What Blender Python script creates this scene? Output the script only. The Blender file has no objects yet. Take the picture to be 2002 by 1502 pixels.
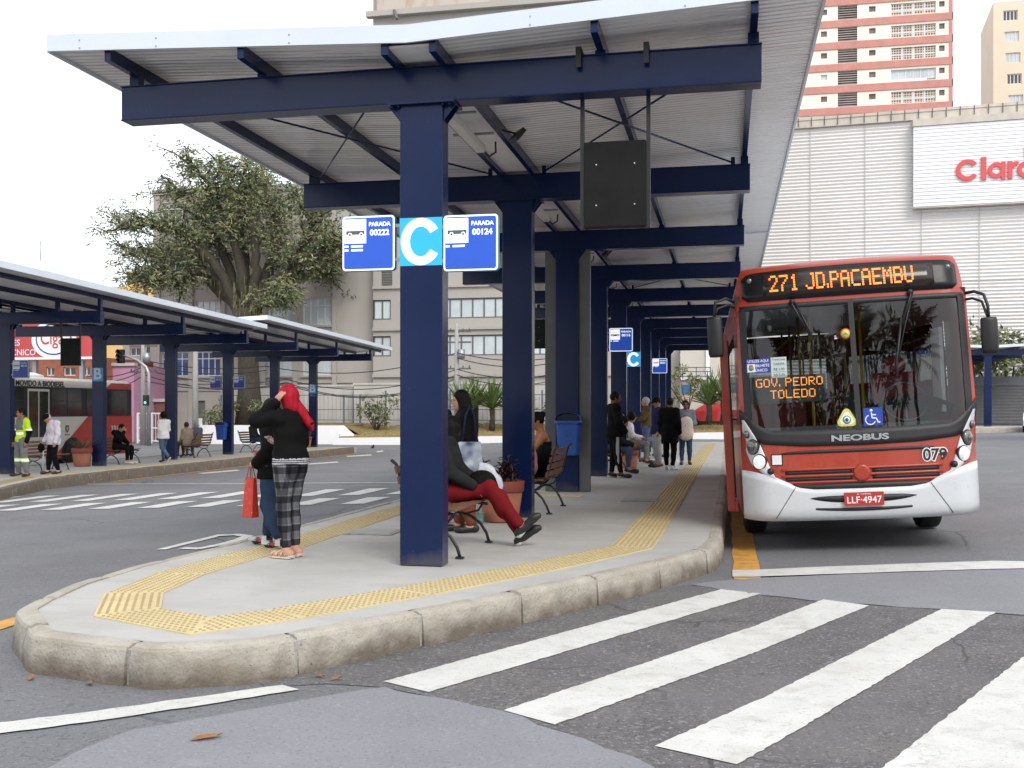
import bpy, math, random
import numpy as np
from mathutils import Vector, Matrix
random.seed(7); np.random.seed(7)
scene = bpy.context.scene
COL = scene.collection
# ---------------------------------------------------------------- camera
FPX, UC, VH, YAW, CAMH = 2050.0, 1001.0, 803.0, math.radians(11.55), 1.60
SN, CS = math.sin(YAW), math.cos(YAW)
cd = bpy.data.cameras.new('camera'); cam = bpy.data.objects.new('camera', cd); COL.objects.link(cam)
cam.location = (0, 0, CAMH); cam.rotation_euler = (math.pi/2, 0, YAW)
cd.sensor_width = 36; cd.lens = FPX/2002*36; cd.shift_y = 52/2002; cd.clip_start = .1; cd.clip_end = 2500
scene.camera = cam
# ---------------------------------------------------------------- sky and sun (bright overcast day)
SUN_EL, SUN_AZ = math.radians(42), math.radians(146)
w = bpy.data.worlds.new('World'); scene.world = w; w.use_nodes = True
nt = w.node_tree; nt.nodes.clear()
sky = nt.nodes.new('ShaderNodeTexSky'); sky.sky_type = 'NISHITA'; sky.sun_disc = False
sky.sun_elevation = SUN_EL; sky.sun_rotation = SUN_AZ; sky.dust_density = 4; sky.air_density = 1.0
mx = nt.nodes.new('ShaderNodeMix'); mx.data_type = 'RGBA'; mx.inputs[0].default_value = .86
mx.inputs[7].default_value = (8.9, 9.2, 9.7, 1)
bg = nt.nodes.new('ShaderNodeBackground'); bg.inputs[1].default_value = .13
ow = nt.nodes.new('ShaderNodeOutputWorld')
nt.links.new(sky.outputs[0], mx.inputs[6]); nt.links.new(mx.outputs[2], bg.inputs[0]); nt.links.new(bg.outputs[0], ow.inputs[0])
sl = bpy.data.lights.new('sun', 'SUN'); sl.energy = 1.4; sl.angle = math.radians(25); sl.color = (1, .96, .9)
so = bpy.data.objects.new('sun', sl); COL.objects.link(so)
# direction towards the sun: behind the camera, high
sdir = Vector((math.sin(SUN_AZ)*math.cos(SUN_EL), math.cos(SUN_AZ)*math.cos(SUN_EL), math.sin(SUN_EL)))
so.rotation_euler = sdir.to_track_quat('Z', 'Y').to_euler(); so.location = sdir*50
scene.view_settings.view_transform = 'Standard'; scene.view_settings.look = 'None'
scene.view_settings.exposure = 0.42; scene.view_settings.gamma = 1
scene.render.engine = 'CYCLES'
scene.cycles.max_bounces = 8; scene.cycles.diffuse_bounces = 4; scene.cycles.transparent_max_bounces = 12
scene.cycles.caustics_reflective = False; scene.cycles.caustics_refractive = False
scene.cycles.sample_clamp_indirect = 6
try: scene.cycles.use_denoising = True
except Exception: pass
# ---------------------------------------------------------------- measuring helpers: photograph pixel -> point in the world
def cam2w(xc, d, z): return Vector((xc*CS - d*SN, xc*SN + d*CS, z))
def G(u, v, z):                       # on a level plane
    d = FPX*(CAMH - z)/(v - VH); return cam2w((u-UC)*d/FPX, d, z)
def atd(u, v, d):                     # at a known distance
    return cam2w((u-UC)*d/FPX, d, CAMH + (VH-v)*d/FPX)
def onY(u, v, Y):                     # on a facade plane Y = const
    k = (u-UC)/FPX; d = Y/(k*SN + CS); return cam2w(k*d, d, CAMH + (VH-v)*d/FPX)
GX = [-400, -60, -21, -17, -6, -5, .2, 3, 6, 15, 60, 400]
GZ = [-.9, -.6, -.45, -.42, -.02, 0, 0, .14, .22, .45, 1.2, 3]
def gz(x): return float(np.interp(x, GX, GZ))
def GG(u, v):                         # on the sloping road
    z = 0.
    for _ in range(25):
        p = G(u, v, z); z = .5*z + .5*gz(p.x)
    return G(u, v, z)
# ---------------------------------------------------------------- mesh helpers
def rotz(a): return Matrix.Rotation(a, 3, 'Z')
class MB:
    def __init__(s): s.v = []; s.f = []; s.m = []; s.s = []
    def add(s, verts, faces, m=0, smooth=False, M=None):
        o = len(s.v)
        for p in verts:
            p = Vector(p)
            s.v.append(M @ p if M is not None else p)
        for f in faces: s.f.append([i+o for i in f]); s.m.append(m); s.s.append(smooth)
        return s
    def box(s, c, size, m=0, R=None, taper=None, M=None):
        x, y, z = [k/2 for k in size]; t = taper or (1, 1)
        vs = [(-x,-y,-z),(x,-y,-z),(x,y,-z),(-x,y,-z),(-x*t[0],-y*t[1],z),(x*t[0],-y*t[1],z),(x*t[0],y*t[1],z),(-x*t[0],y*t[1],z)]
        vs = [Vector(c) + ((R @ Vector(p)) if R is not None else Vector(p)) for p in vs]
        return s.add(vs, [(0,3,2,1),(4,5,6,7),(0,1,5,4),(1,2,6,5),(2,3,7,6),(3,0,4,7)], m, False, M)
    def span(s, lo, hi, m=0, M=None):
        return s.box([(a+b)/2 for a, b in zip(lo, hi)], [abs(b-a) for a, b in zip(lo, hi)], m, None, None, M)
    def bar(s, a, b, wd, h, m=0, up=(0,0,1)):     # rectangular bar from a to b
        a = Vector(a); b = Vector(b); y = (b-a); L = y.length; y = y/L
        x = y.cross(Vector(up))
        if x.length < 1e-4: x = y.cross(Vector((1,0,0)))
        x.normalize(); z = x.cross(y)
        R = Matrix((x, y, z)).transposed()
        return s.box((a+b)/2, (wd, L, h), m, R)
    def tube(s, path, r, n=8, m=0, smooth=True, caps=True):
        P = [Vector(p) for p in path]; k = len(P)
        if not hasattr(r, '__len__'): r = [r]*k
        vs = []; prev = None
        for i in range(k):
            t = (P[min(i+1, k-1)] - P[max(i-1, 0)])
            if t.length < 1e-9: t = Vector((0,0,1))
            t.normalize()
            if prev is None:
                a = Vector((0,0,1)) if abs(t.z) < .9 else Vector((1,0,0))
                x = t.cross(a).normalized()
            else:
                x = (prev - t*prev.dot(t))
                x = x.normalized() if x.length > 1e-6 else t.cross(Vector((1,0,0))).normalized()
            prev = x; y = t.cross(x)
            for j in range(n):
                a = 2*math.pi*j/n; vs.append(P[i] + (x*math.cos(a) + y*math.sin(a))*r[i])
        fs = [(i*n+j, i*n+(j+1) % n, (i+1)*n+(j+1) % n, (i+1)*n+j) for i in range(k-1) for j in range(n)]
        s.add(vs, fs, m, smooth)
        if caps:
            o = len(s.v)-k*n
            s.f.append([o+j for j in range(n)][::-1]); s.m.append(m); s.s.append(False)
            s.f.append([o+(k-1)*n+j for j in range(n)]); s.m.append(m); s.s.append(False)
        return s
    def prism(s, poly, z0, z1, m=0, M=None, smooth=False):   # poly in xy, extruded along z
        n = len(poly)
        vs = [(p[0], p[1], z0) for p in poly] + [(p[0], p[1], z1) for p in poly]
        fs = [tuple(range(n))[::-1], tuple(range(n, 2*n))]
        s.add(vs, fs, m, False, M)
        return s.add(vs, [(i, (i+1) % n, n+(i+1) % n, n+i) for i in range(n)], m, smooth, M)
    def lathe(s, prof, n=20, c=(0,0,0), m=0, M=None, smooth=True):
        vs = []; k = len(prof)
        for r, z in prof:
            for j in range(n):
                a = 2*math.pi*j/n; vs.append((c[0]+r*math.cos(a), c[1]+r*math.sin(a), c[2]+z))
        fs = [(i*n+j, i*n+(j+1) % n, (i+1)*n+(j+1) % n, (i+1)*n+j) for i in range(k-1) for j in range(n)]
        fs += [tuple(range(n))[::-1], tuple((k-1)*n+j for j in range(n))]
        return s.add(vs, fs, m, smooth, M)
    def ell(s, c, r, m=0, n=12, R=None):
        if not hasattr(r, '__len__'): r = (r, r, r)
        vs = []; fs = []; h = n//2
        for i in range(h+1):
            t = math.pi*i/h
            for j in range(n):
                a = 2*math.pi*j/n
                p = Vector((r[0]*math.sin(t)*math.cos(a), r[1]*math.sin(t)*math.sin(a), r[2]*math.cos(t)))
                vs.append(Vector(c) + (R @ p if R is not None else p))
        for i in range(h):
            for j in range(n): fs.append((i*n+j, (i+1)*n+j, (i+1)*n+(j+1) % n, i*n+(j+1) % n))
        return s.add(vs, fs, m, True)
    def grid(s, rows, m=0, smooth=True):          # rows of equal length point lists
        n = len(rows[0]); vs = [p for r in rows for p in r]
        fs = [(i*n+j, i*n+j+1, (i+1)*n+j+1, (i+1)*n+j) for i in range(len(rows)-1) for j in range(n-1)]
        return s.add(vs, fs, m, smooth)
    def text(s, txt, size, M, ext=.002, m=0, bold=0, align='CENTER', sx=1.0):
        v, f = text_geo(txt, size, ext, bold, align)
        return s.add([(p[0]*sx, p[1], p[2]) for p in v], f, m, False, M)
    def build(s, name, mats, parent=None, loc=None, rz=0, bevel=0, **kw):
        me = bpy.data.meshes.new(name)
        me.from_pydata([tuple(p) for p in s.v], [], s.f)
        if not isinstance(mats, (list, tuple)): mats = [mats]
        for mt in mats: me.materials.append(mt)
        me.polygons.foreach_set('material_index', s.m); me.polygons.foreach_set('use_smooth', s.s)
        me.update()
        o = bpy.data.objects.new(name, me); COL.objects.link(o)
        if parent is not None: o.parent = parent
        if loc is not None: o.location = loc
        if rz: o.rotation_euler = (0, 0, rz)
        if bevel:
            b = o.modifiers.new('bevel', 'BEVEL'); b.width = bevel; b.segments = 2; b.limit_method = 'ANGLE'
        tag(o, **kw)
        return o
def tag(o, label=None, cat=None, group=None, kind=None):
    if label: o['label'] = label
    if cat: o['category'] = cat
    if group: o['group'] = group
    if kind: o['kind'] = kind
    return o
def thing(name, label, cat, loc=(0,0,0), rz=0, group=None):
    o = bpy.data.objects.new(name, None); COL.objects.link(o); o.empty_display_size = .2
    o.location = loc; o.rotation_euler = (0, 0, rz)
    return tag(o, label, cat, group)
def kids(o): return [c for c in list(COL.objects) if c.parent == o]
def dup(root, loc, rz, label=None, group=None, skip=()):
    def cp(o, par):
        c = o.copy(); COL.objects.link(c)
        if par is not None: c.parent = par
        for ch in kids(o):
            if ch.name.split('.')[0] not in skip: cp(ch, c)
        return c
    r = cp(root, None); r.location = loc; r.rotation_euler = (0, 0, rz)
    if label: r['label'] = label
    if group: r['group'] = group
    return r
_tc = {}
def text_geo(txt, size, ext, bold, align):
    key = (txt, size, ext, bold, align)
    if key in _tc: return _tc[key]
    cu = bpy.data.curves.new('t', 'FONT'); cu.body = txt; cu.size = size; cu.extrude = ext; cu.offset = bold
    cu.align_x = align; cu.align_y = 'CENTER'; cu.resolution_u = 4
    ob = bpy.data.objects.new('t', cu); COL.objects.link(ob)
    dg = bpy.context.evaluated_depsgraph_get(); dg.update()
    me = bpy.data.meshes.new_from_object(ob.evaluated_get(dg))
    r = ([tuple(v.co) for v in me.vertices], [tuple(p.vertices) for p in me.polygons])
    bpy.data.objects.remove(ob); bpy.data.curves.remove(cu); bpy.data.meshes.remove(me)
    _tc[key] = r; return r
def frame(o, x, y):                    # 4x4: local xy -> world plane; z = x cross y
    x = Vector(x).normalized(); y = Vector(y); z = x.cross(y).normalized(); y = z.cross(x)
    M = Matrix((x, y, z)).transposed().to_4x4(); M.translation = Vector(o); return M
# ---------------------------------------------------------------- materials
def srgb(r, g, b):
    f = lambda c: (c/255/12.92) if c/255 < .04045 else ((c/255+.055)/1.055)**2.4
    return (f(r), f(g), f(b))
def mat(name, col, rough=.6, metal=0., var=.12, vs=4., bump=0., bs=40., spec=.5, emit=0., coat=0., col2=None, detail=6., stretch=None, alpha=None):
    m = bpy.data.materials.new(name); m.use_nodes = True; t = m.node_tree; b = t.nodes['Principled BSDF']
    b.inputs['Roughness'].default_value = rough; b.inputs['Metallic'].default_value = metal
    b.inputs['Specular IOR Level'].default_value = spec; b.inputs['Coat Weight'].default_value = coat
    tc = t.nodes.new('ShaderNodeTexCoord'); mp = t.nodes.new('ShaderNodeMapping'); t.links.new(tc.outputs['Object'], mp.inputs[0])
    if stretch: mp.inputs['Scale'].default_value = stretch
    n = t.nodes.new('ShaderNodeTexNoise'); n.inputs['Scale'].default_value = vs; n.inputs['Detail'].default_value = detail; n.inputs['Roughness'].default_value = .6
    t.links.new(mp.outputs[0], n.inputs['Vector'])
    r = t.nodes.new('ShaderNodeValToRGB'); r.color_ramp.elements[0].position = .3; r.color_ramp.elements[1].position = .7
    c1 = col2 or [c*(1-var) for c in col]; c2 = [min(1, c*(1+var)) for c in col] if col2 is None else col
    r.color_ramp.elements[0].color = (*c1, 1); r.color_ramp.elements[1].color = (*c2, 1)
    t.links.new(n.outputs[0], r.inputs[0]); t.links.new(r.outputs[0], b.inputs['Base Color'])
    if emit: t.links.new(r.outputs[0], b.inputs['Emission Color']); b.inputs['Emission Strength'].default_value = emit
    if bump:
        n2 = t.nodes.new('ShaderNodeTexNoise'); n2.inputs['Scale'].default_value = bs; n2.inputs['Detail'].default_value = 4
        t.links.new(mp.outputs[0], n2.inputs['Vector'])
        bp = t.nodes.new('ShaderNodeBump'); bp.inputs['Strength'].default_value = bump; bp.inputs['Distance'].default_value = .02
        t.links.new(n2.outputs[0], bp.inputs['Height']); t.links.new(bp.outputs[0], b.inputs['Normal'])
    m['bsdf'] = b.name
    return m
def layer_noise(m, scale, lo, hi, col, amt=1., detail=8, stretch=None):   # blotches of another colour over a material
    t = m.node_tree; b = t.nodes['Principled BSDF']; src = b.inputs['Base Color'].links[0].from_socket
    tc = t.nodes.new('ShaderNodeTexCoord'); n = t.nodes.new('ShaderNodeTexNoise'); n.inputs['Scale'].default_value = scale; n.inputs['Detail'].default_value = detail
    n.inputs['Roughness'].default_value = .65
    mp = t.nodes.new('ShaderNodeMapping'); t.links.new(tc.outputs['Object'], mp.inputs[0]); mp.inputs['Location'].default_value = (3.1, 7.7, 1.3)
    if stretch: mp.inputs['Scale'].default_value = stretch
    t.links.new(mp.outputs[0], n.inputs['Vector'])
    mr = t.nodes.new('ShaderNodeMapRange'); mr.inputs[1].default_value = lo; mr.inputs[2].default_value = hi; mr.inputs[4].default_value = amt
    t.links.new(n.outputs[0], mr.inputs[0])
    x = t.nodes.new('ShaderNodeMix'); x.data_type = 'RGBA'; x.inputs[7].default_value = (*col, 1)
    t.links.new(mr.outputs[0], x.inputs[0]); t.links.new(src, x.inputs[6]); t.links.new(x.outputs[2], b.inputs['Base Color'])
    return m
def cracks(m, scale, wd, col, amt, mask=.5):     # thin wandering cracks, here and there
    t = m.node_tree; b = t.nodes['Principled BSDF']; src = b.inputs['Base Color'].links[0].from_socket; tc = t.nodes.new('ShaderNodeTexCoord')
    n = t.nodes.new('ShaderNodeTexNoise'); n.inputs['Scale'].default_value = scale*5; n.inputs['Detail'].default_value = 4; t.links.new(tc.outputs['Object'], n.inputs['Vector'])
    ad = t.nodes.new('ShaderNodeMix'); ad.data_type = 'RGBA'; ad.blend_type = 'LINEAR_LIGHT'; ad.inputs[0].default_value = .09; t.links.new(tc.outputs['Object'], ad.inputs[6]); t.links.new(n.outputs[1], ad.inputs[7])
    v = t.nodes.new('ShaderNodeTexVoronoi'); v.feature = 'DISTANCE_TO_EDGE'; v.inputs['Scale'].default_value = scale; t.links.new(ad.outputs[2], v.inputs['Vector'])
    lt = t.nodes.new('ShaderNodeMath'); lt.operation = 'LESS_THAN'; lt.inputs[1].default_value = wd; t.links.new(v.outputs['Distance'], lt.inputs[0])
    n2 = t.nodes.new('ShaderNodeTexNoise'); n2.inputs['Scale'].default_value = scale*1.3; t.links.new(tc.outputs['Object'], n2.inputs['Vector'])
    mr = t.nodes.new('ShaderNodeMapRange'); mr.inputs[1].default_value = mask; mr.inputs[2].default_value = mask+.06; mr.inputs[4].default_value = amt; t.links.new(n2.outputs[0], mr.inputs[0])
    mu = t.nodes.new('ShaderNodeMath'); mu.operation = 'MULTIPLY'; t.links.new(lt.outputs[0], mu.inputs[0]); t.links.new(mr.outputs[0], mu.inputs[1])
    x = t.nodes.new('ShaderNodeMix'); x.data_type = 'RGBA'; x.inputs[7].default_value = (*col, 1); t.links.new(mu.outputs[0], x.inputs[0]); t.links.new(src, x.inputs[6]); t.links.new(x.outputs[2], b.inputs['Base Color'])
    return m
def splash(m, z0, z1, col, amt):                  # road dirt splashed up from the foot of a kerb, ragged upper edge
    t = m.node_tree; b = t.nodes['Principled BSDF']; src = b.inputs['Base Color'].links[0].from_socket; tc = t.nodes.new('ShaderNodeTexCoord'); sp = t.nodes.new('ShaderNodeSeparateXYZ'); t.links.new(tc.outputs['Object'], sp.inputs[0])
    n = t.nodes.new('ShaderNodeTexNoise'); n.inputs['Scale'].default_value = 4.5; n.inputs['Detail'].default_value = 7; t.links.new(tc.outputs['Object'], n.inputs['Vector'])
    ma = t.nodes.new('ShaderNodeMath'); ma.operation = 'MULTIPLY_ADD'; ma.inputs[1].default_value = -.34; t.links.new(n.outputs[0], ma.inputs[0]); t.links.new(sp.outputs[2], ma.inputs[2])
    mr = t.nodes.new('ShaderNodeMapRange'); mr.inputs[1].default_value = z1-.17; mr.inputs[2].default_value = z0-.17; mr.inputs[4].default_value = amt; t.links.new(ma.outputs[0], mr.inputs[0])
    x = t.nodes.new('ShaderNodeMix'); x.data_type = 'RGBA'; x.inputs[7].default_value = (*col, 1); t.links.new(mr.outputs[0], x.inputs[0]); t.links.new(src, x.inputs[6]); t.links.new(x.outputs[2], b.inputs['Base Color'])
    return m
def glass(name, tint=(.5,.55,.55), rough=.02, ior=1.5, opac=.35):
    m = bpy.data.materials.new(name); m.use_nodes = True; t = m.node_tree; t.nodes.clear()
    o = t.nodes.new('ShaderNodeOutputMaterial'); tr = t.nodes.new('ShaderNodeBsdfTransparent'); tr.inputs[0].default_value = (*tint, 1)
    gl = t.nodes.new('ShaderNodeBsdfGlossy'); gl.inputs['Roughness'].default_value = rough
    fr = t.nodes.new('ShaderNodeFresnel'); fr.inputs[0].default_value = ior
    tc = t.nodes.new('ShaderNodeTexCoord'); n = t.nodes.new('ShaderNodeTexNoise'); n.inputs['Scale'].default_value = 2.2; n.inputs['Detail'].default_value = 1
    t.links.new(tc.outputs['Object'], n.inputs['Vector'])
    bp = t.nodes.new('ShaderNodeBump'); bp.inputs['Strength'].default_value = .12; bp.inputs['Distance'].default_value = .03
    t.links.new(n.outputs[0], bp.inputs['Height']); t.links.new(bp.outputs[0], gl.inputs['Normal']); t.links.new(bp.outputs[0], fr.inputs['Normal'])
    x = t.nodes.new('ShaderNodeMixShader'); t.links.new(fr.outputs[0], x.inputs[0]); t.links.new(tr.outputs[0], x.inputs[1]); t.links.new(gl.outputs[0], x.inputs[2])
    t.links.new(x.outputs[0], o.inputs[0]); return m
NAVY = mat('navy_paint', (.0032,.0125,.060), .24, var=.18, vs=1.2, bump=.10, bs=5, spec=.32)
layer_noise(NAVY, 1.1, .55, .8, (.006,.017,.070), .6, stretch=(1,1,.4)); layer_noise(NAVY, 3.5, .66, .74, (.02,.028,.06), .5, 8, (1,1,.3)); layer_noise(NAVY, 26, .70, .76, (.06,.065,.08), .5, 3)
NAVYD = NAVY
splash(NAVY, .0, .14, (.10,.095,.09), .5)
WHITE = mat('white_paint', (.78,.79,.8), .5, var=.05)
BLACK = mat('black_plastic', (.012,.012,.013), .45, var=.2)
RUBBER = mat('rubber', (.012,.012,.012), .75, var=.25, vs=20)
STEEL = mat('galvanised_steel', (.35,.36,.37), .4, metal=.6, var=.12)
IRON = mat('black_cast_iron', (.018,.018,.02), .45, var=.2)
CHROME = mat('chrome', (.75,.76,.78), .15, metal=1., var=.04)
# ================================================================ ROAD AND PLATFORMS
LIGHTA = None
ASPH = mat('asphalt', (.165,.165,.173), .85, var=.14, vs=.8, bump=.35, bs=160, detail=10)
layer_noise(ASPH, .35, .45, .75, (.13,.13,.137), .8); layer_noise(ASPH, 1.7, .52, .8, (.175,.175,.187), .5, stretch=(.35,1.6,1))
layer_noise(ASPH, 36, .56, .68, (.25,.25,.25), .6, 2); layer_noise(ASPH, 42, .43, .33, (.055,.055,.06), .6, 2)
layer_noise(ASPH, 2.5, .6, .8, (.2,.2,.2), .4)
cracks(ASPH, .33, .006, (.07,.07,.075), .75, .5); layer_noise(ASPH, 9, .68, .72, (.085,.085,.09), .7, 2)
ASPHD = mat('dark_asphalt', (.125,.118,.120), .85, var=.2, vs=2.2, bump=.55, bs=140, detail=10)
layer_noise(ASPHD, 38, .56, .66, (.32,.31,.30), .7, 2)
layer_noise(ASPHD, 1.1, .5, .8, (.19,.175,.165), .7, stretch=(.5,1.6,1))
layer_noise(ASPHD, 44, .44, .34, (.05,.048,.048), .75, 2)
cracks(ASPHD, .6, .006, (.04,.038,.038), .6, .52); layer_noise(ASPHD, .5, .5, .7, (.155,.148,.148), .7)
PAINT = mat('road_paint', (.60,.595,.565), .7, var=.06, vs=3, bump=.15, bs=90)
layer_noise(PAINT, 5, .5, .75, (.40,.38,.345), .8); layer_noise(PAINT, .9, .5, .75, (.48,.465,.43), .7)
layer_noise(PAINT, 70, .62, .72, (.20,.19,.19), .65, 2)
cracks(PAINT, 2.2, .008, (.30,.29,.28), .4, .55); layer_noise(PAINT, 22, .60, .68, (.30,.29,.275), .6, 6, (.5,1.6,1))
YPAINT = mat('yellow_paint', (.60,.30,.055), .7, var=.12, vs=5, bump=.1, bs=90)
layer_noise(YPAINT, 6, .5, .72, (.18,.13,.07), .65)
CONC = mat('platform_concrete', (.45,.44,.415), .8, var=.05, vs=1.4, bump=.12, bs=90, detail=10)
layer_noise(CONC, .7, .45, .75, (.33,.32,.30), .75); layer_noise(CONC, 2.6, .5, .75, (.345,.34,.32), .6, stretch=(.6,1.5,1))
layer_noise(CONC, 4, .6, .8, (.50,.49,.47), .45)
layer_noise(CONC, 120, .62, .72, (.22,.21,.2), .35, 2)
layer_noise(CONC, 17, .70, .73, (.25,.24,.23), .6, 2); layer_noise(CONC, 1.2, .56, .66, (.385,.37,.335), .7)
KERB = mat('kerb_concrete', (.42,.39,.33), .85, var=.14, vs=3.5, bump=.5, bs=45, detail=10)
layer_noise(KERB, 2.2, .46, .66, (.29,.25,.195), .6, stretch=(1,1,2.2)); layer_noise(KERB, 1.3, .5, .7, (.33,.31,.27), .8)
layer_noise(KERB, 9, .58, .75, (.52,.50,.45), .6)
layer_noise(KERB, 50, .64, .7, (.07,.06,.05), .7, 3)
splash(KERB, .02, .175, (.115,.09,.065), .88); layer_noise(KERB, 5, .56, .70, (.30,.275,.235), .7)
MORTAR = mat('kerb_mortar', (.37,.355,.33), .95, var=.2, vs=8, bump=.5, bs=40)
TACT = mat('tactile_yellow', (.60,.49,.26), .75, var=.1, vs=3, bump=.1, bs=120)
layer_noise(TACT, 8, .5, .75, (.50,.43,.28), .7); layer_noise(TACT, 1.5, .5, .75, (.55,.47,.30), .7)
TACTD = mat('tactile_stud_tops', (.37,.29,.15), .8, var=.15, vs=12)
def ground():
    xs = sorted(set(GX + list(np.arange(-24, 18, 1.0)) + [-120, -40, -30, 22, 30, 45, 120, 200, -200]))
    ys = [-60, -20, -5, 0, 3, 6, 9, 12, 16, 20, 26, 34, 44, 56, 80, 130, 250, 700]
    mb = MB(); mb.grid([[(x, y, gz(x)) for x in xs] for y in ys], smooth=False)
    mb.build('road', ASPH, kind='structure')
ground()
def drape(polys, dz, mb, m=0, step=.35):
    """quads (4 corners, long sides a-d and b-c) cut into short pieces that follow the road."""
    for a, b, c, d in polys:
        n = max(1, int(max((Vector(a)-Vector(d)).length, (Vector(b)-Vector(c)).length)/step))
        k = max(1, int(max((Vector(a)-Vector(b)).length, (Vector(d)-Vector(c)).length)/step))
        rows = []
        for i in range(n+1):
            t = i/n; l = Vector(a).lerp(Vector(d), t); r = Vector(b).lerp(Vector(c), t)
            row = []
            for j in range(k+1):
                p = l.lerp(r, j/k); row.append((p.x, p.y, gz(p.x)+dz))
            rows.append(row)
        mb.grid(rows, m, False)
def rag(a, b, n, amp):                # slightly ragged edge between two points
    a = Vector(a); b = Vector(b); d = (b-a); nrm = Vector((-d.y, d.x, 0)).normalized()
    return [a.lerp(b, i/n) + nrm*(random.uniform(-amp, amp) if 0 < i < n else 0) for i in range(n+1)]
def paintstrip(mb, a, b, c, d, dz, n=24, amp=.012, m=0, k=3):
    L = rag(a, d, n, amp); R = rag(b, c, n, amp); rows = []
    for i in range(n+1):
        rows.append([(q.x, q.y, gz(q.x)+dz) for q in [L[i].lerp(R[i], j/k) for j in range(k+1)]])
    mb.grid(rows, m, False)
# dark asphalt lane under the zebra crossing
top = [(-500,1200),(150,1330),(700,1180),(1000,1120),(1345,1143),(1600,1180),(1850,1196),(2002,1203),(2400,1232)]
bot = [(-500,1450),(150,1372),(600,1335),(750,1345),(900,1375),(1000,1398),(1100,1432),(1250,1490),(1500,1620)]
mb = MB(); rows = []
tq = [GG(*p) for p in [(1345,1143),(1480,1160),(1600,1176),(1850,1192),(2002,1201),(2300,1228)]]
bq = [GG(*p) for p in [(560,1352),(750,1345),(900,1375),(1100,1432),(1250,1490),(1480,1640)]]
lq = GG(1000,1140)
N = 40
def poly_at(P, t):
    L = [0]
    for i in range(1, len(P)): L.append(L[-1]+(P[i]-P[i-1]).length)
    s = t*L[-1]
    for i in range(1, len(P)):
        if s <= L[i]+1e-9:
            return P[i-1].lerp(P[i], (s-L[i-1])/max(1e-9, L[i]-L[i-1]))
    return P[-1].copy()
# sheet between the far edge (top) and the near edge, running from the kerb
near = [GG(*p) for p in [(520,1345),(640,1338),(750,1345),(900,1375),(1100,1432),(1250,1490),(1480,1640)]]
far = [GG(*p) for p in [(500,1330),(800,1262),(1100,1195),(1345,1143),(1600,1178),(1850,1194),(2350,1232)]]
for i in range(N+1):
    a = poly_at(near, i/N); b = poly_at(far, i/N)
    rows.append([(q.x, q.y, gz(q.x)+.004) for q in [a.lerp(b, j/12) for j in range(13)]])
mb.grid(rows, 0, False); mb.build('asphalt_patch', ASPHD, kind='structure')
LIGHTA = mat('light_asphalt', (.228,.23,.245), .85, var=.08, vs=.8, bump=.3, bs=160, detail=10)
layer_noise(LIGHTA, 1.4, .5, .75, (.19,.192,.208), .7); layer_noise(LIGHTA, 40, .57, .68, (.31,.31,.315), .55, 2); layer_noise(LIGHTA, 46, .42, .33, (.11,.11,.118), .5, 2); layer_noise(LIGHTA, 3.5, .63, .72, (.30,.30,.305), .5)
def sheet(near, far, dz, mt, n=30, k=8):
    near = [GG(*p) for p in near]; far = [GG(*p) for p in far]; mb = MB(); rows = []
    for i in range(n+1):
        a = poly_at(near, i/n); b = poly_at(far, i/n); w_ = .012*math.sin(i*2.1)+.01*math.sin(i*5.3)
        rows.append([(q.x, q.y, gz(q.x)+dz) for q in [a.lerp(b, j/k)+Vector((w_, w_, 0)) for j in range(k+1)]])
    mb.grid(rows, 0, False); mb.build('asphalt_patch', mt, kind='structure')
sheet([(-60,1720),(700,1760),(1480,1660)], [(60,1520),(235,1434),(420,1402),(640,1362),(745,1345),(900,1375),(1000,1398),(1100,1432),(1250,1490),(1480,1640)], .0065, LIGHTA)
sheet([(1350,1144),(1600,1177),(1850,1193),(2350,1231),(4200,1400)], [(1405,1137),(1470,1131),(1821,1118),(2002,1113),(2350,1113),(4200,1140)], .0065, LIGHTA)
mb = MB()
for q in ([(750,1335),(838,1356),(1487,1162),(1410,1154)], [(985,1392),(1085,1420),(1699,1186),(1609,1174)],
          [(1280,1462),(1440,1498),(1947,1199),(1840,1193)], [(1655,1560),(1900,1640),(2240,1222),(2100,1208)]):
    a, b, c, d = [GG(*p) for p in q]; paintstrip(mb, a, b, c, d, .009, 110, .006, k=4)
mb.build('crosswalk_stripes', PAINT, kind='structure')
mb = MB()
ptsT = [(-350,1462),(-150,1440),(0,1416),(150,1398),(350,1370),(552,1342)]; ptsB = [(-350,1492),(-150,1462),(0,1437),(200,1411),(400,1381),(585,1351)]
T = [GG(*p) for p in ptsT]; B = [GG(*p) for p in ptsB]
for i in range(5): paintstrip(mb, B[i], T[i], T[i+1], B[i+1], .009, 6, .008)
T = [GG(*p) for p in [(1432,1117),(1620,1110),(1809,1103.5),(1941,1099),(2002,1100),(2160,1106)]]
B = [GG(*p) for p in [(1432,1130),(1620,1125),(1821,1118.5),(1935,1115),(2002,1114),(2160,1121)]]
for i in range(5): paintstrip(mb, B[i], T[i], T[i+1], B[i+1], .013, 5, .006)
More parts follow.
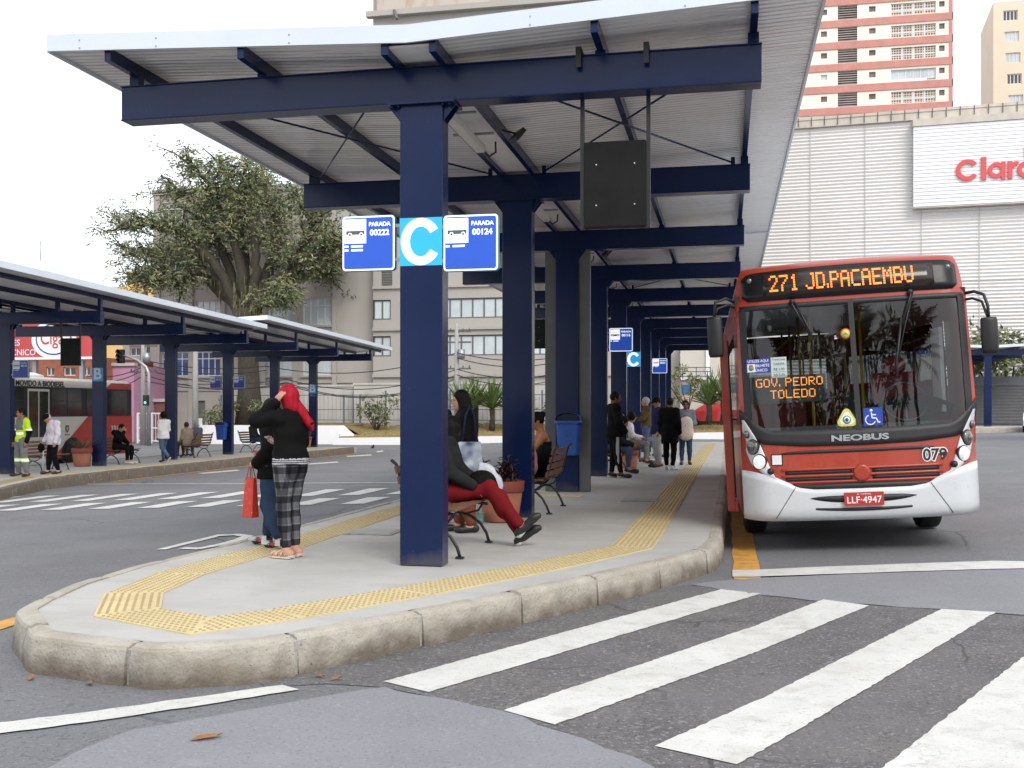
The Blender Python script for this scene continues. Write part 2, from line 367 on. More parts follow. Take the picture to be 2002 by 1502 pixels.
# road beside the left kerb: letters, stop line, second zebra
def stroke(pts, wd, dz=.009):
    P = [GG(*p) for p in pts]
    for i in range(len(P)-1):
        d = (P[i+1]-P[i]).normalized(); n = Vector((-d.y, d.x, 0))*wd/2
        e = d*wd*.25
        paintstrip(mb, P[i]-n-e, P[i]+n-e, P[i+1]+n+e, P[i+1]-n+e, dz+.0008*i, 3, .003, k=1)
stroke([(318,1075),(432,1047)], .13)
stroke([(360,1073),(388,1074),(432,1066),(466,1057),(484,1050),(462,1047),(430,1049)], .14)
for vv, wd in ((946.5, .16),): 
    a, b = GG(150, vv), GG(800, 944.5); n = Vector((0, wd/2, 0)); paintstrip(mb, a-n, b-n, b+n, a+n, .009, 2, 0, k=20)
yl1, yh1 = GG(500,990).y, GG(500,978).y; yl2, yh2 = GG(500,973).y, GG(500,961).y
for yl, yh, off in ((yl1, yh1, 0), (yl2, yh2, .12)):
    x = -17.4+off
    while x < -5.6:
        mb.grid([[(x, yl, gz(x)+.009), (x+.45, yl, gz(x+.45)+.009)], [(x, yh, gz(x)+.009), (x+.45, yh, gz(x+.45)+.009)]], 0, False); x += .98
for q in ([(385,926),(398,927),(470,921),(462,919)], [(600,907),(604,909),(662,905),(660,903)], [(735,883),(738,885),(750,883),(748,881.5)], [(676,892),(680,894),(728,891),(724,889)]):
    a, b, c, d = [GG(*p) for p in q]; paintstrip(mb, a, b, c, d, .009, 4, .003)
mb.build('road_lines', PAINT, kind='structure')
mb = MB()
def ystrip(x0, x1, y0, y1, dz=.007, n=60): paintstrip(mb, (x0,y0,0), (x1,y0,0), (x1,y1,0), (x0,y1,0), dz, n, .012, k=2)
ystrip(.07, .32, 10.15, 46)
ystrip(-5.42, -5.2, 6.2, 46, n=80)
ystrip(-17.12, -16.97, 26.9, 47)
mb.build('yellow_kerb_line', YPAINT, kind='structure')
# ---------------------------------------------------------------- platform C
ZP = .24
tip = [(1412,1050),(1392,1072),(1280,1102),(1150,1132),(985,1165),(780,1205),(520,1255),(300,1267),(60,1238),(28,1194),(64,1174),(136,1142),(256,1106),(400,1072)]
OUT = [G(u, v, ZP) for u, v in tip]
OUT = [Vector((p.x, p.y, 0)) for p in OUT]
def chaikin(P, cut=.08):
    R = [P[0]]
    for i in range(1, len(P)-1):
        a, b, c = P[i-1], P[i], P[i+1]; k = min(cut, .3*(a-b).length, .3*(c-b).length)
        if (b-a).normalized().angle((c-b).normalized()) < .15: R.append(b); continue
        p, q = b+(a-b).normalized()*k, b+(c-b).normalized()*k; R += [p, p.lerp(q,.5).lerp(b,.42), q]
    return R+[P[-1]]
OUT = chaikin(OUT)
OUT = [Vector((.06, 46.5, 0))] + [Vector((.03, 30, 0)), Vector((.0, 18, 0))] + OUT + [Vector((-5.0, 12.5, 0)), Vector((-4.92, 20, 0)), Vector((-4.95, 46.5, 0))]
def cen(P): return sum(P, Vector())/len(P)
def inset(P, d):
    n = len(P); R = []
    for i in range(n):
        a, b, c = P[i-1], P[i], P[(i+1) % n]
        d1 = (b-a).normalized(); d2 = (c-b).normalized()
        n1 = Vector((d1.y, -d1.x, 0)); n2 = Vector((d2.y, -d2.x, 0))
        m = (n1+n2); m = m/max(.3, m.dot(n1)) if m.length > 1e-5 else n1
        R.append(b + m*d)
    return R
def area(P): return sum(P[i-1].x*P[i].y-P[i].x*P[i-1].y for i in range(len(P)))/2
def platform(P, z, name, kerbname, gap0=.035, blk=1.02, skirt=None):
    sgn = 1 if area(P) < 0 else -1
    I = inset(P, .135*sgn)
    mb = MB(); n = len(I)
    mb.add([(p.x, p.y, z-.006) for p in I], [tuple(range(n)) if area(I) > 0 else tuple(range(n))[::-1]])
    mb.build(name, CONC, kind='structure')
    kb = MB()
    cum = [0]
    for i in range(n): cum.append(cum[-1]+(P[(i+1) % n]-P[i]).length)
    def at_(sv):
        i = min(n-1, max(0, int(np.searchsorted(cum, sv, side='right'))-1)); t = (sv-cum[i])/max(1e-9, cum[i+1]-cum[i])
        return P[i].lerp(P[(i+1) % n], t), I[i].lerp(I[(i+1) % n], t)
    sv = .35
    while sv < cum[-1]-.3:
        L = blk*random.uniform(.94,1.06); s0, s1 = sv+gap0/2, min(sv+L, cum[-1]-.01)-gap0/2; sv += L
        jz = random.uniform(-.007,.006); jo = random.uniform(-.008,.006)
        ss = sorted(set(list(np.linspace(s0, s1, 10)) + [c_ for c_ in cum if s0+.02 < c_ < s1-.02])); rows = []
        for q, v_ in enumerate(ss):
            o, ii = at_(v_); out = (o-ii).normalized(); e = .010 if q in (0, len(ss)-1) else 0; wob = random.uniform(-.004,.004); g = gz(o.x)-.03
            prof = [(ii, z-.05), (ii, z+jz-e*.4), (ii.lerp(o, .55), z+jz+.002-e*.5), (o-out*(.030+e), z+jz-.004-e), (o-out*(.012+e)+out*jo, z+jz-.013), (o-out*(.003+e)+out*jo, z+jz-.032), (o+out*(.012-e+wob+jo), z*.55+g*.45), (o+out*(.02-e+wob+jo), g)]
            rows.append([(p.x, p.y, zz) for p, zz in prof])
        kb.grid(rows, 0, False)
        for r in (rows[0], rows[-1]): kb.add(r, [tuple(range(len(r)))], 0)
    # mortar core behind the joints
    J = inset(P, .016*sgn); K2 = inset(P, .12*sgn)
    for i in range(n):
        a, b, c, d = J[i], J[(i+1) % n], K2[(i+1) % n], K2[i]
        g = [gz(p.x)-.05 for p in (a, b)]
        kb.add([(a.x,a.y,g[0]),(b.x,b.y,g[1]),(b.x,b.y,z-.034),(a.x,a.y,z-.034),(c.x,c.y,z-.016),(d.x,d.y,z-.016)], [(0,1,2,3),(3,2,4,5)], 1)
    kb.build(kerbname, [KERB, MORTAR], kind='structure')
platform(OUT, ZP, 'platform', 'kerb')
# tactile paving on C
TW = .42
tp = [(1405,866),(1268,1030),(1236,1070),(1040,1112),(800,1158),(559,1200),(392,1223),(250,1197),(262,1160),(352,1122),(470,1088),(559,1067),(759,1003)]
TPC = [Vector(G(u, v, ZP)) for u, v in tp]
TPC[0] = Vector((-.62, 44, ZP)); TPC[1] = Vector((TPC[2].x+.02, 11.5, ZP)); TPC.append(Vector((-4.2, 20, ZP))); TPC.append(Vector((-4.2, 44, ZP)))
def tactile(path, z, name, wd=TW, ymax=19):
    L = inset_path(path, wd/2); R = inset_path(path, -wd/2); mb = MB()
    for i in range(len(path)-1):
        a, b, c, d = L[i], R[i], R[i+1], L[i+1]
        mb.add([(p.x, p.y, z+.002) for p in (a, b, c, d)] + [(p.x, p.y, z-.02) for p in (a, b, c, d)], [(0,1,2,3),(3,2,1,0),(0,4,5,1),(1,5,6,2),(2,6,7,3),(3,7,4,0)][0:1] + [(0,4,5,1),(1,5,6,2),(2,6,7,3),(3,7,4,0)])
        dv = (path[i+1]-path[i]); ln = dv.length; dv = dv/ln; nv = Vector((-dv.y, dv.x, 0)); nq = 8; stp = wd/nq
        quad = [a, b, c, d]; cn = cen(quad)
        for j in range(int(-wd/stp), int((ln+wd)/stp)):
            for q in range(nq):
                p = path[i]+dv*(j+.5)*stp+nv*(-wd/2+(q+.5)*stp)
                if p.y > ymax: continue
                ok = True
                for e in range(4):
                    u_, v_ = quad[e], quad[(e+1) % 4]; ed = v_-u_
                    if ed.length < 1e-6: continue
                    nn = Vector((-ed.y, ed.x, 0)).normalized(); sg = 1 if (cn-u_).dot(nn) > 0 else -1
                    if sg*(p-u_).dot(nn) < .016: ok = False; break
                if not ok: continue
                rr = .0135; r2 = .0095; h = .0065
                vs = [(p.x+rr*math.cos(w_*math.pi/3), p.y+rr*math.sin(w_*math.pi/3), z+.002) for w_ in range(6)] + [(p.x+r2*math.cos(w_*math.pi/3), p.y+r2*math.sin(w_*math.pi/3), z+.002+h) for w_ in range(6)]
                mb.add(vs, [(w_, (w_+1) % 6, 6+(w_+1) % 6, 6+w_) for w_ in range(6)], 1); mb.add(vs[6:], [tuple(range(6))], 1)
        if max(a.y, d.y) > ymax:
            for q in range(8):
                s0 = (q+.25)/8; s1 = (q+.6)/8
                t0 = 0 if a.y > ymax else (ymax-a.y)/(d.y-a.y) if d.y != a.y else 0
                if a.y > ymax and d.y < ymax: t0, t1 = 0, (ymax-a.y)/(d.y-a.y)
                else: t1 = 1
                pa, pb = a.lerp(d, t0), b.lerp(c, t0); pc, pd = a.lerp(d, t1), b.lerp(c, t1)
                mb.add([(p.x, p.y, z+.007) for p in (pa.lerp(pb, s0), pa.lerp(pb, s1), pc.lerp(pd, s1), pc.lerp(pd, s0))], [(0,1,2,3)], 1)
    return mb.build(name, [TACT, TACTD], kind='structure')
def inset_path(P, d):
    R = []
    for i in range(len(P)):
        d1 = (P[i]-P[max(i-1, 0)]); d2 = (P[min(i+1, len(P)-1)]-P[i])
        if d1.length < 1e-6: d1 = d2
        if d2.length < 1e-6: d2 = d1
        d1 = d1.normalized(); d2 = d2.normalized(); n1 = Vector((-d1.y, d1.x, 0)); n2 = Vector((-d2.y, d2.x, 0))
        m = n1+n2; m = m/max(.4, m.dot(n1)); R.append(P[i]+m*d)
    return R
tactile(TPC, ZP, 'tactile_paving')
# branch strips between the columns and cover plates let into the concrete
mb = MB()
for (y0, y1) in ((16.4, 16.75), (17.9, 18.25)):
    mb.box((-3.2, (y0+y1)/2, ZP), (1.9, .35, .008))
for p, sz in ((G(735,1040,ZP), (.5,.5)), (G(1255,977,ZP), (.55,.5))):
    pass
mb.build('tactile_paving', TACT, kind='structure')
CPLATE = mat('cover_plate', (.33,.33,.32), .6, var=.15, vs=6)
for p, lb in ((G(732,1040,ZP), 'pale square cover plate in the platform left of the front column'), (G(1252,978,ZP), 'grey cover plate in the platform between bus and front column')):
    mb = MB(); mb.box((0,0,.002), (.55,.55,.008)); mb.box((0,0,.004), (.47,.47,.01), 1)
    mb.build('cover_plate', [MORTAR, CPLATE], loc=p, label=lb, cat='cover plate')
# ---------------------------------------------------------------- platform B (left) and platform D (right)
ZB = -.12
PB = [Vector(p+(0,)) for p in ((-17.25, 47.5),(-17.25, 27.0),(-17.0, 23.8),(-15.6, 20.2),(-15.2, 16.5),(-15.4, 14.2),(-21.3, 14),(-21.3, 47.5))]
platform(PB, ZB, 'platform', 'kerb', skirt=1)
tactile([Vector((-17.75, 47, 0)), Vector((-17.8, 28, 0)), Vector((-17.7, 24.2, 0)), Vector((-16.4, 20.5, 0)), Vector((-16.0, 15, 0))], ZB, 'tactile_paving', ymax=0)
PD_ = [Vector(p+(0,)) for p in ((17.6, 84),(17.6, 60.5),(11.8, 59.2),(11.2, 61),(11.2, 84))]
platform(PD_, .70, 'platform', 'kerb')
LEAF = mat('dry_leaf', (.30,.13,.035), .8, var=.3, vs=30)
for k, (u, v) in enumerate(((400,1448),(175,1340),(624,1326),(655,1332),(60,1330))):
    p = GG(u, v); mb = MB(); a = random.random()*6; L = .075 if k == 0 else .04
    mb.add([(-L,0,.006),(-L*.2,L*.42,.018),(L*.9,L*.1,.008),(L*1.3,0,.02),(L*.5,-L*.4,.02),(-L*.4,-L*.33,.014)], [(0,5,4,3,2,1)])
    lab = ['brown fallen leaf alone on the grey asphalt near the bottom edge','tiny dry leaf by the rounded kerb nose','small orange leaf beside the kerb near the zebra crossing','tiny brown leaf just right of the orange leaf by the kerb','tiny leaf scrap at the far left end of the kerb nose'][k]
    mb.build('fallen_leaf', LEAF, loc=(p.x, p.y, p.z+.005), rz=a, label=lab, cat='leaf')
# ================================================================ BUS SHELTERS
def soffit_mat():
    m = mat('white_corrugated_roof', (.88,.88,.89), .15, var=.04, vs=.7, spec=.6)
    layer_noise(m, .6, .5, .8, (.76,.755,.75), .6, stretch=(.6,3,1))
    t = m.node_tree; b = t.nodes['Principled BSDF']; tc = t.nodes.new('ShaderNodeTexCoord')
    wv = t.nodes.new('ShaderNodeTexWave'); wv.bands_direction = 'Y'; wv.inputs['Scale'].default_value = 3.6; wv.inputs['Distortion'].default_value = .25; wv.inputs['Detail'].default_value = 1
    n = t.nodes.new('ShaderNodeTexNoise'); n.inputs['Scale'].default_value = 1.5; n.inputs['Detail'].default_value = 3
    mp = t.nodes.new('ShaderNodeMapping'); mp.inputs['Scale'].default_value = (.55, 3.0, 1)
    t.links.new(tc.outputs['Object'], wv.inputs['Vector']); t.links.new(tc.outputs['Object'], mp.inputs[0]); t.links.new(mp.outputs[0], n.inputs['Vector'])
    a = t.nodes.new('ShaderNodeMath'); a.operation = 'MULTIPLY_ADD'; a.inputs[1].default_value = 5.0
    t.links.new(n.outputs[0], a.inputs[0]); t.links.new(wv.outputs[0], a.inputs[2])
    bp = t.nodes.new('ShaderNodeBump'); bp.inputs['Strength'].default_value = .24; bp.inputs['Distance'].default_value = .02
    t.links.new(a.outputs[0], bp.inputs['Height']); t.links.new(bp.outputs[0], b.inputs['Normal'])
    return m
SOFF = soffit_mat()
FASC = mat('fascia_sheet_metal', (.66,.72,.78), .42, metal=.15, var=.04, vs=.8)
layer_noise(FASC, 1.2, .55, .8, (.78,.8,.82), .5)
DPIPE = mat('grey_pipe_cover', (.10,.105,.11), .5, var=.1)
PUR = [-2.80, -1.52, -.21, .21, 1.57, 2.84]
BLO, BHI = 4.07, 4.37
def roofz(x): return 4.47 + .047*abs(x)
def shelter(name, loc, rz, nb, sp, label, joints=(), braces=(0,3,6), pipes=(), front=.5, back=.6, half=3.38, group='bus shelters', tilt=None):
    root = thing(name, label, 'bus shelter', loc, rz, group)
    y0, y1 = -front, (nb-1)*sp + back
    # roof in sections between joints
    cuts = [y0] + list(joints) + [y1]
    def zo(y):
        if not tilt: return 0.
        for (a_, b_), (t0, t1) in zip(zip(cuts, cuts[1:]), tilt):
            if y < b_-.06 or b_ == y1: return t0+(t1-t0)*(y-a_)/(b_-a_)
    def sh(mb, a_, b_, t_):
        if t_:
            for v in mb.v: v.z += t_[0]+(t_[1]-t_[0])*(v.y-a_)/(b_-a_)
        return mb
    for si, (a, b) in enumerate(zip(cuts, cuts[1:])):
        tt_ = tilt[si] if tilt else None
        for x in PUR:
            mb = MB(); zt = roofz(max(abs(x), .24))-.002
            mb.span((x-.03, a+.02, zt-.115), (x+.03, b-.07, zt)); sh(mb, a, b, tt_).build('purlin', NAVY, root)
        mb = MB(); xs = [-half, -half*.5, -.24, .24, half*.5, half]; b2 = b - (.05 if b != y1 else 0)
        lo = [(x, roofz(max(abs(x), .24))) for x in xs]
        n = max(1, int((b2-a)/2))
        mb.grid([[(x, a+(b2-a)*i/n, z) for x, z in lo] for i in range(n+1)][::-1], 0, False)
        mb.grid([[(x, a+(b2-a)*i/n, z+.05) for x, z in lo] for i in range(n+1)], 0, False)
        for yy in (a, b2):
            mb.add([(x, yy, z) for x, z in lo] + [(x, yy, z+.05) for x, z in lo], [(i, i+1, 7+i, 6+i) for i in range(5)], 0)
        sh(mb, a, b, tt_).build('roof_panel', SOFF, root)
        for yy, s in ((a-.012, -1), (b2+.012, 1)):
            mb = MB()
            for sx in (-1, 1):
                za, zb = roofz(.0), roofz(half)
                f = [(0, za-.03), (sx*half, zb-.03), (sx*half, zb+.12), (0, za+.12)]
                v = [(x, yy-.011, z) for x, z in f] + [(x, yy+.011, z) for x, z in f]
                mb.add(v, [(0,1,2,3),(4,7,6,5),(0,4,5,1),(1,5,6,2),(2,6,7,3)], 0)
                for xr in (1.05, 2.3, 3.05):
                    for dz in (.02, .09): mb.box((sx*xr, yy+s*.012, roofz(xr)-.03+dz), (.012,.006,.012), 1)
            sh(mb, a, b, tt_).build('fascia', [FASC, STEEL], root)
        for sx in (-1, 1):
            mb = MB(); mb.span((sx*half-.012, a, roofz(half)-.035), (sx*half+.012, b2, roofz(half)+.12)); sh(mb, a, b, tt_).build('fascia', FASC, root)
    mb = MB(); mb.span((-.195, y0+.05, 4.425), (.195, y1-.05, 4.445)); mb.build('gutter', WHITE, root)
    for i in range(nb):
        y = i*sp
        c = MB(); c.box((0, y, 2.03), (.387, .2, 4.06)); co = c.build('column', NAVY, root, bevel=.006)
        b = MB(); b.box((0, y, 4.052), (.62, .30, .024))
        for sx in (-1, 1):
            for yy in (-.06, .06):
                b.prism([(0,0),(.11,0),(0,-.14)], -.006, .006, 0, frame((sx*.194, y+yy, 4.04), (sx,0,0), (0,0,1)))
        for sx in (-.26, -.2, .2, .26):
            for yy in (-.12, .12): b.lathe([(.014,-.03),(.014,-.01)], 6, (sx, y+yy, 4.052), 0)
        b.build('capital_bracket', NAVY, co)
        m = MB(); m.span((-2.905, y-.09, BLO), (2.905, y+.09, BHI)); m.span((-2.905, y-.105, BLO-.012), (2.905, y+.105, BLO)); m.span((-2.91, y-.105, BHI), (2.91, y+.105, BHI+.012))
        bo = m.build('beam', NAVY, root, bevel=.004)
        m = MB()
        for x in PUR:
            zt = roofz(max(abs(x), .24))-.115+zo(y)
            if zt-BHI-.012 > .03: m.span((x-.045, y-.05, BHI+.012), (x+.045, y+.05, zt))
        m.build('purlin_stub', NAVY, bo)
    for i in braces:
        if i >= nb-1: continue
        for sx in (-1, 1):
            for (xa, xb) in ((.35, 2.7), (2.7, .35)):
                m = MB(); m.tube([(sx*xa, i*sp+.1, 4.40), (sx*xb, (i+1)*sp-.1, 4.40)], .011, 6); m.box((sx*xb, (i+1)*sp-.09, 4.42), (.05,.03,.1)); m.build('brace_rod', NAVY, root)
    for i in pipes:
        m = MB()
        for sx in (-1, 1): m.span((sx*.29-.09, i*sp-.06, 0), (sx*.29+.09, i*sp+.07, 4.04))
        m.build('downpipe_cover', DPIPE, root)
    return root
XC, YC, SP = -2.62, 8.94, 4.3
shelter('bus_shelter', (XC, YC, ZP), 0, 10, SP, 'long navy steel bus shelter with white soffit over the platform lettered C', joints=(10.7, 23.6), pipes=(2,), braces=(0,3,6))
XB, YB = -19.2, 25.2
shelter('bus_shelter', (XB, YB-2*4.33, ZB), 0, 8, 4.33, 'navy bus shelter on the left platform lettered B with white roof edge', joints=(17.9,), back=1.6, tilt=((.42,.0),(.33,.03)))
shelter('bus_shelter', (14.6, 64, .70), 0, 4, 4.3, 'distant blue bus shelter seen just right of the red bus with grey shutters under it')
shelter('bus_shelter', (15.9, 44.6, .55), -.75, 2, 3.0, 'white roof corner of a shelter cut off by the right edge of the photo', front=2.2)
# ================================================================ SIGNS
def glowmat(name, col, e): return mat(name, col, .4, var=.03, emit=e)
SBLUE = glowmat('vinyl_glow_blue', (.018,.085,.50), .28); SCYAN = glowmat('vinyl_glow_cyan', (.02,.36,.76), .42); SWHITE = glowmat('vinyl_glow_white', (.86,.86,.88), .62)  # emission imitates flash bounced off reflective vinyl; the signs have no lamps
SBLUED = mat('sign_blue', (.025,.04,.26), .4, var=.05); SGREY = mat('sign_pictogram_grey', (.10,.12,.15), .4); TEAL = mat('sign_edge_teal', (.04,.24,.36), .4)
PALEB = mat('sign_pale', (.60,.66,.74), .4, var=.04)
BUSPIC = [(-.085,-.02),(-.085,.052),(.085,.052),(.085,-.02)]
def stop_sign(loc, num, label, lines=2, lit=True, bracket=1, group='stop number signs'):
    """panel .49 square facing -Y, centre at loc"""
    bl, wh = (SBLUE, SWHITE) if lit else (SBLUED, PALEB)  # lit: faces glow in place of returned flash
    t = thing('stop_sign', label, 'stop sign', loc, 0, group); S = .245
    def rr(h, r, n=4):
        P = []
        for cx, cy, a0 in ((h-r, -h+r, -math.pi/2), (h-r, h-r, 0), (-h+r, h-r, math.pi/2), (-h+r, -h+r, math.pi)):
            for k in range(n+1): a = a0+k*math.pi/2/n; P.append((cx+r*math.cos(a), cy+r*math.sin(a)))
        return P
    M = frame((0,-.02,0), (1,0,0), (0,0,1))
    m = MB(); m.prism(rr(S, .03), -.05, .0, 0, M); m.build('panel', TEAL, t)
    m = MB(); m.prism(rr(S-.004, .028), 0, .003, 0, M); m.build('border', wh, t)
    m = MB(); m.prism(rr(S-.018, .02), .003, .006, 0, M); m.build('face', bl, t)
    m = MB(); m.prism([(-.222,.0),(-.02,.0),(-.02,.215),(-.222,.215)], .006, .008, 0, M)
    m.text('PARADA', .052, M @ Matrix.Translation((.105,.165,.007)), .001, 0, .0012); m.text(num, .072, M @ Matrix.Translation((.105,.09,.007)), .001, 0, .002)
    for k in range(lines):
        m.prism([(-.222,-.035-k*.034),(-.185,-.035-k*.034),(-.185,-.017-k*.034),(-.222,-.017-k*.034)], .006, .008, 0, M)
        m.prism([(-.16,-.035-k*.034),(-.05,-.035-k*.034),(-.05,-.017-k*.034),(-.16,-.017-k*.034)], .006, .008, 0, M)
    m.build('lettering', wh, t)
    m = MB(); c = Matrix.Translation((-.12, .10, 0))
    m.prism([(-.085,-.022),(.085,-.022),(.085,.012),(-.085,.012)], .008, .010, 0, M @ c)
    m.prism([(-.085,.042),(.085,.042),(.085,.046),(-.085,.046)], .008, .010, 0, M @ c)
    for x in (-.05, .055): m.lathe([(.018,.0101),(.018,.0105)], 12, (x,-.022,0), 1, M @ c); m.lathe([(.010,.0105),(.010,.0109)], 12, (x,-.022,0), 0, M @ c)
    m.build('bus_pictogram', [SGREY, wh], t)
    m = MB()
    for z in (-.15, .15): m.box((-bracket*.27, .0, z), (.09, .02, .03))
    m.build('bracket', STEEL, t)
    return t
def letter_sign(loc, ch, label, wd=.387, h=.42, lit=True, sub=False, group='platform letter signs'):  # lit: panel and letter glow in place of returned flash
    t = thing('letter_sign', label, 'letter sign', loc, 0, group); M = frame((0,0,0), (1,0,0), (0,0,1))
    m = MB(); m.prism([(-wd/2,-h/2),(wd/2,-h/2),(wd/2,h/2),(-wd/2,h/2)], .001, .004, 0, M); m.build('panel', SCYAN if lit else mat('sign_cyan', (.03,.30,.60), .4), t)
    m = MB()
    if ch == 'C':
        R, r = (.182, .206), (.100, .132); a0, a1 = math.radians(32), math.radians(328); n = 40; vs = []
        for k in range(n+1):
            a = a0+(a1-a0)*k/n
            vs += [(R[0]*math.cos(a), R[1]*math.sin(a), .004), (r[0]*math.cos(a), r[1]*math.sin(a), .004)]
        vs2 = [(x, y, .008) for x, y, z in vs]
        fs = []; N2 = len(vs)
        for k in range(n): fs += [(N2+2*k, N2+2*k+2, N2+2*k+3, N2+2*k+1)][::1]; fs += [(2*k, 2*k+2, N2+2*k+2, N2+2*k), (2*k+1, N2+2*k+1, N2+2*k+3, 2*k+3)]
        m.add(vs+vs2, fs, 0, False, M)
    else: m.text(ch, .50, M @ Matrix.Translation((0,.01,.005)), .001, 0, .012)
    m.build('lettering', SWHITE if lit else PALEB, t)
    if sub:
        m = MB(); m.prism([(-.14,-h/2-.16),(.16,-h/2-.16),(.16,-h/2-.04),(-.14,-h/2-.04)], .001, .004, 0, M); m.build('sub_panel', SBLUED, t)
        m = MB(); m.prism([(-.12,-h/2-.08),(.02,-h/2-.08),(.02,-h/2-.07),(-.12,-h/2-.07)], .004, .006, 0, M); m.build('sub_lettering', PALEB, t)
    return t
def cY(i): return YC + i*SP
letter_sign((XC, cY(0)-.101, 3.08), 'C', 'large bright cyan letter C square on the nearest navy column')
letter_sign((XC, cY(5)-.101, 3.08), 'C', 'small distant cyan letter C square on a far column of the C platform')
stop_sign((-3.11, cY(0)-.06, 3.085), '00222', 'reflective blue stop sign numbered 00222 left of the big C', bracket=-1)
stop_sign((-2.17, cY(0)-.09, 3.055), '00124', 'reflective blue stop sign numbered 00124 right of the big C', 1)
stop_sign((XC+.48, cY(3)-.06, 3.07), '00116', 'reflective blue stop sign numbered 00116 above the waiting people', 1)
stop_sign((XC+.48, cY(6)-.06, 3.07), '00231', 'smallest reflective blue stop sign, farthest one on the C platform', 1)
def bY(i): return YB + i*4.33
letter_sign((XB, bY(1)-.101, 2.72), 'B', 'blue and white letter B square on the column before the parked bus', lit=False)
letter_sign((XB, bY(5)-.101, 2.62), 'B', 'letter B square with small strip below on the last left column', lit=False, sub=True)
stop_sign((XB+.5, bY(0)-.06, 2.72), '00118', 'dull blue stop sign above the worker in the hi-vis vest', 1, False)
stop_sign((XB-.5, bY(3)-.06, 2.72), '00120', 'dull blue stop sign on the left of the column with the far bin', 1, False, -1)
stop_sign((XB+.5, bY(3)-.06, 2.72), '00121', 'dull blue stop sign on the right of the column with the far bin', 1, False, 1)
# ================================================================ HANGING DISPLAYS AND LAMPS
PBLK = mat('display_black', (.006,.007,.006), .6, spec=.2, var=.5, vs=3, bump=.1, bs=6)
layer_noise(PBLK, 2.5, .55, .8, (.014,.015,.0145), .8)
DOT = mat('screw_white', (.8,.8,.8), .4)
def display(x, y, label, screws=True):
    t = thing('hanging_display', label, 'display board', (x, y, 0), 0, 'hanging display boards')
    m = MB(); m.box((0,.14,3.55), (.53,.10,.74)); p = m.build('panel', PBLK, t, bevel=.008)
    if screws:
        m = MB()
        for sx in (-.16,.17):
            for z in (3.37,3.72): m.lathe([(.006,0),(.006,.004)], 8, (0,0,0), 0, frame((sx,.09,z), (1,0,0), (0,0,1)))
        m.build('screw', DOT, p)
    for sx in (-1, 1):
        m = MB(); m.box((sx*.285,.14,3.92), (.035,.04,1.5)); m.box((sx*.285,.02,4.655), (.045,.28,.05)); m.box((sx*.285,-.125,4.585), (.045,.02,.17)); m.build('post', BLACK, t)
    return t
display(-.94, cY(0)-.02, 'big black hanging display board under the nearest beam of the shelter')
display(-4.5, cY(4), 'black hanging display board seen between the second and third columns', True)
display(-17.4, bY(0)+.1, 'black hanging display board in front of the red billboard', False).location.z = -.36
LAMPW = mat('lamp_diffuser', (.66,.65,.6), .3, var=.06)
for i in range(9):
    t = thing('batten_lamp', ['nearest tube lamp between the centre purlins, beside the front column','second tube lamp along the shelter, behind the second beam','third tube lamp along the C shelter roof','fourth tube lamp along the C shelter roof','fifth tube lamp along the C shelter roof','sixth tube lamp along the C shelter roof','seventh tube lamp along the C shelter roof','eighth tube lamp along the C shelter roof','farthest tube lamp along the C shelter roof'][i], 'lamp', (XC, cY(i)+.75, ZP+4.24), 0, 'tube lamps under the C shelter roof')
    m = MB(); m.prism([(-.06,.0),(-.045,-.055),(.045,-.055),(.06,0),(.05,.03),(-.05,.03)], 0, 1.35, 0, frame((-.02,1.5,0), (1,0,0), (0,0,1))); m.build('diffuser', LAMPW, t, bevel=.006)
    for y in (.3, 1.1):
        m = MB(); m.box((0, y, .045), (.44,.035,.02)); m.build('bracket', STEEL, t)
    m = MB(); m.tube([(-.0,1.52,-.02),(.05,1.62,-.07),(.13,1.6,-.03),(.16,1.45,.04)], .012, 6); m.build('cable', BLACK, t)
for i in (0, 2, 4):
    t = thing('flood_light', {0:'small tilted floodlight on the purlin behind the first beam',2:'small floodlight on the purlin near the grey downpipe covers',4:'far small floodlight on the purlin above the waiting people'}[i], 'floodlight', (XC+.42, cY(i)+2.1, ZP+4.33), 0, 'floodlights on the purlins')
    R = Matrix.Rotation(.6, 3, 'Z') @ Matrix.Rotation(.7, 3, 'Y')
    m = MB(); m.box((0,0,-.02), (.05,.2,.15), 0, R); m.build('housing', BLACK, t); m = MB(); m.box(R @ Vector((.026,0,0)) + Vector((0,0,-.02)), (.004,.16,.11), 0, R); m.build('lens', LAMPW, t)
    m = MB(); m.bar((-.17,0,.05), (0,0,.0), .02, .02); m.build('bracket', BLACK, t)
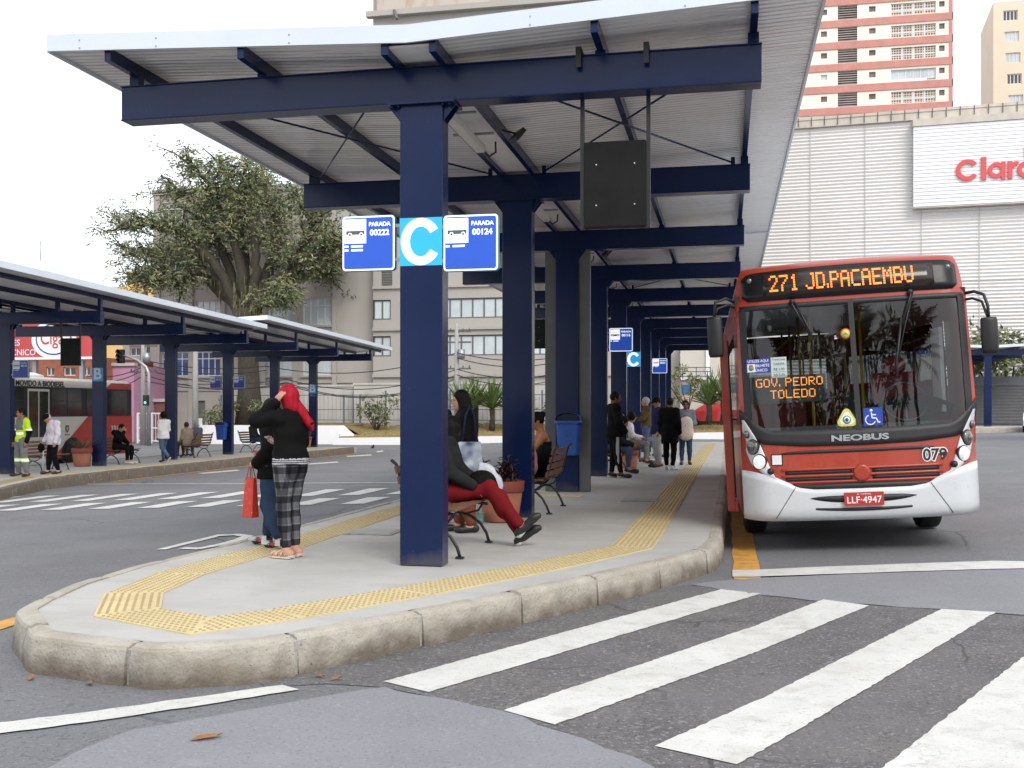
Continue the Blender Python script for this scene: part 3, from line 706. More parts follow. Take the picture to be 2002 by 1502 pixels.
# ================================================================ BINS, POTS, BENCHES
BINB = mat('blue_bin_plastic', (.018,.085,.36), .4, var=.08); BIND = mat('bin_inside', (.005,.01,.03), .7)
def bin_(loc, label):
    t = thing('litter_bin', label, 'litter bin', loc, 0, 'blue litter bins')
    def ring(wx, wy, r, z, n=4):
        P = []
        for cx, cy, a0 in ((wx-r, -wy+r, -math.pi/2), (wx-r, wy-r, 0), (-wx+r, wy-r, math.pi/2), (-wx+r, -wy+r, math.pi)):
            for k in range(n+1): a = a0+k*math.pi/2/n; P.append((cx+r*math.cos(a), cy+r*math.sin(a), z))
        return P+[P[0]]
    m = MB(); rows = [ring(.0,.0,.0,0), ring(.16,.12,.05,0), ring(.165,.125,.05,.03), ring(.20,.155,.05,.53)]; m.grid(rows, 0); m.build('body', BINB, t)
    m = MB(); m.grid([ring(.205,.16,.05,.52), ring(.222,.175,.05,.52), ring(.222,.175,.05,.57), ring(.20,.155,.05,.575)], 0)
    # hood: open arch to the front and back
    rows = []
    for k in range(13):
        a = math.pi*k/12; rows.append([(-.205*math.cos(a), y, .57+.13*math.sin(a)**.7) for y in (-.16,-.14,.14,.16)])
    m.grid(rows, 0); m.build('lid', BINB, t)
    m = MB(); rows = []
    pts = [(-.19*math.cos(math.pi*k/12), -.135, .572+.115*math.sin(math.pi*k/12)**.7) for k in range(13)]
    m.add(pts, [tuple(range(13))]); m.build('opening', BIND, t)
    m = MB()
    for k in range(3):
        a = math.pi/2+k*2*math.pi/3; b = a+1.5
        P = [(.05*math.cos(a+q*.3), .05*math.sin(a+q*.3)) for q in range(5)]
        for q in range(4):
            (x0, z0), (x1, z1) = P[q], P[q+1]; s = .72
            m.add([(x0,0,z0),(x1,0,z1),(x1*s,0,z1*s),(x0*s,0,z0*s)], [(0,1,2,3)], 0, False, Matrix.Translation((0,-.158,.36)) @ Matrix.Rotation(-.06, 4, 'X'))
    m.build('recycling_mark', SBLUED, t)
    m = MB(); m.box((0,.17,.3), (.2,.03,.4)); m.build('bracket', STEEL, t)
    return t
bin_((XC+.06, cY(2)-.29, .86), 'blue recycling bin on the third column beside the seated woman')
bin_((XB-.14, bY(3)-.29, ZB+.58), 'blue litter bin on the left platform column, far behind the red-haired woman')
bin_((XC-.05, cY(4)-.29, .86), 'blue litter bin half hidden behind the standing people in the distance')
TERRA = mat('terracotta', (.36,.135,.075), .7, var=.14, vs=4, bump=.1, bs=30); TERRAD = mat('terracotta_rim', (.25,.055,.04), .65, var=.14, vs=4)
layer_noise(TERRA, 3, .55, .75, (.45,.24,.16), .5)
SOIL = mat('soil', (.05,.035,.025), .95, var=.3, vs=20)
def blade_mat(name, c): return mat(name, c, .55, var=.25, vs=2)
MAROON = blade_mat('maroon_leaf', (.055,.02,.022)); DRYLEAF = blade_mat('dry_straw_leaf', (.24,.15,.08)); BROWNS = mat('plant_stem', (.09,.06,.04), .8, var=.3, vs=10)
def blade(mb, p, d, L, wd, droop, m=0, n=4, fold=.25):
    d = Vector(d).normalized(); sd = d.cross(Vector((0,0,1)))
    if sd.length < .05: sd = Vector((1,0,0))
    sd.normalize(); rows = []; q = Vector(p); st = d.copy()
    for i in range(n+1):
        t = i/n; ww = wd*(math.sin(math.pi*min(1, .15+t*.85)))**.7 if i < n else wd*.05
        up = sd.cross(st)
        rows.append([q - sd*ww/2 + up*ww*fold, q.copy(), q + sd*ww/2 + up*ww*fold])
        q = q + st*L/n; st = (st + Vector((0,0,-droop/n))).normalized()
    mb.grid(rows, m)
def pot(loc, r, h, label, plant, seed):
    random.seed(seed)
    t = thing('plant_pot', label, 'plant pot', loc, 0, 'terracotta plant pots')
    m = MB(); m.lathe([(r*.72,0),(r*.76,.02),(r*.94,h*.74)], 28); m.build('pot', TERRA, t)
    m = MB(); m.lathe([(r*.93,h*.735),(r*.985,h*.735),(r,h*.76),(r*1.02,h*.985),(r*1.0,h),(r*.92,h),(r*.9,h*.93)], 28); m.build('rim', TERRAD, t)
    m = MB(); m.lathe([(r*.89,h*.90),(r*.3,h*.93),(.01,h*.94)], 20); m.build('soil', SOIL, t)
    m = MB(); s = MB()
    if plant == 'cordyline':
        for k in range(11):
            a = random.random()*6.28; rr = r*.75*random.random()**.5; b = Vector((rr*math.cos(a), rr*math.sin(a), h*.9)); hh = random.uniform(.12,.32); tp = b+Vector((random.uniform(-.06,.06), random.uniform(-.06,.06), hh))
            s.tube([b, b.lerp(tp,.5)+Vector((.01,0,0)), tp], [.012,.010,.008], 6)
            for j in range(13):
                z = random.uniform(.25,1.05); a2 = random.random()*6.28; blade(m, b.lerp(tp, z), (math.cos(a2), math.sin(a2), random.uniform(.15,1.3)), random.uniform(.10,.19), .035, random.uniform(.4,1.6))
        s.build('stem', BROWNS, t); m.build('leaves', MAROON, t)
    else:
        for k in range(70):
            a = random.random()*6.28; rr = r*.6*random.random(); blade(m, (rr*math.cos(a), rr*math.sin(a), h*.9), (math.cos(a)*.55, math.sin(a)*.55, random.uniform(.4,1.5)), random.uniform(.25,.62), .018, random.uniform(.4,1.4), n=4)
        m.build('leaves', DRYLEAF, t)
    return t
pot((-2.72, 12.62, ZP), .285, .50, 'large terracotta pot with dark maroon plants before the second column', 'cordyline', 3)
pot((-19.58, 29.2, ZB), .31, .56, 'terracotta pot with dry straw plant by the B column and parked bus', 'dry', 5)
pot((XB-.2, bY(5)-.45, ZB), .30, .50, 'terracotta pot with dry plant at the last left column', 'dry', 8)
pot((XC+.35, 24.9, ZP), .25, .42, 'small terracotta pot between the legs of the waiting people in the distance', 'dry', 9)
WOOD = mat('bench_wood', (.17,.085,.045), .6, var=.25, vs=3, stretch=(6,1,6), bump=.2, bs=20)
def bench(loc, rz, label, L=1.4):
    """sits facing local +X, long along Y"""
    t = thing('park_bench', label, 'bench', loc, rz, 'slatted park benches')
    m = MB()
    for k in range(5): m.box((-.17+k*.094, 0, .425+.012*abs(k-2)), (.082, L, .025))
    m.build('seat', WOOD, t, bevel=.004)
    m = MB(); R = Matrix.Rotation(-.24, 3, 'Y')
    for k in range(4): m.box((-.245-k*.026, 0, .52+k*.098), (.022, L, .07), 0, R)
    m.build('backrest', WOOD, t, bevel=.004)
    for sy in (-1, 1):
        y = sy*(L/2-.1); m = MB()
        def cv(pts, r): m.tube([(x, y, z) for x, z in pts], r, 7)
        cv([(.26,.015),(.235,.10),(.17,.20),(.07,.27),(-.02,.30),(-.10,.28),(-.18,.20),(-.235,.10),(-.27,.015)], .016)
        cv([(.25,.40),(.13,.41),(0,.40),(-.14,.41),(-.22,.44),(-.26,.56),(-.30,.70),(-.35,.86),(-.40,.90)], .016)
        cv([(.20,.41),(.15,.33),(.02,.30)], .012); cv([(-.18,.41),(-.14,.33),(-.05,.30)], .012)
        for x in (.26,-.27): m.box((x, y, .008), (.075,.05,.016))
        m.build('end_frame', IRON, t)
    return t
BPI = math.pi
bench((-2.66, 9.95, ZP), 0, 'slatted park bench behind the nearest column, with the hooded sitter')
bench((-2.55, 14.2, ZP), BPI, 'slatted park bench facing left beside the blue recycling bin')
bench((-2.95, 18.75, ZP), BPI, 'slatted park bench facing left, only its iron arm showing past a column')
bench((-2.45, 23.0, ZP), 0, 'slatted park bench of the man in jeans in the distance')
bench((-2.5, 27.3, ZP), 0, 'slatted park bench farther back holding the woman in white')
bench((-2.5, 31.0, ZP), 0, 'farthest slatted park bench on the C platform')
bench((-19.15, 26.9, ZB), 0, 'slatted park bench between the worker and the old man')
bench((-19.3, 30.95, ZB), 0, 'slatted park bench of the man in black beside the letter B column')
bench((-19.25, 35.7, ZB), BPI, 'slatted park bench with two people seen from behind on the left platform')
bench((-19.3, 40.6, ZB), 0, 'farthest slatted park bench on the left platform, behind the blue bin')
# ================================================================ BUSES
RED = mat('bus_red_paint', (.37,.038,.015), .34, var=.08, vs=1.5, coat=.25)
layer_noise(RED, 7, .58, .8, (.24,.035,.025), .45)
BWHITE = mat('bus_white_paint', (.60,.62,.64), .35, var=.03, vs=1, coat=.35)
layer_noise(BWHITE, 2.5, .56, .8, (.50,.50,.49), .5); layer_noise(BWHITE, 60, .66, .74, (.25,.23,.21), .5); layer_noise(BWHITE, 14, .6, .72, (.40,.385,.36), .5, 6, (1,1,3))
BCREAM = mat('bus_cream_paint', (.80,.76,.68), .35, var=.03, vs=1, coat=.2)
BRED2 = mat('bus_red_side', (.58,.045,.03), .35, var=.05, vs=1, coat=.2)
BGLOSS = mat('gloss_black_panel', (.008,.008,.010), .3, var=.1, spec=.3)
BMATT = mat('black_trim', (.014,.014,.016), .5, var=.2, vs=6)
WGLASS = glass('windscreen_glass', (.74,.78,.78), .012, 1.62)
SGLASS = glass('side_window_glass', (.30,.33,.34), .02, 1.6)
LEDM = mat('orange_led', (1.0,.21,.02), .5, var=.02, emit=1.25)
LEDY = mat('amber_led', (1.0,.33,.03), .5, var=.02, emit=1.2)
HEADON = mat('headlight_lit', (.80,.80,.78), .1, var=.3, vs=9, emit=.42, metal=.5)
LENS = mat('lamp_lens', (.19,.19,.18), .08, var=.35, vs=22, metal=.55)
INTG = mat('bus_interior_grey', (.26,.26,.265), .7); INTY = mat('yellow_handrail', (.50,.34,.02), .4); INTR = mat('red_seat', (.24,.012,.012), .6); DASH = mat('dashboard', (.055,.058,.06), .65)
BLU = mat('sticker_blue', (.02,.06,.36), .4, var=.04); PAPER = mat('paper_pale', (.55,.63,.62), .6, var=.05); STKY = mat('sticker_yellow', (.62,.58,.10), .5, var=.1); STKG = mat('sticker_green', (.12,.34,.16), .5); STKR = mat('sticker_red', (.55,.07,.03), .5)
PLATE = mat('plate_red', (.42,.035,.025), .4, var=.08)
def lerp_(x, X, Y): return float(np.interp(x, X, Y))
def FS(x, z):
    b = lerp_(z, [.3,.42,.85,1.15,1.3,2.0,2.65,2.76,3.05,3.13], [.07,0,.0,.03,.045,.11,.185,.20,.29,.40])
    a = abs(x); return b + .09*(a/1.25)**2 + .24*max(0, (a-lerp_(z, [1.2,1.5,2.6,2.75], [.92,1.06,1.06,.95]))/.33)**2.6
def hw(z): return 1.25 - .018*max(0, z-1.2) - .11*max(0, (z-2.78)/.35)**2.5
def FP(x, z, off=0):
    return Vector((x, FS(x, z)-off, z))
def colpatch(mb, x0, x1, lo, hi, off, nx=24, nz=4, m=0, edge=True, smooth=True):
    rows = []
    for i in range(nx+1):
        x = x0+(x1-x0)*i/nx; a, b = lo(x), hi(x)
        r = [FP(x, a+(b-a)*j/nz, off) for j in range(nz+1)]
        if edge: r = [FP(x, a, -.004)] + r + [FP(x, b, -.004)]
        rows.append(r)
    if edge:
        for k in (0, -1):
            x = x0 if k == 0 else x1; a, b = lo(x), hi(x)
            extra = [FP(x, a+(b-a)*j/nz, -.004) for j in range(nz+1)]; extra = [extra[0]]+extra+[extra[-1]]
            rows = [extra]+rows if k == 0 else rows+[extra]
    mb.grid(rows, m, smooth)
def cf(v): return (lambda x: v)
def sym(X, Y): return lambda x: lerp_(abs(x), X, Y)
gbot = lambda x: 1.285 + .02*(abs(x)/.98)**2 + .15*max(0, (abs(x)-.93)/.26)**1.7
btop = sym([0,.5,.68,.75,.9,1.0,1.15,1.26], [.672,.675,.70,.745,.815,.845,.885,.895])
rtop = sym([0,.6,1.05,1.28], [1.122,1.132,1.172,1.45])
F5 = {'0':'0111010001100111010111001100010111 0'.replace(' ','')}
FONT = {'2':['01110','10001','00001','00010','00100','01000','11111'],'7':['11111','00001','00010','00100','01000','01000','01000'],'1':['00100','01100','00100','00100','00100','00100','01110'],
'J':['00011','00001','00001','00001','00001','10001','01110'],'D':['11110','10001','10001','10001','10001','10001','11110'],'.':['0','0','0','0','0','1','1'],'P':['11110','10001','10001','11110','10000','10000','10000'],
'A':['01110','10001','10001','11111','10001','10001','10001'],'C':['01111','10000','10000','10000','10000','10000','01111'],'E':['11111','10000','10000','11110','10000','10000','11111'],
'M':['10001','11011','10101','10101','10001','10001','10001'],'B':['11110','10001','10001','11110','10001','10001','11110'],'U':['10001','10001','10001','10001','10001','10001','01110'],
'G':['01111','10000','10000','10011','10001','10001','01111'],'O':['01110','10001','10001','10001','10001','10001','01110'],'V':['10001','10001','10001','10001','01010','01010','00100'],'R':['11110','10001','10001','11110','10100','10010','10001'],
'T':['11111','00100','00100','00100','00100','00100','00100'],'L':['10000','10000','10000','10000','10000','10000','11111'],' ':['00']*7}
def led(mb, txt, x0, zt, px, pz, P, bold=False):
    x = x0
    for ch in txt:
        g = FONT[ch]
        for r, row in enumerate(g):
            for c, b in enumerate(row):
                if b == '1':
                    for q in ((0, .5) if bold else (0,)):
                        xx = x+(c+q)*px; zz = zt-r*pz; h, k = px*(.40 if not bold else .24), pz*.40
                        mb.add([P(xx-h, zz-k), P(xx+h, zz-k), P(xx+h, zz+k), P(xx-h, zz+k)], [(0,1,2,3)])
        x += (len(g[0])+1)*px
    return x
def wheel(parent, x, y, side, name='wheel'):
    m = MB(); A = frame((x, y, .48), (0,1,0), (0,0,1)) ; s = 1
    prof = [(.27,-.14),(.40,-.145),(.46,-.12),(.48,-.09),(.48,.09),(.46,.12),(.40,.145),(.27,.14)]
    m.lathe(prof, 28, (0,0,0), 0, A); w_ = m.build('wheel', RUBBER, parent)
    r = MB(); z = .10*side
    r.lathe([(.27,z-.02*side),(.265,z+.03*side),(.22,z+.0),(.14,z-.03*side),(.11,z+.05*side),(.02,z+.06*side)], 22, (0,0,0), 0, A)
    for k in range(8): a = k*math.pi/4; r.lathe([(.016,-.0),(.016,.02*side)], 6, (.185*math.cos(a), .185*math.sin(a), z+.0), 0, A)
    r.build('rim', STEEL, w_)
    return w_
def bus(name, label, loc, rz, roll, L=11.2, detail=True, side_bands=None, roofm=None, arches=()):
    t = thing(name, label, 'bus', loc, rz)
    t.rotation_euler = (0, -roll, rz)
    # ---- shell
    m = MB(); zt = lambda x: 3.13-.035*(abs(x)/1.2)**2
    ZS = [.36,.5,.7,.9,1.1]
    def colr(x, zz): return [FP(x, z) for z in zz]
    xs = [-1,-.97,-.93,-.86,-.76,-.62,-.45,-.25,0,.25,.45,.62,.76,.86,.93,.97,1]
    def rowg(z): return [FP(s_*hw(z), z) for s_ in xs]
    low = [[FP(s_*hw(z), z) for z in ZS] + [FP(s_*hw(1.29), gbot(s_*hw(1.29))+(-.004 if abs(s_) < .95 else 0))] for s_ in xs]
    m.grid(low, 0)
    m.grid([rowg(z) for z in (2.66,2.70,2.76,2.84,2.92,3.0,3.06,3.09)] + [[Vector((s_*1.08, FS(s_*1.08,3.12)+.05, zt(s_*1.1))) for s_ in xs]], 0)
    for sg in (-1, 1):   # pillars beside the windscreen
        rows = []
        for k in range(11):
            z = gbot(1.17)+(2.66-gbot(1.17))*k/10; rows.append([FP(sg*x, z) for x in np.linspace(1.165, hw(z), 7)])
        m.grid(rows, 0)
    front = m
    edge = [(hw(z), FS(hw(z), z), z) for z in [.36,.5,.7,.9,1.1,1.25,1.4,1.6,1.9,2.2,2.5,2.66,2.76,2.84,2.92,3.0,3.06,3.09]]
    wz0, wz1 = (1.42, 2.46) if detail else (1.78, 2.76)
    for sg in (-1, 1):
        cutz = [.36, wz0-.0, wz1, 2.86]
        # lower side, window posts, upper side
        for (za, zb, mi) in ((.36, wz0, 1), (wz1, 2.88, 2)):
            zz = np.linspace(za, zb, 4); ys = [None, 1.2, L*.5, L-.12, L]
            rows = []
            for z in zz: rows.append([Vector((sg*hw(z), FS(hw(z), z), z))] + [Vector((sg*hw(z), y, z)) for y in ys[1:4]] + [Vector((sg*(hw(z)-.1), L, z))])
            m.grid(rows, mi if side_bands else 0, False)
        yy = 1.45
        posts = [(1.0, 1.45)] + [(1.45+k*1.45-.04, 1.45+k*1.45+.04) for k in range(1, 6)] + [(10.15, L)]
        for k, (a, b) in enumerate(posts):
            rows = [[Vector((sg*hw(z), (a if k else FS(hw(z), z)), z)), Vector((sg*hw(z), min(b, L-.12), z))] + ([Vector((sg*(hw(z)-.1), L, z))] if b == L else []) for z in np.linspace(wz0, wz1, 4)]
            m.grid(rows, 3 if 0 < k < 6 else (1 if side_bands else 0), False)
    # roof
    rows = []
    rr = [Vector((sg*hw(z), 0, z)) for sg, z in []]
    sec = [(-hw(2.88), 2.88), (-hw(3.0), 3.0), (-1.08, 3.09), (-.8, 3.115), (0, 3.13), (.8, 3.115), (1.08, 3.09), (hw(3.0), 3.0), (hw(2.88), 2.88)]
    for k, y in enumerate([None, 1.2, L*.5, L-.15, L]):
        rows.append([Vector((x, (FS(x, z) + (.06 if z > 3.08 else 0)) if y is None else y, z if y != L else 2.88+(z-2.88)*.6)) for x, z in sec])
    m.grid(rows, 4 if roofm else 0)
    # rear wall, floor
    mi_ = 1 if side_bands else 0
    for (xa, za, xb, zb) in ((-1.15,.36,1.15,1.55), (-1.15,2.5,1.15,3.0), (-1.15,1.55,-.95,2.5), (.95,1.55,1.15,2.5)): m.add([(xa,L,za),(xb,L,za),(xb,L,zb),(xa,L,zb)], [(0,1,2,3)], mi_)
    m.build('body', [RED, side_bands or RED, (roofm or RED) if side_bands else RED, BMATT, roofm or RED], t)
    m = MB(); m.span((-1.2, .35, .62), (1.2, L-.05, .70)); m.span((-1.1, 1.5, .40), (1.1, L-.2, .62)); m.build('floor', INTG, t)
    m = MB(); m.add([(-.96,L-.01,1.54),(.96,L-.01,1.54),(.96,L-.01,2.51),(-.96,L-.01,2.51)], [(0,1,2,3)]); m.build('rear_window', SGLASS, t)
    # side glass
    for sg in (-1, 1):
        m = MB(); m.add([(sg*1.205, 1.3, wz0-.02), (sg*1.205, L-.2, wz0-.02), (sg*1.19, L-.2, wz1+.02), (sg*1.19, 1.3, wz1+.02)], [(0,1,2,3)])
        m.build('side_window', SGLASS, t)
    for y, in (((2.2 if detail else 2.65),), (L-3.75,)):
        for sg in (-1, 1): wheel(t, sg*1.06, y, sg)
    # seats and rails inside
    m = MB()
    for k in range(7):
        for x in (-.95,-.5,.5,.95):
            y = 2.6+k*1.05; m.box((x, y, 1.18), (.4,.4,.08)); m.box((x, y+.2, 1.5), (.4,.07,.62))
    m.build('seats', INTR, t)
    m = MB()
    for k in range(6):
        for x in (-.3,.3):
            m.tube([(x, 1.7+k*1.5, .7), (x, 1.7+k*1.5, 2.75)], .02, 6); 
    for x in (-.3,.3): m.tube([(x, 1.6, 2.55), (x, L-.5, 2.55)], .018, 6)
    m.build('handrails', INTY, t)
    if not detail: return t
    # ---- front: windscreen
    m = MB(); zz = lambda x: 2.672
    colpatch(m, -1.18, 1.18, lambda x: gbot(x)-.01, zz, .004, 30, 10, 0, False); m.build('windscreen', WGLASS, t)
    m = MB(); colpatch(m, -1.255, 1.255, lambda x: max(rtop(x), .0), lambda x: gbot(x)+.012+(.012 if abs(x) > 1 else 0), .012, 40, 3)
    for sg in (-1, 1):
        rows = []
        for k in range(13):
            z = gbot(1.13)-.02+(2.655-gbot(1.13))*k/12; rows.append([FP(sg*x, z, .012) for x in (1.125, 1.16, 1.20)])
        m.grid(rows)
    colpatch(m, -1.19, 1.19, cf(2.615), lambda x: 2.672, .0115, 24, 2)
    m.build('windscreen_rubber', BMATT, t)
    m = MB(); rows = [[FP(x, z, .014) for x in (-.028, .028)] for z in np.linspace(1.28, 2.66, 8)]; m.grid(rows, 0); m.build('centre_post', BMATT, t)
    # destination display
    m = MB(); colpatch(m, -1.15, 1.15, lambda x: 2.715+.05*max(0, (abs(x)-1.07)/.08)**2, lambda x: 3.055-.03*(x/1.15)**2-.05*max(0, (abs(x)-1.05)/.1)**2, .012, 40, 4)
    dpl = m.build('destination_panel', BGLOSS, t)
    m = MB(); colpatch(m, -.92, .90, cf(2.765), cf(3.005), .0145, 20, 2); m.build('display_window', mat('display_brown', (.028,.018,.015), .18), dpl)
    m = MB(); led(m, '271 JD.PACAEMBU', -.845, 2.975, .0187, .0262, lambda x, z: FP(x, z, .019), True); m.build('led_text', LEDM, dpl)
    for sg in (-1, 1):
        m = MB(); p = FP(sg*1.06, 2.95, .012); m.ell(p, (.03,.014,.03), 0, 12); m.build('marker_lamp', LENS, t)
    # lower front
    m = MB(); colpatch(m, -1.253, 1.253, lambda x: .345+.02*(abs(x)/1.25)**6, btop, .02, 50, 6); bmp = m.build('bumper', BWHITE, t)
    m = MB(); colpatch(m, -.55, .55, lambda x: .53+.05*(abs(x)/.55)**3, lambda x: .605-.02*(abs(x)/.55)**6, .0235, 20, 1); colpatch(m, -.50, .50, lambda x: .44+.02*(abs(x)/.5)**2, lambda x: .475+.005*(abs(x)/.5)**2, .0235, 20, 1); m.build('bumper_slot', BMATT, bmp)
    m = MB()
    for sg in (-1, 1):
        for k in range(14): pass
        m.tube([FP(sg*(.70-.0)+sg*.22*q, btop(.72)-.02-(btop(.72)-.40)*q*1.0, .021) for q in np.linspace(0,1,8)], .004, 5)
    m.build('bumper_seam', BMATT, bmp)
    m = MB()
    colpatch(m, -.83, .76, cf(1.052), lambda x: 1.088-.02*(abs(x)/.83)**8, .006, 24, 1)
    for z in (.855, .785):
        for a, b in ((-.80,-.10), (.11,.80)): colpatch(m, a, b, cf(z-.016), cf(z+.018), .006, 14, 1)
    colpatch(m, -.72, .72, lambda x: btop(x)-.006, lambda x: max(btop(x)+.008, .735-.015*(abs(x)/.7)**2), .008, 24, 1)
    m.build('grille_slot', BMATT, t)
    m = MB()
    for z in (.888, .820, .752): colpatch(m, -.84, .84, cf(z-.012), cf(z+.012), .016, 20, 1)
    m.build('grille_bar', RED, t)
    m = MB(); m.lathe([(.088,0),(.088,.022),(.07,.03),(.04,.028)], 24, (0,0,0), 0, frame(FP(0,.835,.006), (1,0,0), (0,.0,1))); m.build('round_badge', RED, t)
    for sg in (-1, 1):
        # pale lamp housing
        outer = [(1.235,1.44),(1.225,1.30),(1.20,1.10),(1.15,.96),(1.02,.85),(.90,.795)]
        inner = [(1.205,1.44),(1.07,1.22),(1.03,1.12),(.985,1.0),(.945,.89),(.895,.795)]
        rows = []
        for k in range(25):
            s_ = k/24*5; i = min(4, int(s_)); f = s_-i
            o = (outer[i][0]+(outer[i+1][0]-outer[i][0])*f, outer[i][1]+(outer[i+1][1]-outer[i][1])*f); q = (inner[i][0]+(inner[i+1][0]-inner[i][0])*f, inner[i][1]+(inner[i+1][1]-inner[i][1])*f)
            rows.append([FP(sg*(o[0]+(q[0]-o[0])*j/6), o[1]+(q[1]-o[1])*j/6, .022 if 0 < j < 6 else .0) for j in range(7)])
        m = MB(); m.grid(rows); hs = m.build('lamp_housing', BWHITE, t)
        for (x, z, r, mt, nm) in ((1.185,1.285,.042,LENS,'indicator'), (1.125,1.145,.082,LENS,'headlight'), (1.065,.985,.080,HEADON,'headlight'), (.955,.882,.034,BMATT,'fog_lamp')):
            p = FP(sg*x, z, .018); e = .02; n = Vector((FS(sg*x+e, z)-FS(sg*x-e, z), -2*e, 0)).normalized(); xd = Vector((0,0,1)).cross(n).normalized()*-1
            M = frame(p, xd*-1 if False else Vector((-n.y, n.x, 0)), (0,0,1))
            if (M.to_3x3() @ Vector((0,0,1))).dot(n) < 0: M = frame(p, -Vector((-n.y, n.x, 0)), (0,0,1))
            m = MB(); m.lathe([(r,-.03),(r*1.08,.004),(r,.01)], 24, (0,0,0), 1, M); m.lathe([(r*.98,.008),(r*.85,.020),(r*.5,.030),(.005,.034)], 24, (0,0,0), 0, M)
            if nm == 'headlight': m.lathe([(r*.40,.0335),(r*.36,.037),(.004,.040)], 16, (0,0,0), 0, M)
            m.build(nm, [mt, BMATT], t)
    # writing and stickers
    fm = lambda x, z, off: frame(FP(x, z, off), (1, FS(x+.05,z)/.05-FS(x,z)/.05, 0), (0,0,1))
    m = MB(); m.text('NEOBUS', .085, fm(0,1.20,.016), .004, 0, .0035, sx=1.85); m.build('lettering', CHROME, t)
    m = MB(); m.text('079', .17, fm(.765,.985,.010), .001, 0, .014); o_ = m.build('fleet_number', WHITE, t)
    m = MB(); m.text('079', .17, fm(.765,.985,.014), .001, 0, .003); m.build('digits', BMATT, o_)
    m = MB(); M = fm(-.88,1.0,.008); m.prism([(-.062,-.062),(.062,-.062),(.062,.062),(-.062,.062)], 0, .004, 1, M); m.prism([(-.05,-.05),(.05,-.05),(.05,.05),(-.05,.05)], .004, .006, 0, M); m.build('white_square', [WHITE, BMATT], t)
    M = fm(0,.565,.05); m = MB(); m.prism([(-.205,-.07),(.205,-.07),(.205,.07),(-.205,.07)], 0, .008, 0, M)
    pl = m.build('licence_plate', PLATE, t, bevel=.003)
    m = MB(); m.text('LLF·4947', .098, M @ Matrix.Translation((0,-.012,.0095)), .001, 0, .001); m.text('SP - CAMPINAS', .022, M @ Matrix.Translation((0,.05,.0095)), .001); m.build('lettering', WHITE, pl)
    # windscreen stickers (on the glass)
    M = fm(.155,1.41,.010); m = MB(); m.prism([(-.10,-.095),(.10,-.095),(.10,.095),(-.10,.095)], 0, .002, 0, M); st = m.build('wheelchair_sticker', BLU, t)
    m = MB(); m.lathe([(.016,.002),(.016,.0035)], 12, (-.02,.066,0), 0, M)
    def ln(P, w_):
        for (x0,y0),(x1,y1) in zip(P, P[1:]):
            d = Vector((x1-x0, y1-y0, 0)).normalized(); n = Vector((-d.y, d.x, 0))*w_/2
            m.prism([(x0-n.x,y0-n.y),(x1-n.x,y1-n.y),(x1+n.x,y1+n.y),(x0+n.x,y0+n.y)], .002, .0035, 0, M)
    ln([(-.018,.045),(-.012,-.012),(.03,-.014),(.052,-.062),(.07,-.055)], .013); ln([(-.016,.022),(.03,.02)], .011)
    ln([(-.03+.052*math.cos(a), -.03+.05*math.sin(a)) for a in np.linspace(1.9, 5.9, 12)], .011); m.build('wheelchair_symbol', WHITE, st)
    M = fm(-.12,1.40,.010); m = MB()
    def tri(r, z0, z1, mi):
        P = []
        for k in range(3):
            a = math.pi/2+k*2*math.pi/3
            for q in (-.35,-.12,.12,.35): P.append((r*math.cos(a+q)*(.86 if abs(q) > .2 else .95), r*math.sin(a+q)*(.86 if abs(q) > .2 else .95)))
        m.prism(P, z0, z1, mi, M)
    tri(.115, 0, .002, 0); tri(.082, .002, .003, 1); m.lathe([(.045,.003),(.045,.004)], 18, (0,-.008,0), 2, M); m.lathe([(.032,.004),(.032,.005)], 18, (0,-.008,0), 1, M); m.lathe([(.02,.005),(.02,.006)], 6, (0,-.008,0), 3, M)
    m.build('triangle_sticker', [STKY, WHITE, STKG, BLU], t)
    M = fm(-.075,2.30,.010); m = MB(); m.lathe([(.058,0),(.058,.002)], 20, (0,0,0), 0, M); m.lathe([(.045,.002),(.045,.003)], 20, (0,0,0), 1, M); m.prism([(-.03,-.01),(.03,-.01),(.0,.02)], .003, .004, 2, M); m.build('round_sticker', [STKR, STKY, STKG], t)
    M = fm(-.80,1.985,.010); m = MB(); m.prism([(-.085,-.11),(.085,-.11),(.085,.11),(-.085,.11)], 0, .002, 0, M)
    for s_, y in (('TARIFA',.035), ('R$ 5,90',-.02), ('R$ 5,45',-.08)): m.text(s_, .038, M @ Matrix.Translation((0,y,.003)), .0004, 1)
    m.text('TransCamp', .030, M @ Matrix.Translation((0,.085,.003)), .0004, 1); m.prism([(-.07,-.05),(.07,-.05),(.07,-.047),(-.07,-.047)], .002, .003, 1, M); m.build('fare_notice', [PAPER, BMATT], t)
    M = fm(-1.02,2.015,.010); m = MB(); m.prism([(-.13,-.075),(.13,-.075),(.13,.075),(-.13,.075)], 0, .002, 0, M)
    for s_, y, x in (('UTILIZE AQUI',.05,0), ('BILHETE',.0,.045), ('ÚNICO',-.05,.03)): m.text(s_, .042 if y != .05 else .037, M @ Matrix.Translation((x,y,.003)), .0004, 1, .0008)
    m.prism([(-.12,-.065),(-.035,-.065),(-.035,.022),(-.12,.022)], .002, .003, 1, M); m.lathe([(.03,.003),(.03,.004)], 14, (-.078,-.022,0), 2, M); m.prism([(-.1,-.01),(-.06,-.01),(-.06,.012),(-.1,.012)], .004, .005, 3, M); m.build('ticket_notice', [BLU, WHITE, STKG, STKR], t)
    # inside: dashboard, line display, driver's cab
    m = MB(); m.span((-1.12,.55,.7), (1.12,.95,1.33)); m.span((-1.12,.42,1.0), (1.12,.6,1.24)); m.build('dashboard', DASH, t)
    m = MB()
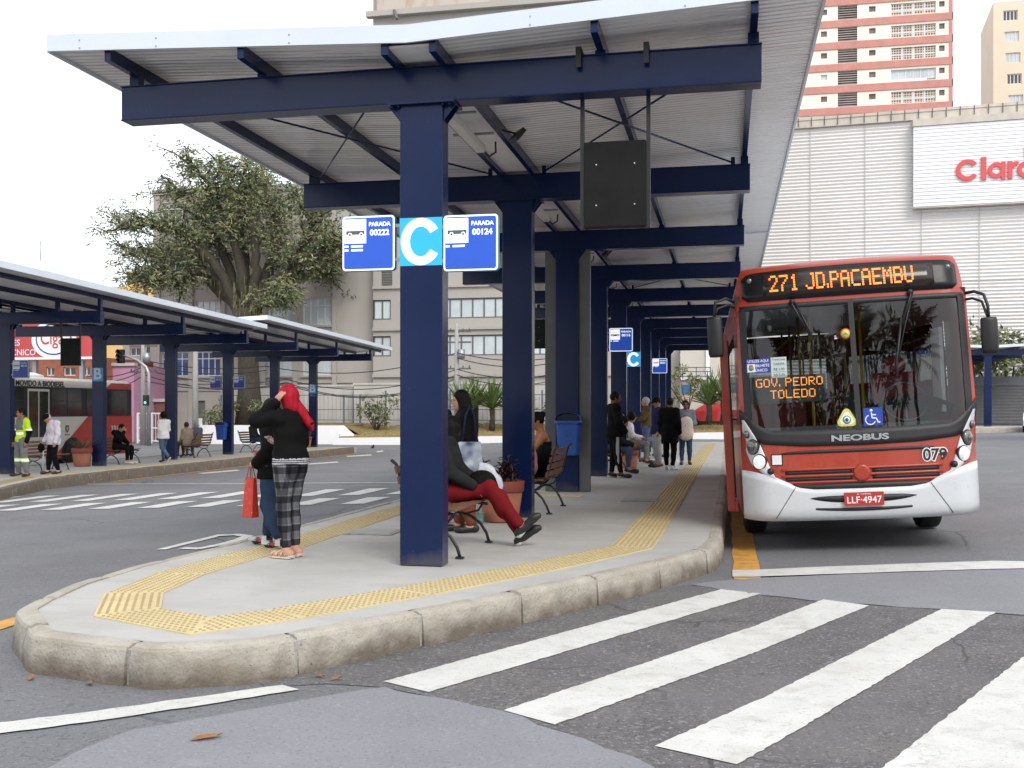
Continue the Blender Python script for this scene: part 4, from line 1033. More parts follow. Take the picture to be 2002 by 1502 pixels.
    rows = [[Vector((.18+.95*i/10, .62+.25*j/4, 1.33+ (.30*math.sin(math.pi*(.1+.8*i/10))**.6)*math.cos(j/4*1.2))) for i in range(11)] for j in range(5)]; m.grid(rows); m.build('instrument_cowl', DASH, t)
    m = MB(); c = Vector((.62, .78, 1.55)); M = frame(c, (1,0,0), (0,.5,.87)); P = [M @ Vector((.24*math.cos(a), .24*math.sin(a), 0)) for a in np.linspace(0, 2*math.pi, 25)]; m.tube(P, .017, 6, caps=False); m.bar(M @ Vector((-.23,0,0)), M @ Vector((.23,0,0)), .04, .02); m.tube([c, c+Vector((0,-.1,-.4))], .03, 6); m.build('steering_wheel', BLACK, t)
    m = MB(); m.box((.66,1.42,1.1), (.5,.5,.14)); m.box((.66,1.66,1.5), (.5,.12,.8)); m.ell((.66,1.6,1.98), (.15,.07,.12)); m.build('driver_seat', INTR, t)
    m = MB(); m.span((.08,1.85,.7), (1.15,1.9,1.7)); m.build('cab_partition', DASH, t)
    m = MB(); m.span((1.02,.75,1.42), (1.06,1.2,2.35)); m.build('cab_pillar', WHITE, t)
    m = MB(); m.box((-.70,.50,1.755), (.86,.05,.30)); lb = m.build('line_display', BMATT, t)
    m = MB(); led(m, 'GOV. PEDRO', -1.035, 1.872, .0142, .0135, lambda x, z: Vector((x, .468, z)), False); led(m, 'TOLEDO', -.88, 1.742, .0142, .0135, lambda x, z: Vector((x, .468, z))); m.build('led_text', LEDY, lb)
    # wipers
    for (xa, za), (xb, zb), (xc, zc) in (((-.62,2.68),(-.50,2.40),(-.42,2.26)), ((.63,2.70),(.52,2.36),(.44,1.98))):
        m = MB(); m.tube([FP(xa, za, .03), FP(xa, za-.03, .05), FP(xb, zb, .045)], .011, 6); m.tube([FP(xa+.03, za, .03), FP(xb+.03, zb, .045), FP(xc+.01, zc, .03)], .008, 6); m.tube([FP(xb, zb+.08, .025), FP(xc, zc, .02), FP(xc-.01, zc-.18, .018)], .013, 6); m.lathe([(.03,0),(.03,.05)], 10, (0,0,0), 0, frame(FP(xa, za, .0), (1,0,0), (0,0,1))); m.build('wiper', BLACK, t)
    # mirrors
    def mirror(sg, xm, zm, w_, h_, ytip, pts):
        m = MB(); m.tube(pts, .017, 8); m.tube([Vector(p)+Vector((-.02*sg,.01,-.07)) for p in pts[:-1]]+[Vector(pts[-1])], .014, 8); m.box(pts[0], (.07,.1,.14)); a = m.build('mirror_arm', BLACK, t)
        m = MB(); m.lathe([(.001,-h_/2-.005),(w_*.42,-h_/2),(w_*.5,-h_/2+.04),(w_*.52,0),(w_*.5,h_/2-.03),(w_*.44,h_/2),(.001,h_/2+.006)], 16, (0,0,0)); 
        for v in m.v: v.y *= .55; 
        m2 = MB(); m2.add([Vector((xm,ytip,zm))+v for v in m.v], m.f, 0, True); mo = m2.build('mirror', BLACK, a)
    mirror(1, 1.40, 2.19, .175, .37, .12, [(1.20,.40,2.66),(1.30,.25,2.665),(1.375,.17,2.62),(1.40,.13,2.50),(1.40,.12,2.36)])
    mirror(-1, -1.47, 2.36, .17, .44, .25, [(-1.20,.42,2.72),(-1.33,.34,2.78),(-1.45,.28,2.74),(-1.47,.25,2.58)])
    # open front door leaf seen edge-on
    m = MB(); m.span((-1.42,.86,.40), (-1.335,.90,2.42)); m.span((-1.335,.80,.40), (-1.30,1.35,.52)); d_ = m.build('open_door', RED, t, bevel=.004)
    m = MB(); m.span((-1.33,.9,.55), (-1.31,1.4,2.35)); m.build('door_glass', BGLOSS, d_)
    return t
bc = bus('city_bus', 'red and white city bus facing the camera with lit orange destination board', (1.48, 11.85, gz(1.47)+.005), math.radians(1.2), math.radians(3.0), roofm=BWHITE)
bc.scale = (1, 1, 1.035)
# ---------------------------------------------------------------- parked bus on the left
bb = bus('city_bus', 'red and cream bus parked side-on behind the left platform, reading MOVIDO A BIODIESEL', (-24.5, 26.3, -.46), 0, 0, L=11.1, detail=False, side_bands=BCREAM, roofm=BCREAM)
bb.scale = (1, 1.06, 1.04)
m = MB(); X = 1.256
def sp(poly, m, x=X, mi=0, th=.006):
    n = len(poly); vs = [(x, p[0], p[1]) for p in poly]+[(x+th, p[0], p[1]) for p in poly]
    m.add(vs, [tuple(range(n)), tuple(range(n, 2*n))[::-1]]+[(i, (i+1) % n, n+(i+1) % n, n+i) for i in range(n)], mi)
sp([(6.25,.36),(11.0,.36),(11.0,1.775),(8.25,1.775)], m); sp([(9.3,2.77),(11.0,2.77),(11.0,3.0),(9.7,3.0)], m, 1.215, th=.02); m.build('red_panel', BRED2, bb)
DBG = mat('dark_bus_glass', (.035,.04,.042), .07, var=.5, vs=1.5)
for a, b in ((2.4,4.85),(6.2,7.9),(8.15,9.3)): 
    for (q0, q1) in ((1.80,2.30),(2.32,2.74)):
        n = max(1, round((b-a)/.85))
        for k in range(n): m = MB(); sp([(a+(b-a)*k/n+.03,q0),(a+(b-a)*(k+1)/n-.03,q0),(a+(b-a)*(k+1)/n-.03,q1),(a+(b-a)*k/n+.03,q1)], m, 1.243, th=.004); m.build('window', DBG, bb)
m = MB(); sp([(9.45,1.82),(10.7,1.82),(10.7,2.72),(9.45,2.72)], m, 1.243, th=.004)
m.build('window', DBG, bb)
m = MB(); sp([(1.5,1.77),(11.0,1.77),(11.0,2.78),(1.5,2.78)], m, 1.232, th=.009); m.build('window_band', BMATT, bb)
m = MB(); sp([(5.0,.55),(6.1,.55),(6.1,2.70),(5.0,2.70)], m, 1.247, th=.006); d_ = m.build('door', BCREAM, bb)
m = MB()
for a, b in ((5.06,5.52),(5.58,6.04)): sp([(a,1.1),(b,1.1),(b,2.62),(a,2.62)], m, 1.254, th=.004)
m.build('door_glass', mat('door_glass_dark', (.05,.05,.03), .1, var=.5, vs=2), d_)
m = MB(); M = frame((1.225, 5.7, 2.87), (0,1,0), (0,0,1)); m.text('MOVIDO A BIODIESEL', .25, M, .004, 0, .006, sx=1.02); m.build('lettering', BMATT, bb)
m = MB(); M = frame((1.264, 9.95, 1.3), (0,1,0), (0,0,1)); m.text('3311', .30, M, .002, 0, .006, sx=1.1); m.build('fleet_number', WHITE, bb)
m = MB(); M = frame((1.264, 7.05, 1.35), (0,1,0), (0,0,1)); m.prism([(-.09,.12),(.09,.12),(.09,-.05),(0,-.14),(-.09,-.05)], 0, .004, 0, M); m.prism([(-.05,.07),(.05,.07),(.05,-.03),(0,-.08),(-.05,-.03)], .004, .006, 1, M); m.prism([(-.14,-.22),(.14,-.22),(.14,-.19),(-.14,-.19)], 0, .004, 0, M); m.build('city_crest', [SGREY, STKY], bb)
for yc in (7.35, 2.65):
    m = MB(); P = [(yc+.62*math.cos(a), .44+.62*math.sin(a)) for a in np.linspace(-.14, math.pi+.14, 22)]; sp(P, m, 1.262, th=.004); m.build('wheel_arch', BMATT, bb)
for yc in (7.35, 2.65):
    wheel(bb, 1.20, yc, 1)
m = MB(); m.lathe([(.75,0),(.72,.08),(.4,.16),(.05,.18)], 20, (0,6.4,3.12)); 
for v in m.v: v.x *= .8
m.build('roof_hatch', WHITE, bb)
# ================================================================ BACKGROUND: PLANTED STRIP, BUILDINGS, POLES, TREES
def facade(mb, O, ux, W_, H_, holes, m=0, depth=.18, mr=None):
    """wall of W_ x H_ from corner O along ux with real openings; reveals go inwards (away from -n)"""
    O = Vector(O); ux = Vector(ux).normalized(); up = Vector((0,0,1)); n = ux.cross(up)   # n points outwards to the viewer for ux to the right
    xs = sorted({0, W_} | {min(W_, max(0, v)) for h in holes for v in (h[0], h[2])}); zs = sorted({0, H_} | {min(H_, max(0, v)) for h in holes for v in (h[1], h[3])})
    P = lambda x, z, d=0: O + ux*x + up*z - n*d
    for i in range(len(xs)-1):
        for j in range(len(zs)-1):
            cx, cz = (xs[i]+xs[i+1])/2, (zs[j]+zs[j+1])/2
            if any(h[0] < cx < h[2] and h[1] < cz < h[3] for h in holes): continue
            mb.add([P(xs[i],zs[j]), P(xs[i+1],zs[j]), P(xs[i+1],zs[j+1]), P(xs[i],zs[j+1])], [(0,1,2,3)], m)
    for a, b, c, d in holes:
        for q in (((a,b),(c,b)), ((c,b),(c,d)), ((c,d),(a,d)), ((a,d),(a,b))):
            (x0,z0),(x1,z1) = q; mb.add([P(x0,z0), P(x1,z1), P(x1,z1,depth), P(x0,z0,depth)], [(0,1,2,3)], m if mr is None else mr)
    return P
WALLG = mat('grey_beige_render', (.40,.375,.34), .85, var=.04, vs=.5, bump=.1, bs=8)
layer_noise(WALLG, .25, .45, .75, (.345,.325,.295), .6, stretch=(1,1,.35)); layer_noise(WALLG, 1.3, .6, .8, (.285,.262,.232), .4, stretch=(2,2,.25))
WALLL = mat('light_concrete_wall', (.50,.48,.45), .85, var=.08, vs=.9, bump=.1, bs=10); layer_noise(WALLL, .9, .5, .75, (.30,.29,.27), .6, stretch=(1,1,.5))
TRIM = mat('dark_trim', (.12,.115,.11), .7); FRAMEW = mat('window_frame_white', (.62,.62,.60), .5, var=.06)
PANE = mat('window_pane_pale', (.50,.56,.58), .08, var=.18, vs=.35, spec=.8); PANEB = mat('window_pane_blue', (.06,.10,.24), .08, var=.35, vs=.4); PANED = mat('window_pane_dark', (.06,.065,.07), .08, var=.4, vs=.5); LOUV = mat('louvre_grey', (.13,.13,.125), .6, var=.12)  # PANE: sky reflection and curtains are put into its pale base colour
WHITEW = mat('whitewashed_wall', (.80,.80,.80), .8, var=.04, vs=1.2); layer_noise(WHITEW, 1.2, .58, .8, (.62,.61,.58), .4)
def window(parent, P, a, b, c, d, cols, tops=None, pane=PANE, fr=FRAMEW, dep=.16, fw=.07):
    m = MB()
    def rect(x0,z0,x1,z1,d0,d1,mb,mi=0):
        v = [P(x0,z0,d0),P(x1,z0,d0),P(x1,z1,d0),P(x0,z1,d0),P(x0,z0,d1),P(x1,z0,d1),P(x1,z1,d1),P(x0,z1,d1)]
        mb.add(v, [(0,1,2,3),(7,6,5,4),(0,4,5,1),(1,5,6,2),(2,6,7,3),(3,7,4,0)], mi)
    rect(a,b,c,b+fw,dep-.06,dep,m); rect(a,d-fw,c,d,dep-.06,dep,m)
    for k in range(cols+1):
        x = a+(c-a)*k/cols; x0 = min(max(x-fw/2, a), c-fw); rect(x0,b+fw,x0+fw,d-fw,dep-.06,dep,m)
    if tops: z = b+(d-b)*tops; rect(a+fw,z-fw/2,c-fw,z+fw/2,dep-.065,dep-.002,m)
    w_ = m.build('window', fr, parent); g = MB(); g.add([P(a+.02,b+.02,dep-.01),P(c-.02,b+.02,dep-.01),P(c-.02,d-.02,dep-.01),P(a+.02,d-.02,dep-.01)], [(0,1,2,3)]); g.build('pane', pane, w_)
    return w_
# ---- grey office building: lower left block and tall right block
YF = 68.0
def fx(u, v, Y=YF): p = onY(u, v, Y); return p.x, p.z
t = thing('office_building', 'long grey beige office building with ribbon windows behind the planted strip', 'building', (0, YF, -.6))
x0, x1 = fx(300, 800)[0], fx(748, 800)[0]; zt = fx(560, 364)[1]+.6
def rows_(vs): return [(fx(500, b)[1]+.6, fx(500, a)[1]+.6) for a, b in vs]
cols_ = [(316,368),(383,431),(524,572),(592,648)]; vr = [(390,432),(484,542),(586,638),(687,735)]
rz_ = rows_(vr); holes = []; kinds = []
for ri, (zb, z2) in enumerate(rz_):
    for ci, (ua, ub) in enumerate(cols_):
        holes.append((fx(ua, 700)[0]-x0, zb, fx(ub, 700)[0]-x0, z2)); kinds.append((ri, ci))
holes.append((fx(386,800)[0]-x0, .15, fx(401,800)[0]-x0, 2.9))
mb = MB(); P = facade(mb, (x0, 0, 0), (1,0,0), x1-x0, zt, holes)
mb.span((x0,.3,zt-.3),(x1,14,zt-.02)); mb.span((x0-.02,.02,0),(x0,14,zt-.01))
mb.build('wall', WALLG, t)
for (h, k) in zip(holes, kinds): window(t, P, *h, 4, .72, PANEB if k[0] == 3 and k[1] < 2 else (PANED if k[0] < 2 else PANE))
m = MB(); h = holes[-1]; m.add([P(h[0],h[1],.15),P(h[2],h[1],.15),P(h[2],h[3],.15),P(h[0],h[3],.15)], [(0,1,2,3)]); m.build('door', LOUV, t)
m = MB()
for u in (310, 374, 437, 516, 578, 655):
    x = fx(u, 700)[0]; m.span((x-.16,-.16,0),(x+.16,-.002,zt-.3))
m.build('pilaster', WALLG, t)
for v in (748, 762): m = MB(); z = fx(500, v)[1]+.6; m.span((x0,-.10,z-.07),(x1,-.002,z+.07)); m.build('ledge', WALLG, t)
m = MB(); m.span((x0,-.22,zt-.25),(x1,-.002,zt+.1)); m.build('parapet', WALLG, t)
for (zb, z2) in rz_:
    for ua, ub in cols_: m = MB(); m.span((fx(ua-3,700)[0],-.18,zb-.14),(fx(ub+3,700)[0],-.003,zb-.0)); m.build('window_sill', WALLG, t)
# tall block
xa, xb = fx(738, 700)[0], fx(1452, 700)[0]; H2 = 38.
holes = []; kk = []
for (va, vb) in ((586,625),(657,697)):
    zb, z2 = [fx(900, v)[1]+.6 for v in (vb, va)]
    for ua, ub, nn in ((738,772,2),(864,996,6),(1040,1100,3),(1330,1420,4)): holes.append((max(0,fx(ua,700)[0]-xa), zb, fx(ub,700)[0]-xa, z2)); kk.append(nn)
lz = [fx(750, v)[1]+.6 for v in (570,500)]; holes.append((fx(754,700)[0]-xa, lz[0], fx(775,700)[0]-xa, lz[1])); lz2 = [fx(750, v)[1]+.6 for v in (728,661)]
mb = MB(); O2 = -.9; P = facade(mb, (xa, O2, 0), (1,0,0), xb-xa, H2, holes)
mb.add([(xa,O2,0),(xa,O2+18,0),(xa,O2+18,H2),(xa,O2,H2)], [(3,2,1,0)]); mb.add([(xb,O2,0),(xb,O2+18,0),(xb,O2+18,H2),(xb,O2,H2)], [(0,1,2,3)])
mb.build('wall', WALLG, t)
for h, nn in zip(holes, kk): window(t, P, *h, nn, None, PANE, TRIM, fw=.09)
h = holes[-1]; m = MB()
for k in range(14): z = h[1]+(h[3]-h[1])*(k+.5)/14; m.add([P(h[0],z-.06,.05),P(h[2],z-.06,.05),P(h[2],z+.06,.16),P(h[0],z+.06,.16)], [(0,1,2,3)])
m.build('louvre', LOUV, t)
for v in (562, 644, 735): m = MB(); z = fx(900, v)[1]+.6; m.span((xa,O2-.16,z-.10),(xb,O2-.002,z+.10)); m.build('ledge', WALLG, t)
m = MB(); z = fx(760, 40)[1]+.6; m.span((xa-.35,O2-.5,z-.18),(xb,O2-.002,z+.18)); m.build('ledge', WALLG, t)
STAIN = mat('stained_render', (.50,.44,.38), .85, var=.03, vs=.5); layer_noise(STAIN, .35, .48, .6, (.40,.28,.20), .75, stretch=(1.6,1,.5))
m = MB(); m.span((fx(749,20)[0],O2-.45,z+.2),(xb,O2-.01,H2-.1)); m.build('parapet', STAIN, t)
m = MB(); pp = onY(770, 20, YF+O2-.5); m.bar((pp.x,O2-.45,pp.z+.6),(pp.x+.5,O2-1.4,pp.z-.35),.16,.16); m.build('spout', TRIM, t)
# ---- planted strip: white retaining wall, low white kerb, dry grass, boundary wall and rail fence
YK = 60.6
pL, pR = onY(384, 860, YK), onY(690, 860, YK)
zt_ = onY(600, 832, YK).z; g0 = gz(pL.x)
t = thing('planter_wall', 'long whitewashed retaining wall with a sloped right end', 'wall', (0, YK, 0))
m = MB(); x0, x1 = pL.x, pR.x; xs_ = onY(668, 840, YK).x
m.prism([(x0,g0-.2),(x1+.4,g0-.2),(x1+.1,g0+.5),(xs_,zt_),(x0,zt_)], 0, .4, 0, frame((0,.4,0),(1,0,0),(0,0,1)))
m.span((x0,.4,g0-.2),(x0+.4,5.5,zt_-.01)); m.build('wall', WHITEW, t)
m = MB(); m.span((onY(380,850,YK).x-.05,-.15,zt_+.005),(onY(391,850,YK).x,.3,onY(385,818,YK).z)); m.build('pillar', WHITEW, t)
t = thing('white_kerb', 'low whitewashed kerb in front of the dry grass', 'kerb wall', (0, YK-.9, 0))
m = MB(); pa, pb = onY(650, 868, YK-.9), onY(1432, 860, YK-.9); zk = onY(720, 857, YK-.9).z
m.prism([(pa.x,gz(pa.x)-.1),(pb.x,gz(pb.x)-.1),(pb.x,onY(1400,845,YK-.9).z),(-12,onY(900,852,YK-.9).z),(pa.x,zk)], 0, .3, 0, frame((0,.3,0),(1,0,0),(0,0,1))); m.build('kerb', WHITEW, t)
DRYG = mat('dry_grass', (.24,.17,.07), .95, var=.25, vs=6, bump=.4, bs=30); layer_noise(DRYG, 1.5, .45, .7, (.12,.13,.045), .7)
m = MB(); N = 24
ra = [onY(662+(1440-662)*i/N, 857-10*i/N, YK-.55) for i in range(N+1)]; rb = [Vector((onY(676+(1440-676)*i/N, 840, 65).x, 65.0, zt_+random.uniform(-.1,.15))) for i in range(N+1)]
m.grid([[Vector((a.x,a.y+.25,gz(a.x)-.2)) for a in ra], ra, [a.lerp(b,.5)+Vector((0,0,random.uniform(.0,.1))) for a, b in zip(ra, rb)], rb])
m.add([(x0-.5,61.0,zt_-.06),(xs_-.1,61.0,zt_-.06),(xs_+.3,66,zt_+.1),(x0-.5,66,zt_+.1)], [(0,1,2,3)])
m.add([(xs_-.1,60.95,zt_-.06),(xs_+.3,66,zt_+.1),(xs_+.3,66,-.4),(xs_-.1,60.95,-.4)], [(0,1,2,3)])
rz0 = [(xs_-.1+k*.05, 60.97+k*.5, zt_-.06) for k in range(8)]
m.grid([rz0, [(x_+.5, y_, zt_-.22-.1*(k%2)) for k, (x_, y_, z_) in enumerate(rz0)], [(x_+1.5, y_, -.05) for x_, y_, z_ in rz0]])
m.build('dry_grass_bank', DRYG, kind='structure')
GBL = [mat('dry_grass_blade', (.30,.21,.08), .9, var=.3, vs=5)]
m = MB()
for k in range(1500):
    i = random.random()*N; a = ra[int(i)]; b = rb[int(i)]; p = a.lerp(b, random.random()); p = p + Vector((random.random(), 0, .0)); q = random.random()*6.3; h = random.uniform(.06,.2)
    m.add([p+Vector((-.03,0,-.02)), p+Vector((.03,0,-.02)), p+Vector((.1*math.cos(q),.1*math.sin(q),h))], [(0,1,2)])
m.build('dry_grass', GBL, kind='stuff')
YW = 65.6
def wall_(ua, ub, vt, label, cap=True, Y=YW, mt=WALLL, hv=None):
    a, b = onY(ua, 800, Y), onY(ub, 800, Y); z = onY((ua+ub)/2, vt, Y).z; t = thing('boundary_wall', label, 'wall', (0, Y, 0))
    m = MB(); m.span((a.x,0,-.5),(b.x,.25,z)); m.build('wall', mt, t)
    if cap: m = MB(); m.span((a.x-.05,-.06,z+.002),(b.x+.05,.31,z+.14)); m.build('coping', WALLL, t)
    return t
wall_(692, 1120, 752, 'tall stained concrete boundary wall behind the yucca plants')
wall_(440, 690, 757, 'pale panelled concrete wall left of the tall stained one', Y=66.4, mt=WALLL)
RAIL = mat('grey_green_rail', (.12,.15,.17), .5)
t = thing('rail_fence', 'thin metal frame fence with posts in front of the boundary walls', 'fence', (0, 64.6, 0))
pz0, pz1 = zt_, onY(600, 772, 64.6).z
for u in (432, 502, 556, 618, 672, 704, 754, 800, 880, 960, 1060, 1090):
    x = onY(u, 800, 64.6).x; m = MB(); m.span((x-.05,-.05,pz0),(x+.05,.05,pz1+(.25 if u > 740 else 0))); m.build('post', RAIL, t)
m = MB(); xa_, xb_ = onY(432,800,64.6).x, onY(1090,800,64.6).x
for z in (pz0+.3, (pz0+pz1)/2, pz1-.03): m.span((xa_,-.02,z-.025),(xb_,.02,z+.025))
k = xa_
while k < xb_: m.span((k-.008,-.008,pz0+.3),(k+.008,.008,pz1)); k += .28
m.build('rail_panel', RAIL, t)
# ---- pale house between shelter end and bus
t = thing('pale_house', 'pale low house with railings seen beyond the far end of the C platform', 'house', (0, 70, 0))
m = MB(); a, b = onY(1330,760,66), onY(1450,760,66); m.span((a.x,-4,.2),(b.x,4,onY(1400,672,66).z)); m.build('wall', mat('pale_plaster', (.56,.53,.47), .85, var=.05, vs=.6), t)
m = MB(); x = onY(1384,760,66).x; m.span((x-.12,-4.15,.2),(x+.12,-4.002,onY(1400,676,66).z)); m.span((a.x,-4.2,onY(1380,741,66).z-.06),(b.x,-4.003,onY(1380,741,66).z+.06)); m.build('pilaster', WHITEW, t)
m = MB()
for v in (720,728,737): z = onY(1350,v,66).z; m.span((a.x,-4.9,z-.03),(onY(1390,760,66).x,-4.84,z+.03))
for u in (1336,1362,1389): x = onY(u,760,66).x; m.span((x-.03,-4.9,onY(1350,742,66).z),(x+.03,-4.84,onY(1350,719,66).z))
m.build('railing', RAIL, t)
m = MB(); m.span((onY(1332,760,66).x,-4.1,onY(1340,770,66).z),(onY(1352,760,66).x,-4.004,onY(1340,752,66).z)); m.build('blue_panel', mat('blue_panel', (.06,.16,.36), .6), t)
# ---- corrugated big wall with the sign
YG = 82.0
A, B = onY(1462, 240, 84), onY(2130, 220, 82); A.z = B.z = 0
ux = (B-A).normalized(); Lw = (B-A).length
t = thing('retail_building', 'huge grey corrugated metal building with white sign box and red letters', 'building', (A.x, A.y, 0), math.atan2(ux.y, ux.x))
CORR = mat('corrugated_metal', (.74,.725,.71), .5, metal=.1, var=.04, vs=.3); layer_noise(CORR, .12, .5, .8, (.67,.66,.65), .6, stretch=(1,1,.4))
Ht = 23.3; m = MB(); N = 88; rows = []
for k in range(N+1):
    z = .0+(Ht)*k/N; z2 = z+Ht/N*.55
    rows.append([Vector((0,0,z)), Vector((Lw,0,z))]); rows.append([Vector((0,-.02,z+Ht/N*.08)), Vector((Lw,-.02,z+Ht/N*.08))]); rows.append([Vector((0,-.085,z2)), Vector((Lw,-.085,z2))]); rows.append([Vector((0,-.02,z+Ht/N*.95)), Vector((Lw,-.02,z+Ht/N*.95))])
m.grid(rows, 0, False); m.span((0,.05,0),(Lw,30,Ht-.2)); m.build('corrugated_wall', CORR, t)
m = MB()
for k in range(1, 6): x = Lw*k/6+.7; m.span((x-.03,-.135,0),(x+.03,-.122,Ht))
m.span((0,-.135,11.2),(Lw,-.123,11.26)); m.build('sheet_joint', mat('joint_grey', (.5,.49,.48), .6), t)
CAPM = mat('wall_cap_beige', (.56,.51,.44), .8, var=.15, vs=1); m = MB(); m.span((-.1,-.3,Ht),(Lw,.4,Ht+.75)); m.span((-.1,-.36,Ht+.55),(Lw,-.302,Ht+.75)); m.build('roof_edge', CAPM, t)
m = MB(); xx = 0
for k in range(26): x = k*Lw/25; m.span((x-.03,-.38,Ht+.05),(x+.03,-.362,Ht+.75))
m.build('roof_edge_post', TRIM, t)
def onwall(u, v):
    k = (u-UC)/FPX; dr = Vector((k*CS-SN, k*SN+CS, 0)); # solve A + ux s = dr d
    det = dr.x*(-ux.y)+ux.x*dr.y; d = (A.x*(-ux.y)+ux.x*A.y)/det; p = dr*d; s = (p-A).dot(ux); return s, CAMH+(VH-v)*d/FPX
s0, z1 = onwall(1784, 254); _, z0 = onwall(1790, 409)
BWH = mat('sign_board_white', (.80,.82,.84), .5, var=.03, vs=.4); m = MB()
zz = np.linspace(z0, z1, 23)
for a_, b_ in zip(zz, zz[1:]): m.span((s0,-.85,a_+.015),(Lw,-.14,b_-.015))
m.build('sign_board', BWH, t)
m = MB(); m.span((s0-.02,-.82,z0-.08),(Lw,-.15,z0+.0)); m.span((s0-.05,-.95,z1+.01),(Lw,-.15,z1+.5)); m.build('sign_edge', CAPM, t)
CLR = mat('sign_letter_red', (.66,.085,.085), .5, var=.05)
sc0, zb_ = onwall(1866, 357); s_r, zc = onwall(1958, 318)
def ring(mb, cx, cz, R, r, a0, a1, d=.35):
    n = 36; vs = []
    for k in range(n+1):
        a = a0+(a1-a0)*k/n
        vs += [(cx+R*math.cos(a), -1.0, cz+R*math.sin(a)), (cx+r*math.cos(a), -1.0, cz+r*math.sin(a)), (cx+R*math.cos(a), -1.0+d, cz+R*math.sin(a)), (cx+r*math.cos(a), -1.0+d, cz+r*math.sin(a))]
    fs = []
    for k in range(n): o = 4*k; fs += [(o,o+4,o+5,o+1),(o,o+2,o+6,o+4),(o+1,o+5,o+7,o+3)]
    fs += [(0,1,3,2),(4*n,4*n+2,4*n+3,4*n+1)]
    mb.add(vs, fs)
pxm = (onwall(1958,340)[0]-onwall(1866,340)[0])/92
Zof = lambda v, u=1920: onwall(u, v)[1]
Sof = lambda u: onwall(u, 340)[0]
zC = Zof(338, 1890)
m = MB(); ring(m, Sof(1888), zC, 22.5*pxm, 13.5*pxm, .62, 2*math.pi-.62); m.build('letter', CLR, t)
m = MB(); m.span((Sof(1914.5),-1.0,Zof(357,1920)),(Sof(1924.5),-.65,Zof(313,1920))); m.build('letter', CLR, t)
m = MB(); zA = Zof(338.5,1945); ring(m, Sof(1944), zA, 16.5*pxm, 8.2*pxm, 0, 2*math.pi); m.span((Sof(1953.5),-1.006,Zof(356,1955)),(Sof(1961.5),-.65,Zof(322,1955))); m.build('letter', CLR, t)
m = MB(); m.span((Sof(1966),-1.006,Zof(354.5,1970)),(Sof(1975),-.65,Zof(321,1970))); ring(m, Sof(1982.5), Zof(333,1982), 12.5*pxm, 4.5*pxm, 1.1, math.pi); m.build('letter', CLR, t)
m = MB(); ring(m, Sof(2002), Zof(337,2002), 17.5*pxm, 9*pxm, 0, 2*math.pi); m.build('letter', CLR, t)
m = MB(); m.span((Sof(1999),-1.0,Zof(312,2002)),(Sof(2008),-.65,Zof(291,2002))); m.build('letter', CLR, t)
# ---- striped tower
CREAM = mat('cream_render', (.80,.74,.64), .85, var=.04, vs=.4); BRICKR = mat('red_band', (.52,.235,.195), .85, var=.12, vs=.8); layer_noise(BRICKR, .6, .55, .8, (.60,.33,.27), .5)  # tower cream and red paled to carry distance haze in the colour
COBO = mat('cobogo_block', (.36,.31,.27), .9, var=.3, vs=14, bump=.3, bs=4)
def grid_mat(m, sx, sz, c):
    t_ = m.node_tree; b = t_.nodes['Principled BSDF']; src = b.inputs['Base Color'].links[0].from_socket; tc = t_.nodes.new('ShaderNodeTexCoord'); mp = t_.nodes.new('ShaderNodeMapping'); mp.inputs['Rotation'].default_value = (math.pi/2,0,0); mp.inputs['Scale'].default_value = (1,1,1)
    br = t_.nodes.new('ShaderNodeTexBrick'); br.inputs['Scale'].default_value = 1; br.inputs['Brick Width'].default_value = sx; br.inputs['Row Height'].default_value = sz; br.inputs['Mortar Size'].default_value = .05; br.offset = 0
    br.inputs['Color1'].default_value = (*c,1); br.inputs['Color2'].default_value = (*[k*.8 for k in c],1); br.inputs['Mortar'].default_value = (.62,.55,.46,1)
    t_.links.new(tc.outputs['Object'], mp.inputs[0]); t_.links.new(mp.outputs[0], br.inputs[0]); t_.links.new(br.outputs[0], b.inputs['Base Color'])
grid_mat(COBO, .34, .34, (.16,.13,.11))
YT = 150.; TOWW = mat('tower_window_brown', (.15,.12,.105), .3, var=.4, vs=.6); TOWL = mat('tower_louvre', (.30,.265,.24), .7, var=.15, vs=.6)
pa, pb = onY(1540, 200, YT), onY(1862, 200, YT)
t = thing('apartment_tower', 'cream apartment tower with red bands rising behind the corrugated building', 'building', (pa.x, YT, 0))
X = lambda u: onY(u, 100, YT).x-pa.x; Z = lambda v: onY(1700, v, YT).z
W_ = X(1861); HT = Z(-120)
mb = MB(); fl = [(Z(40-43*2+43*k+0), k) for k in range(0, 9)]
holes = []; info = []; 
band0 = [36+42.8*k for k in range(-3, 6)]
for k, vb in enumerate(band0):
    zb = Z(vb+42.8-1); ztp = Z(vb+14.5)        # cream strip between this band and the next
    hz = ztp-zb
    for ua, ub, f0, f1, kd in ((1605,1617,.42,.82,'s'),(1638,1676,.0,1.,'l'),(1699,1712,.42,.82,'s'),(1742,1830,.02,.86,'c'),(1836,1847,.42,.82,'s')):
        holes.append((X(ua), zb+hz*f0, X(ub), zb+hz*f1)); info.append((kd, k))
P = facade(mb, (0,0,0), (1,0,0), W_, HT, holes, depth=.35)
mb.add([(W_,0,0),(W_,18,0),(W_,18,HT),(W_,0,HT)], [(0,1,2,3)]); mb.add([(0,0,HT),(W_,0,HT),(W_,18,HT),(0,18,HT)], [(0,1,2,3)]); mb.add([(0,0,0),(0,18,0),(0,18,HT),(0,0,HT)], [(3,2,1,0)])
mb.build('wall', CREAM, t)
for vb in band0:
    m = MB(); m.span((-.05,-.14,Z(vb+14)),(W_+.12,-.003,Z(vb))); m.span((W_+.002,-.14,Z(vb+14)),(W_+.12,18,Z(vb))); m.build('red_band', BRICKR, t)
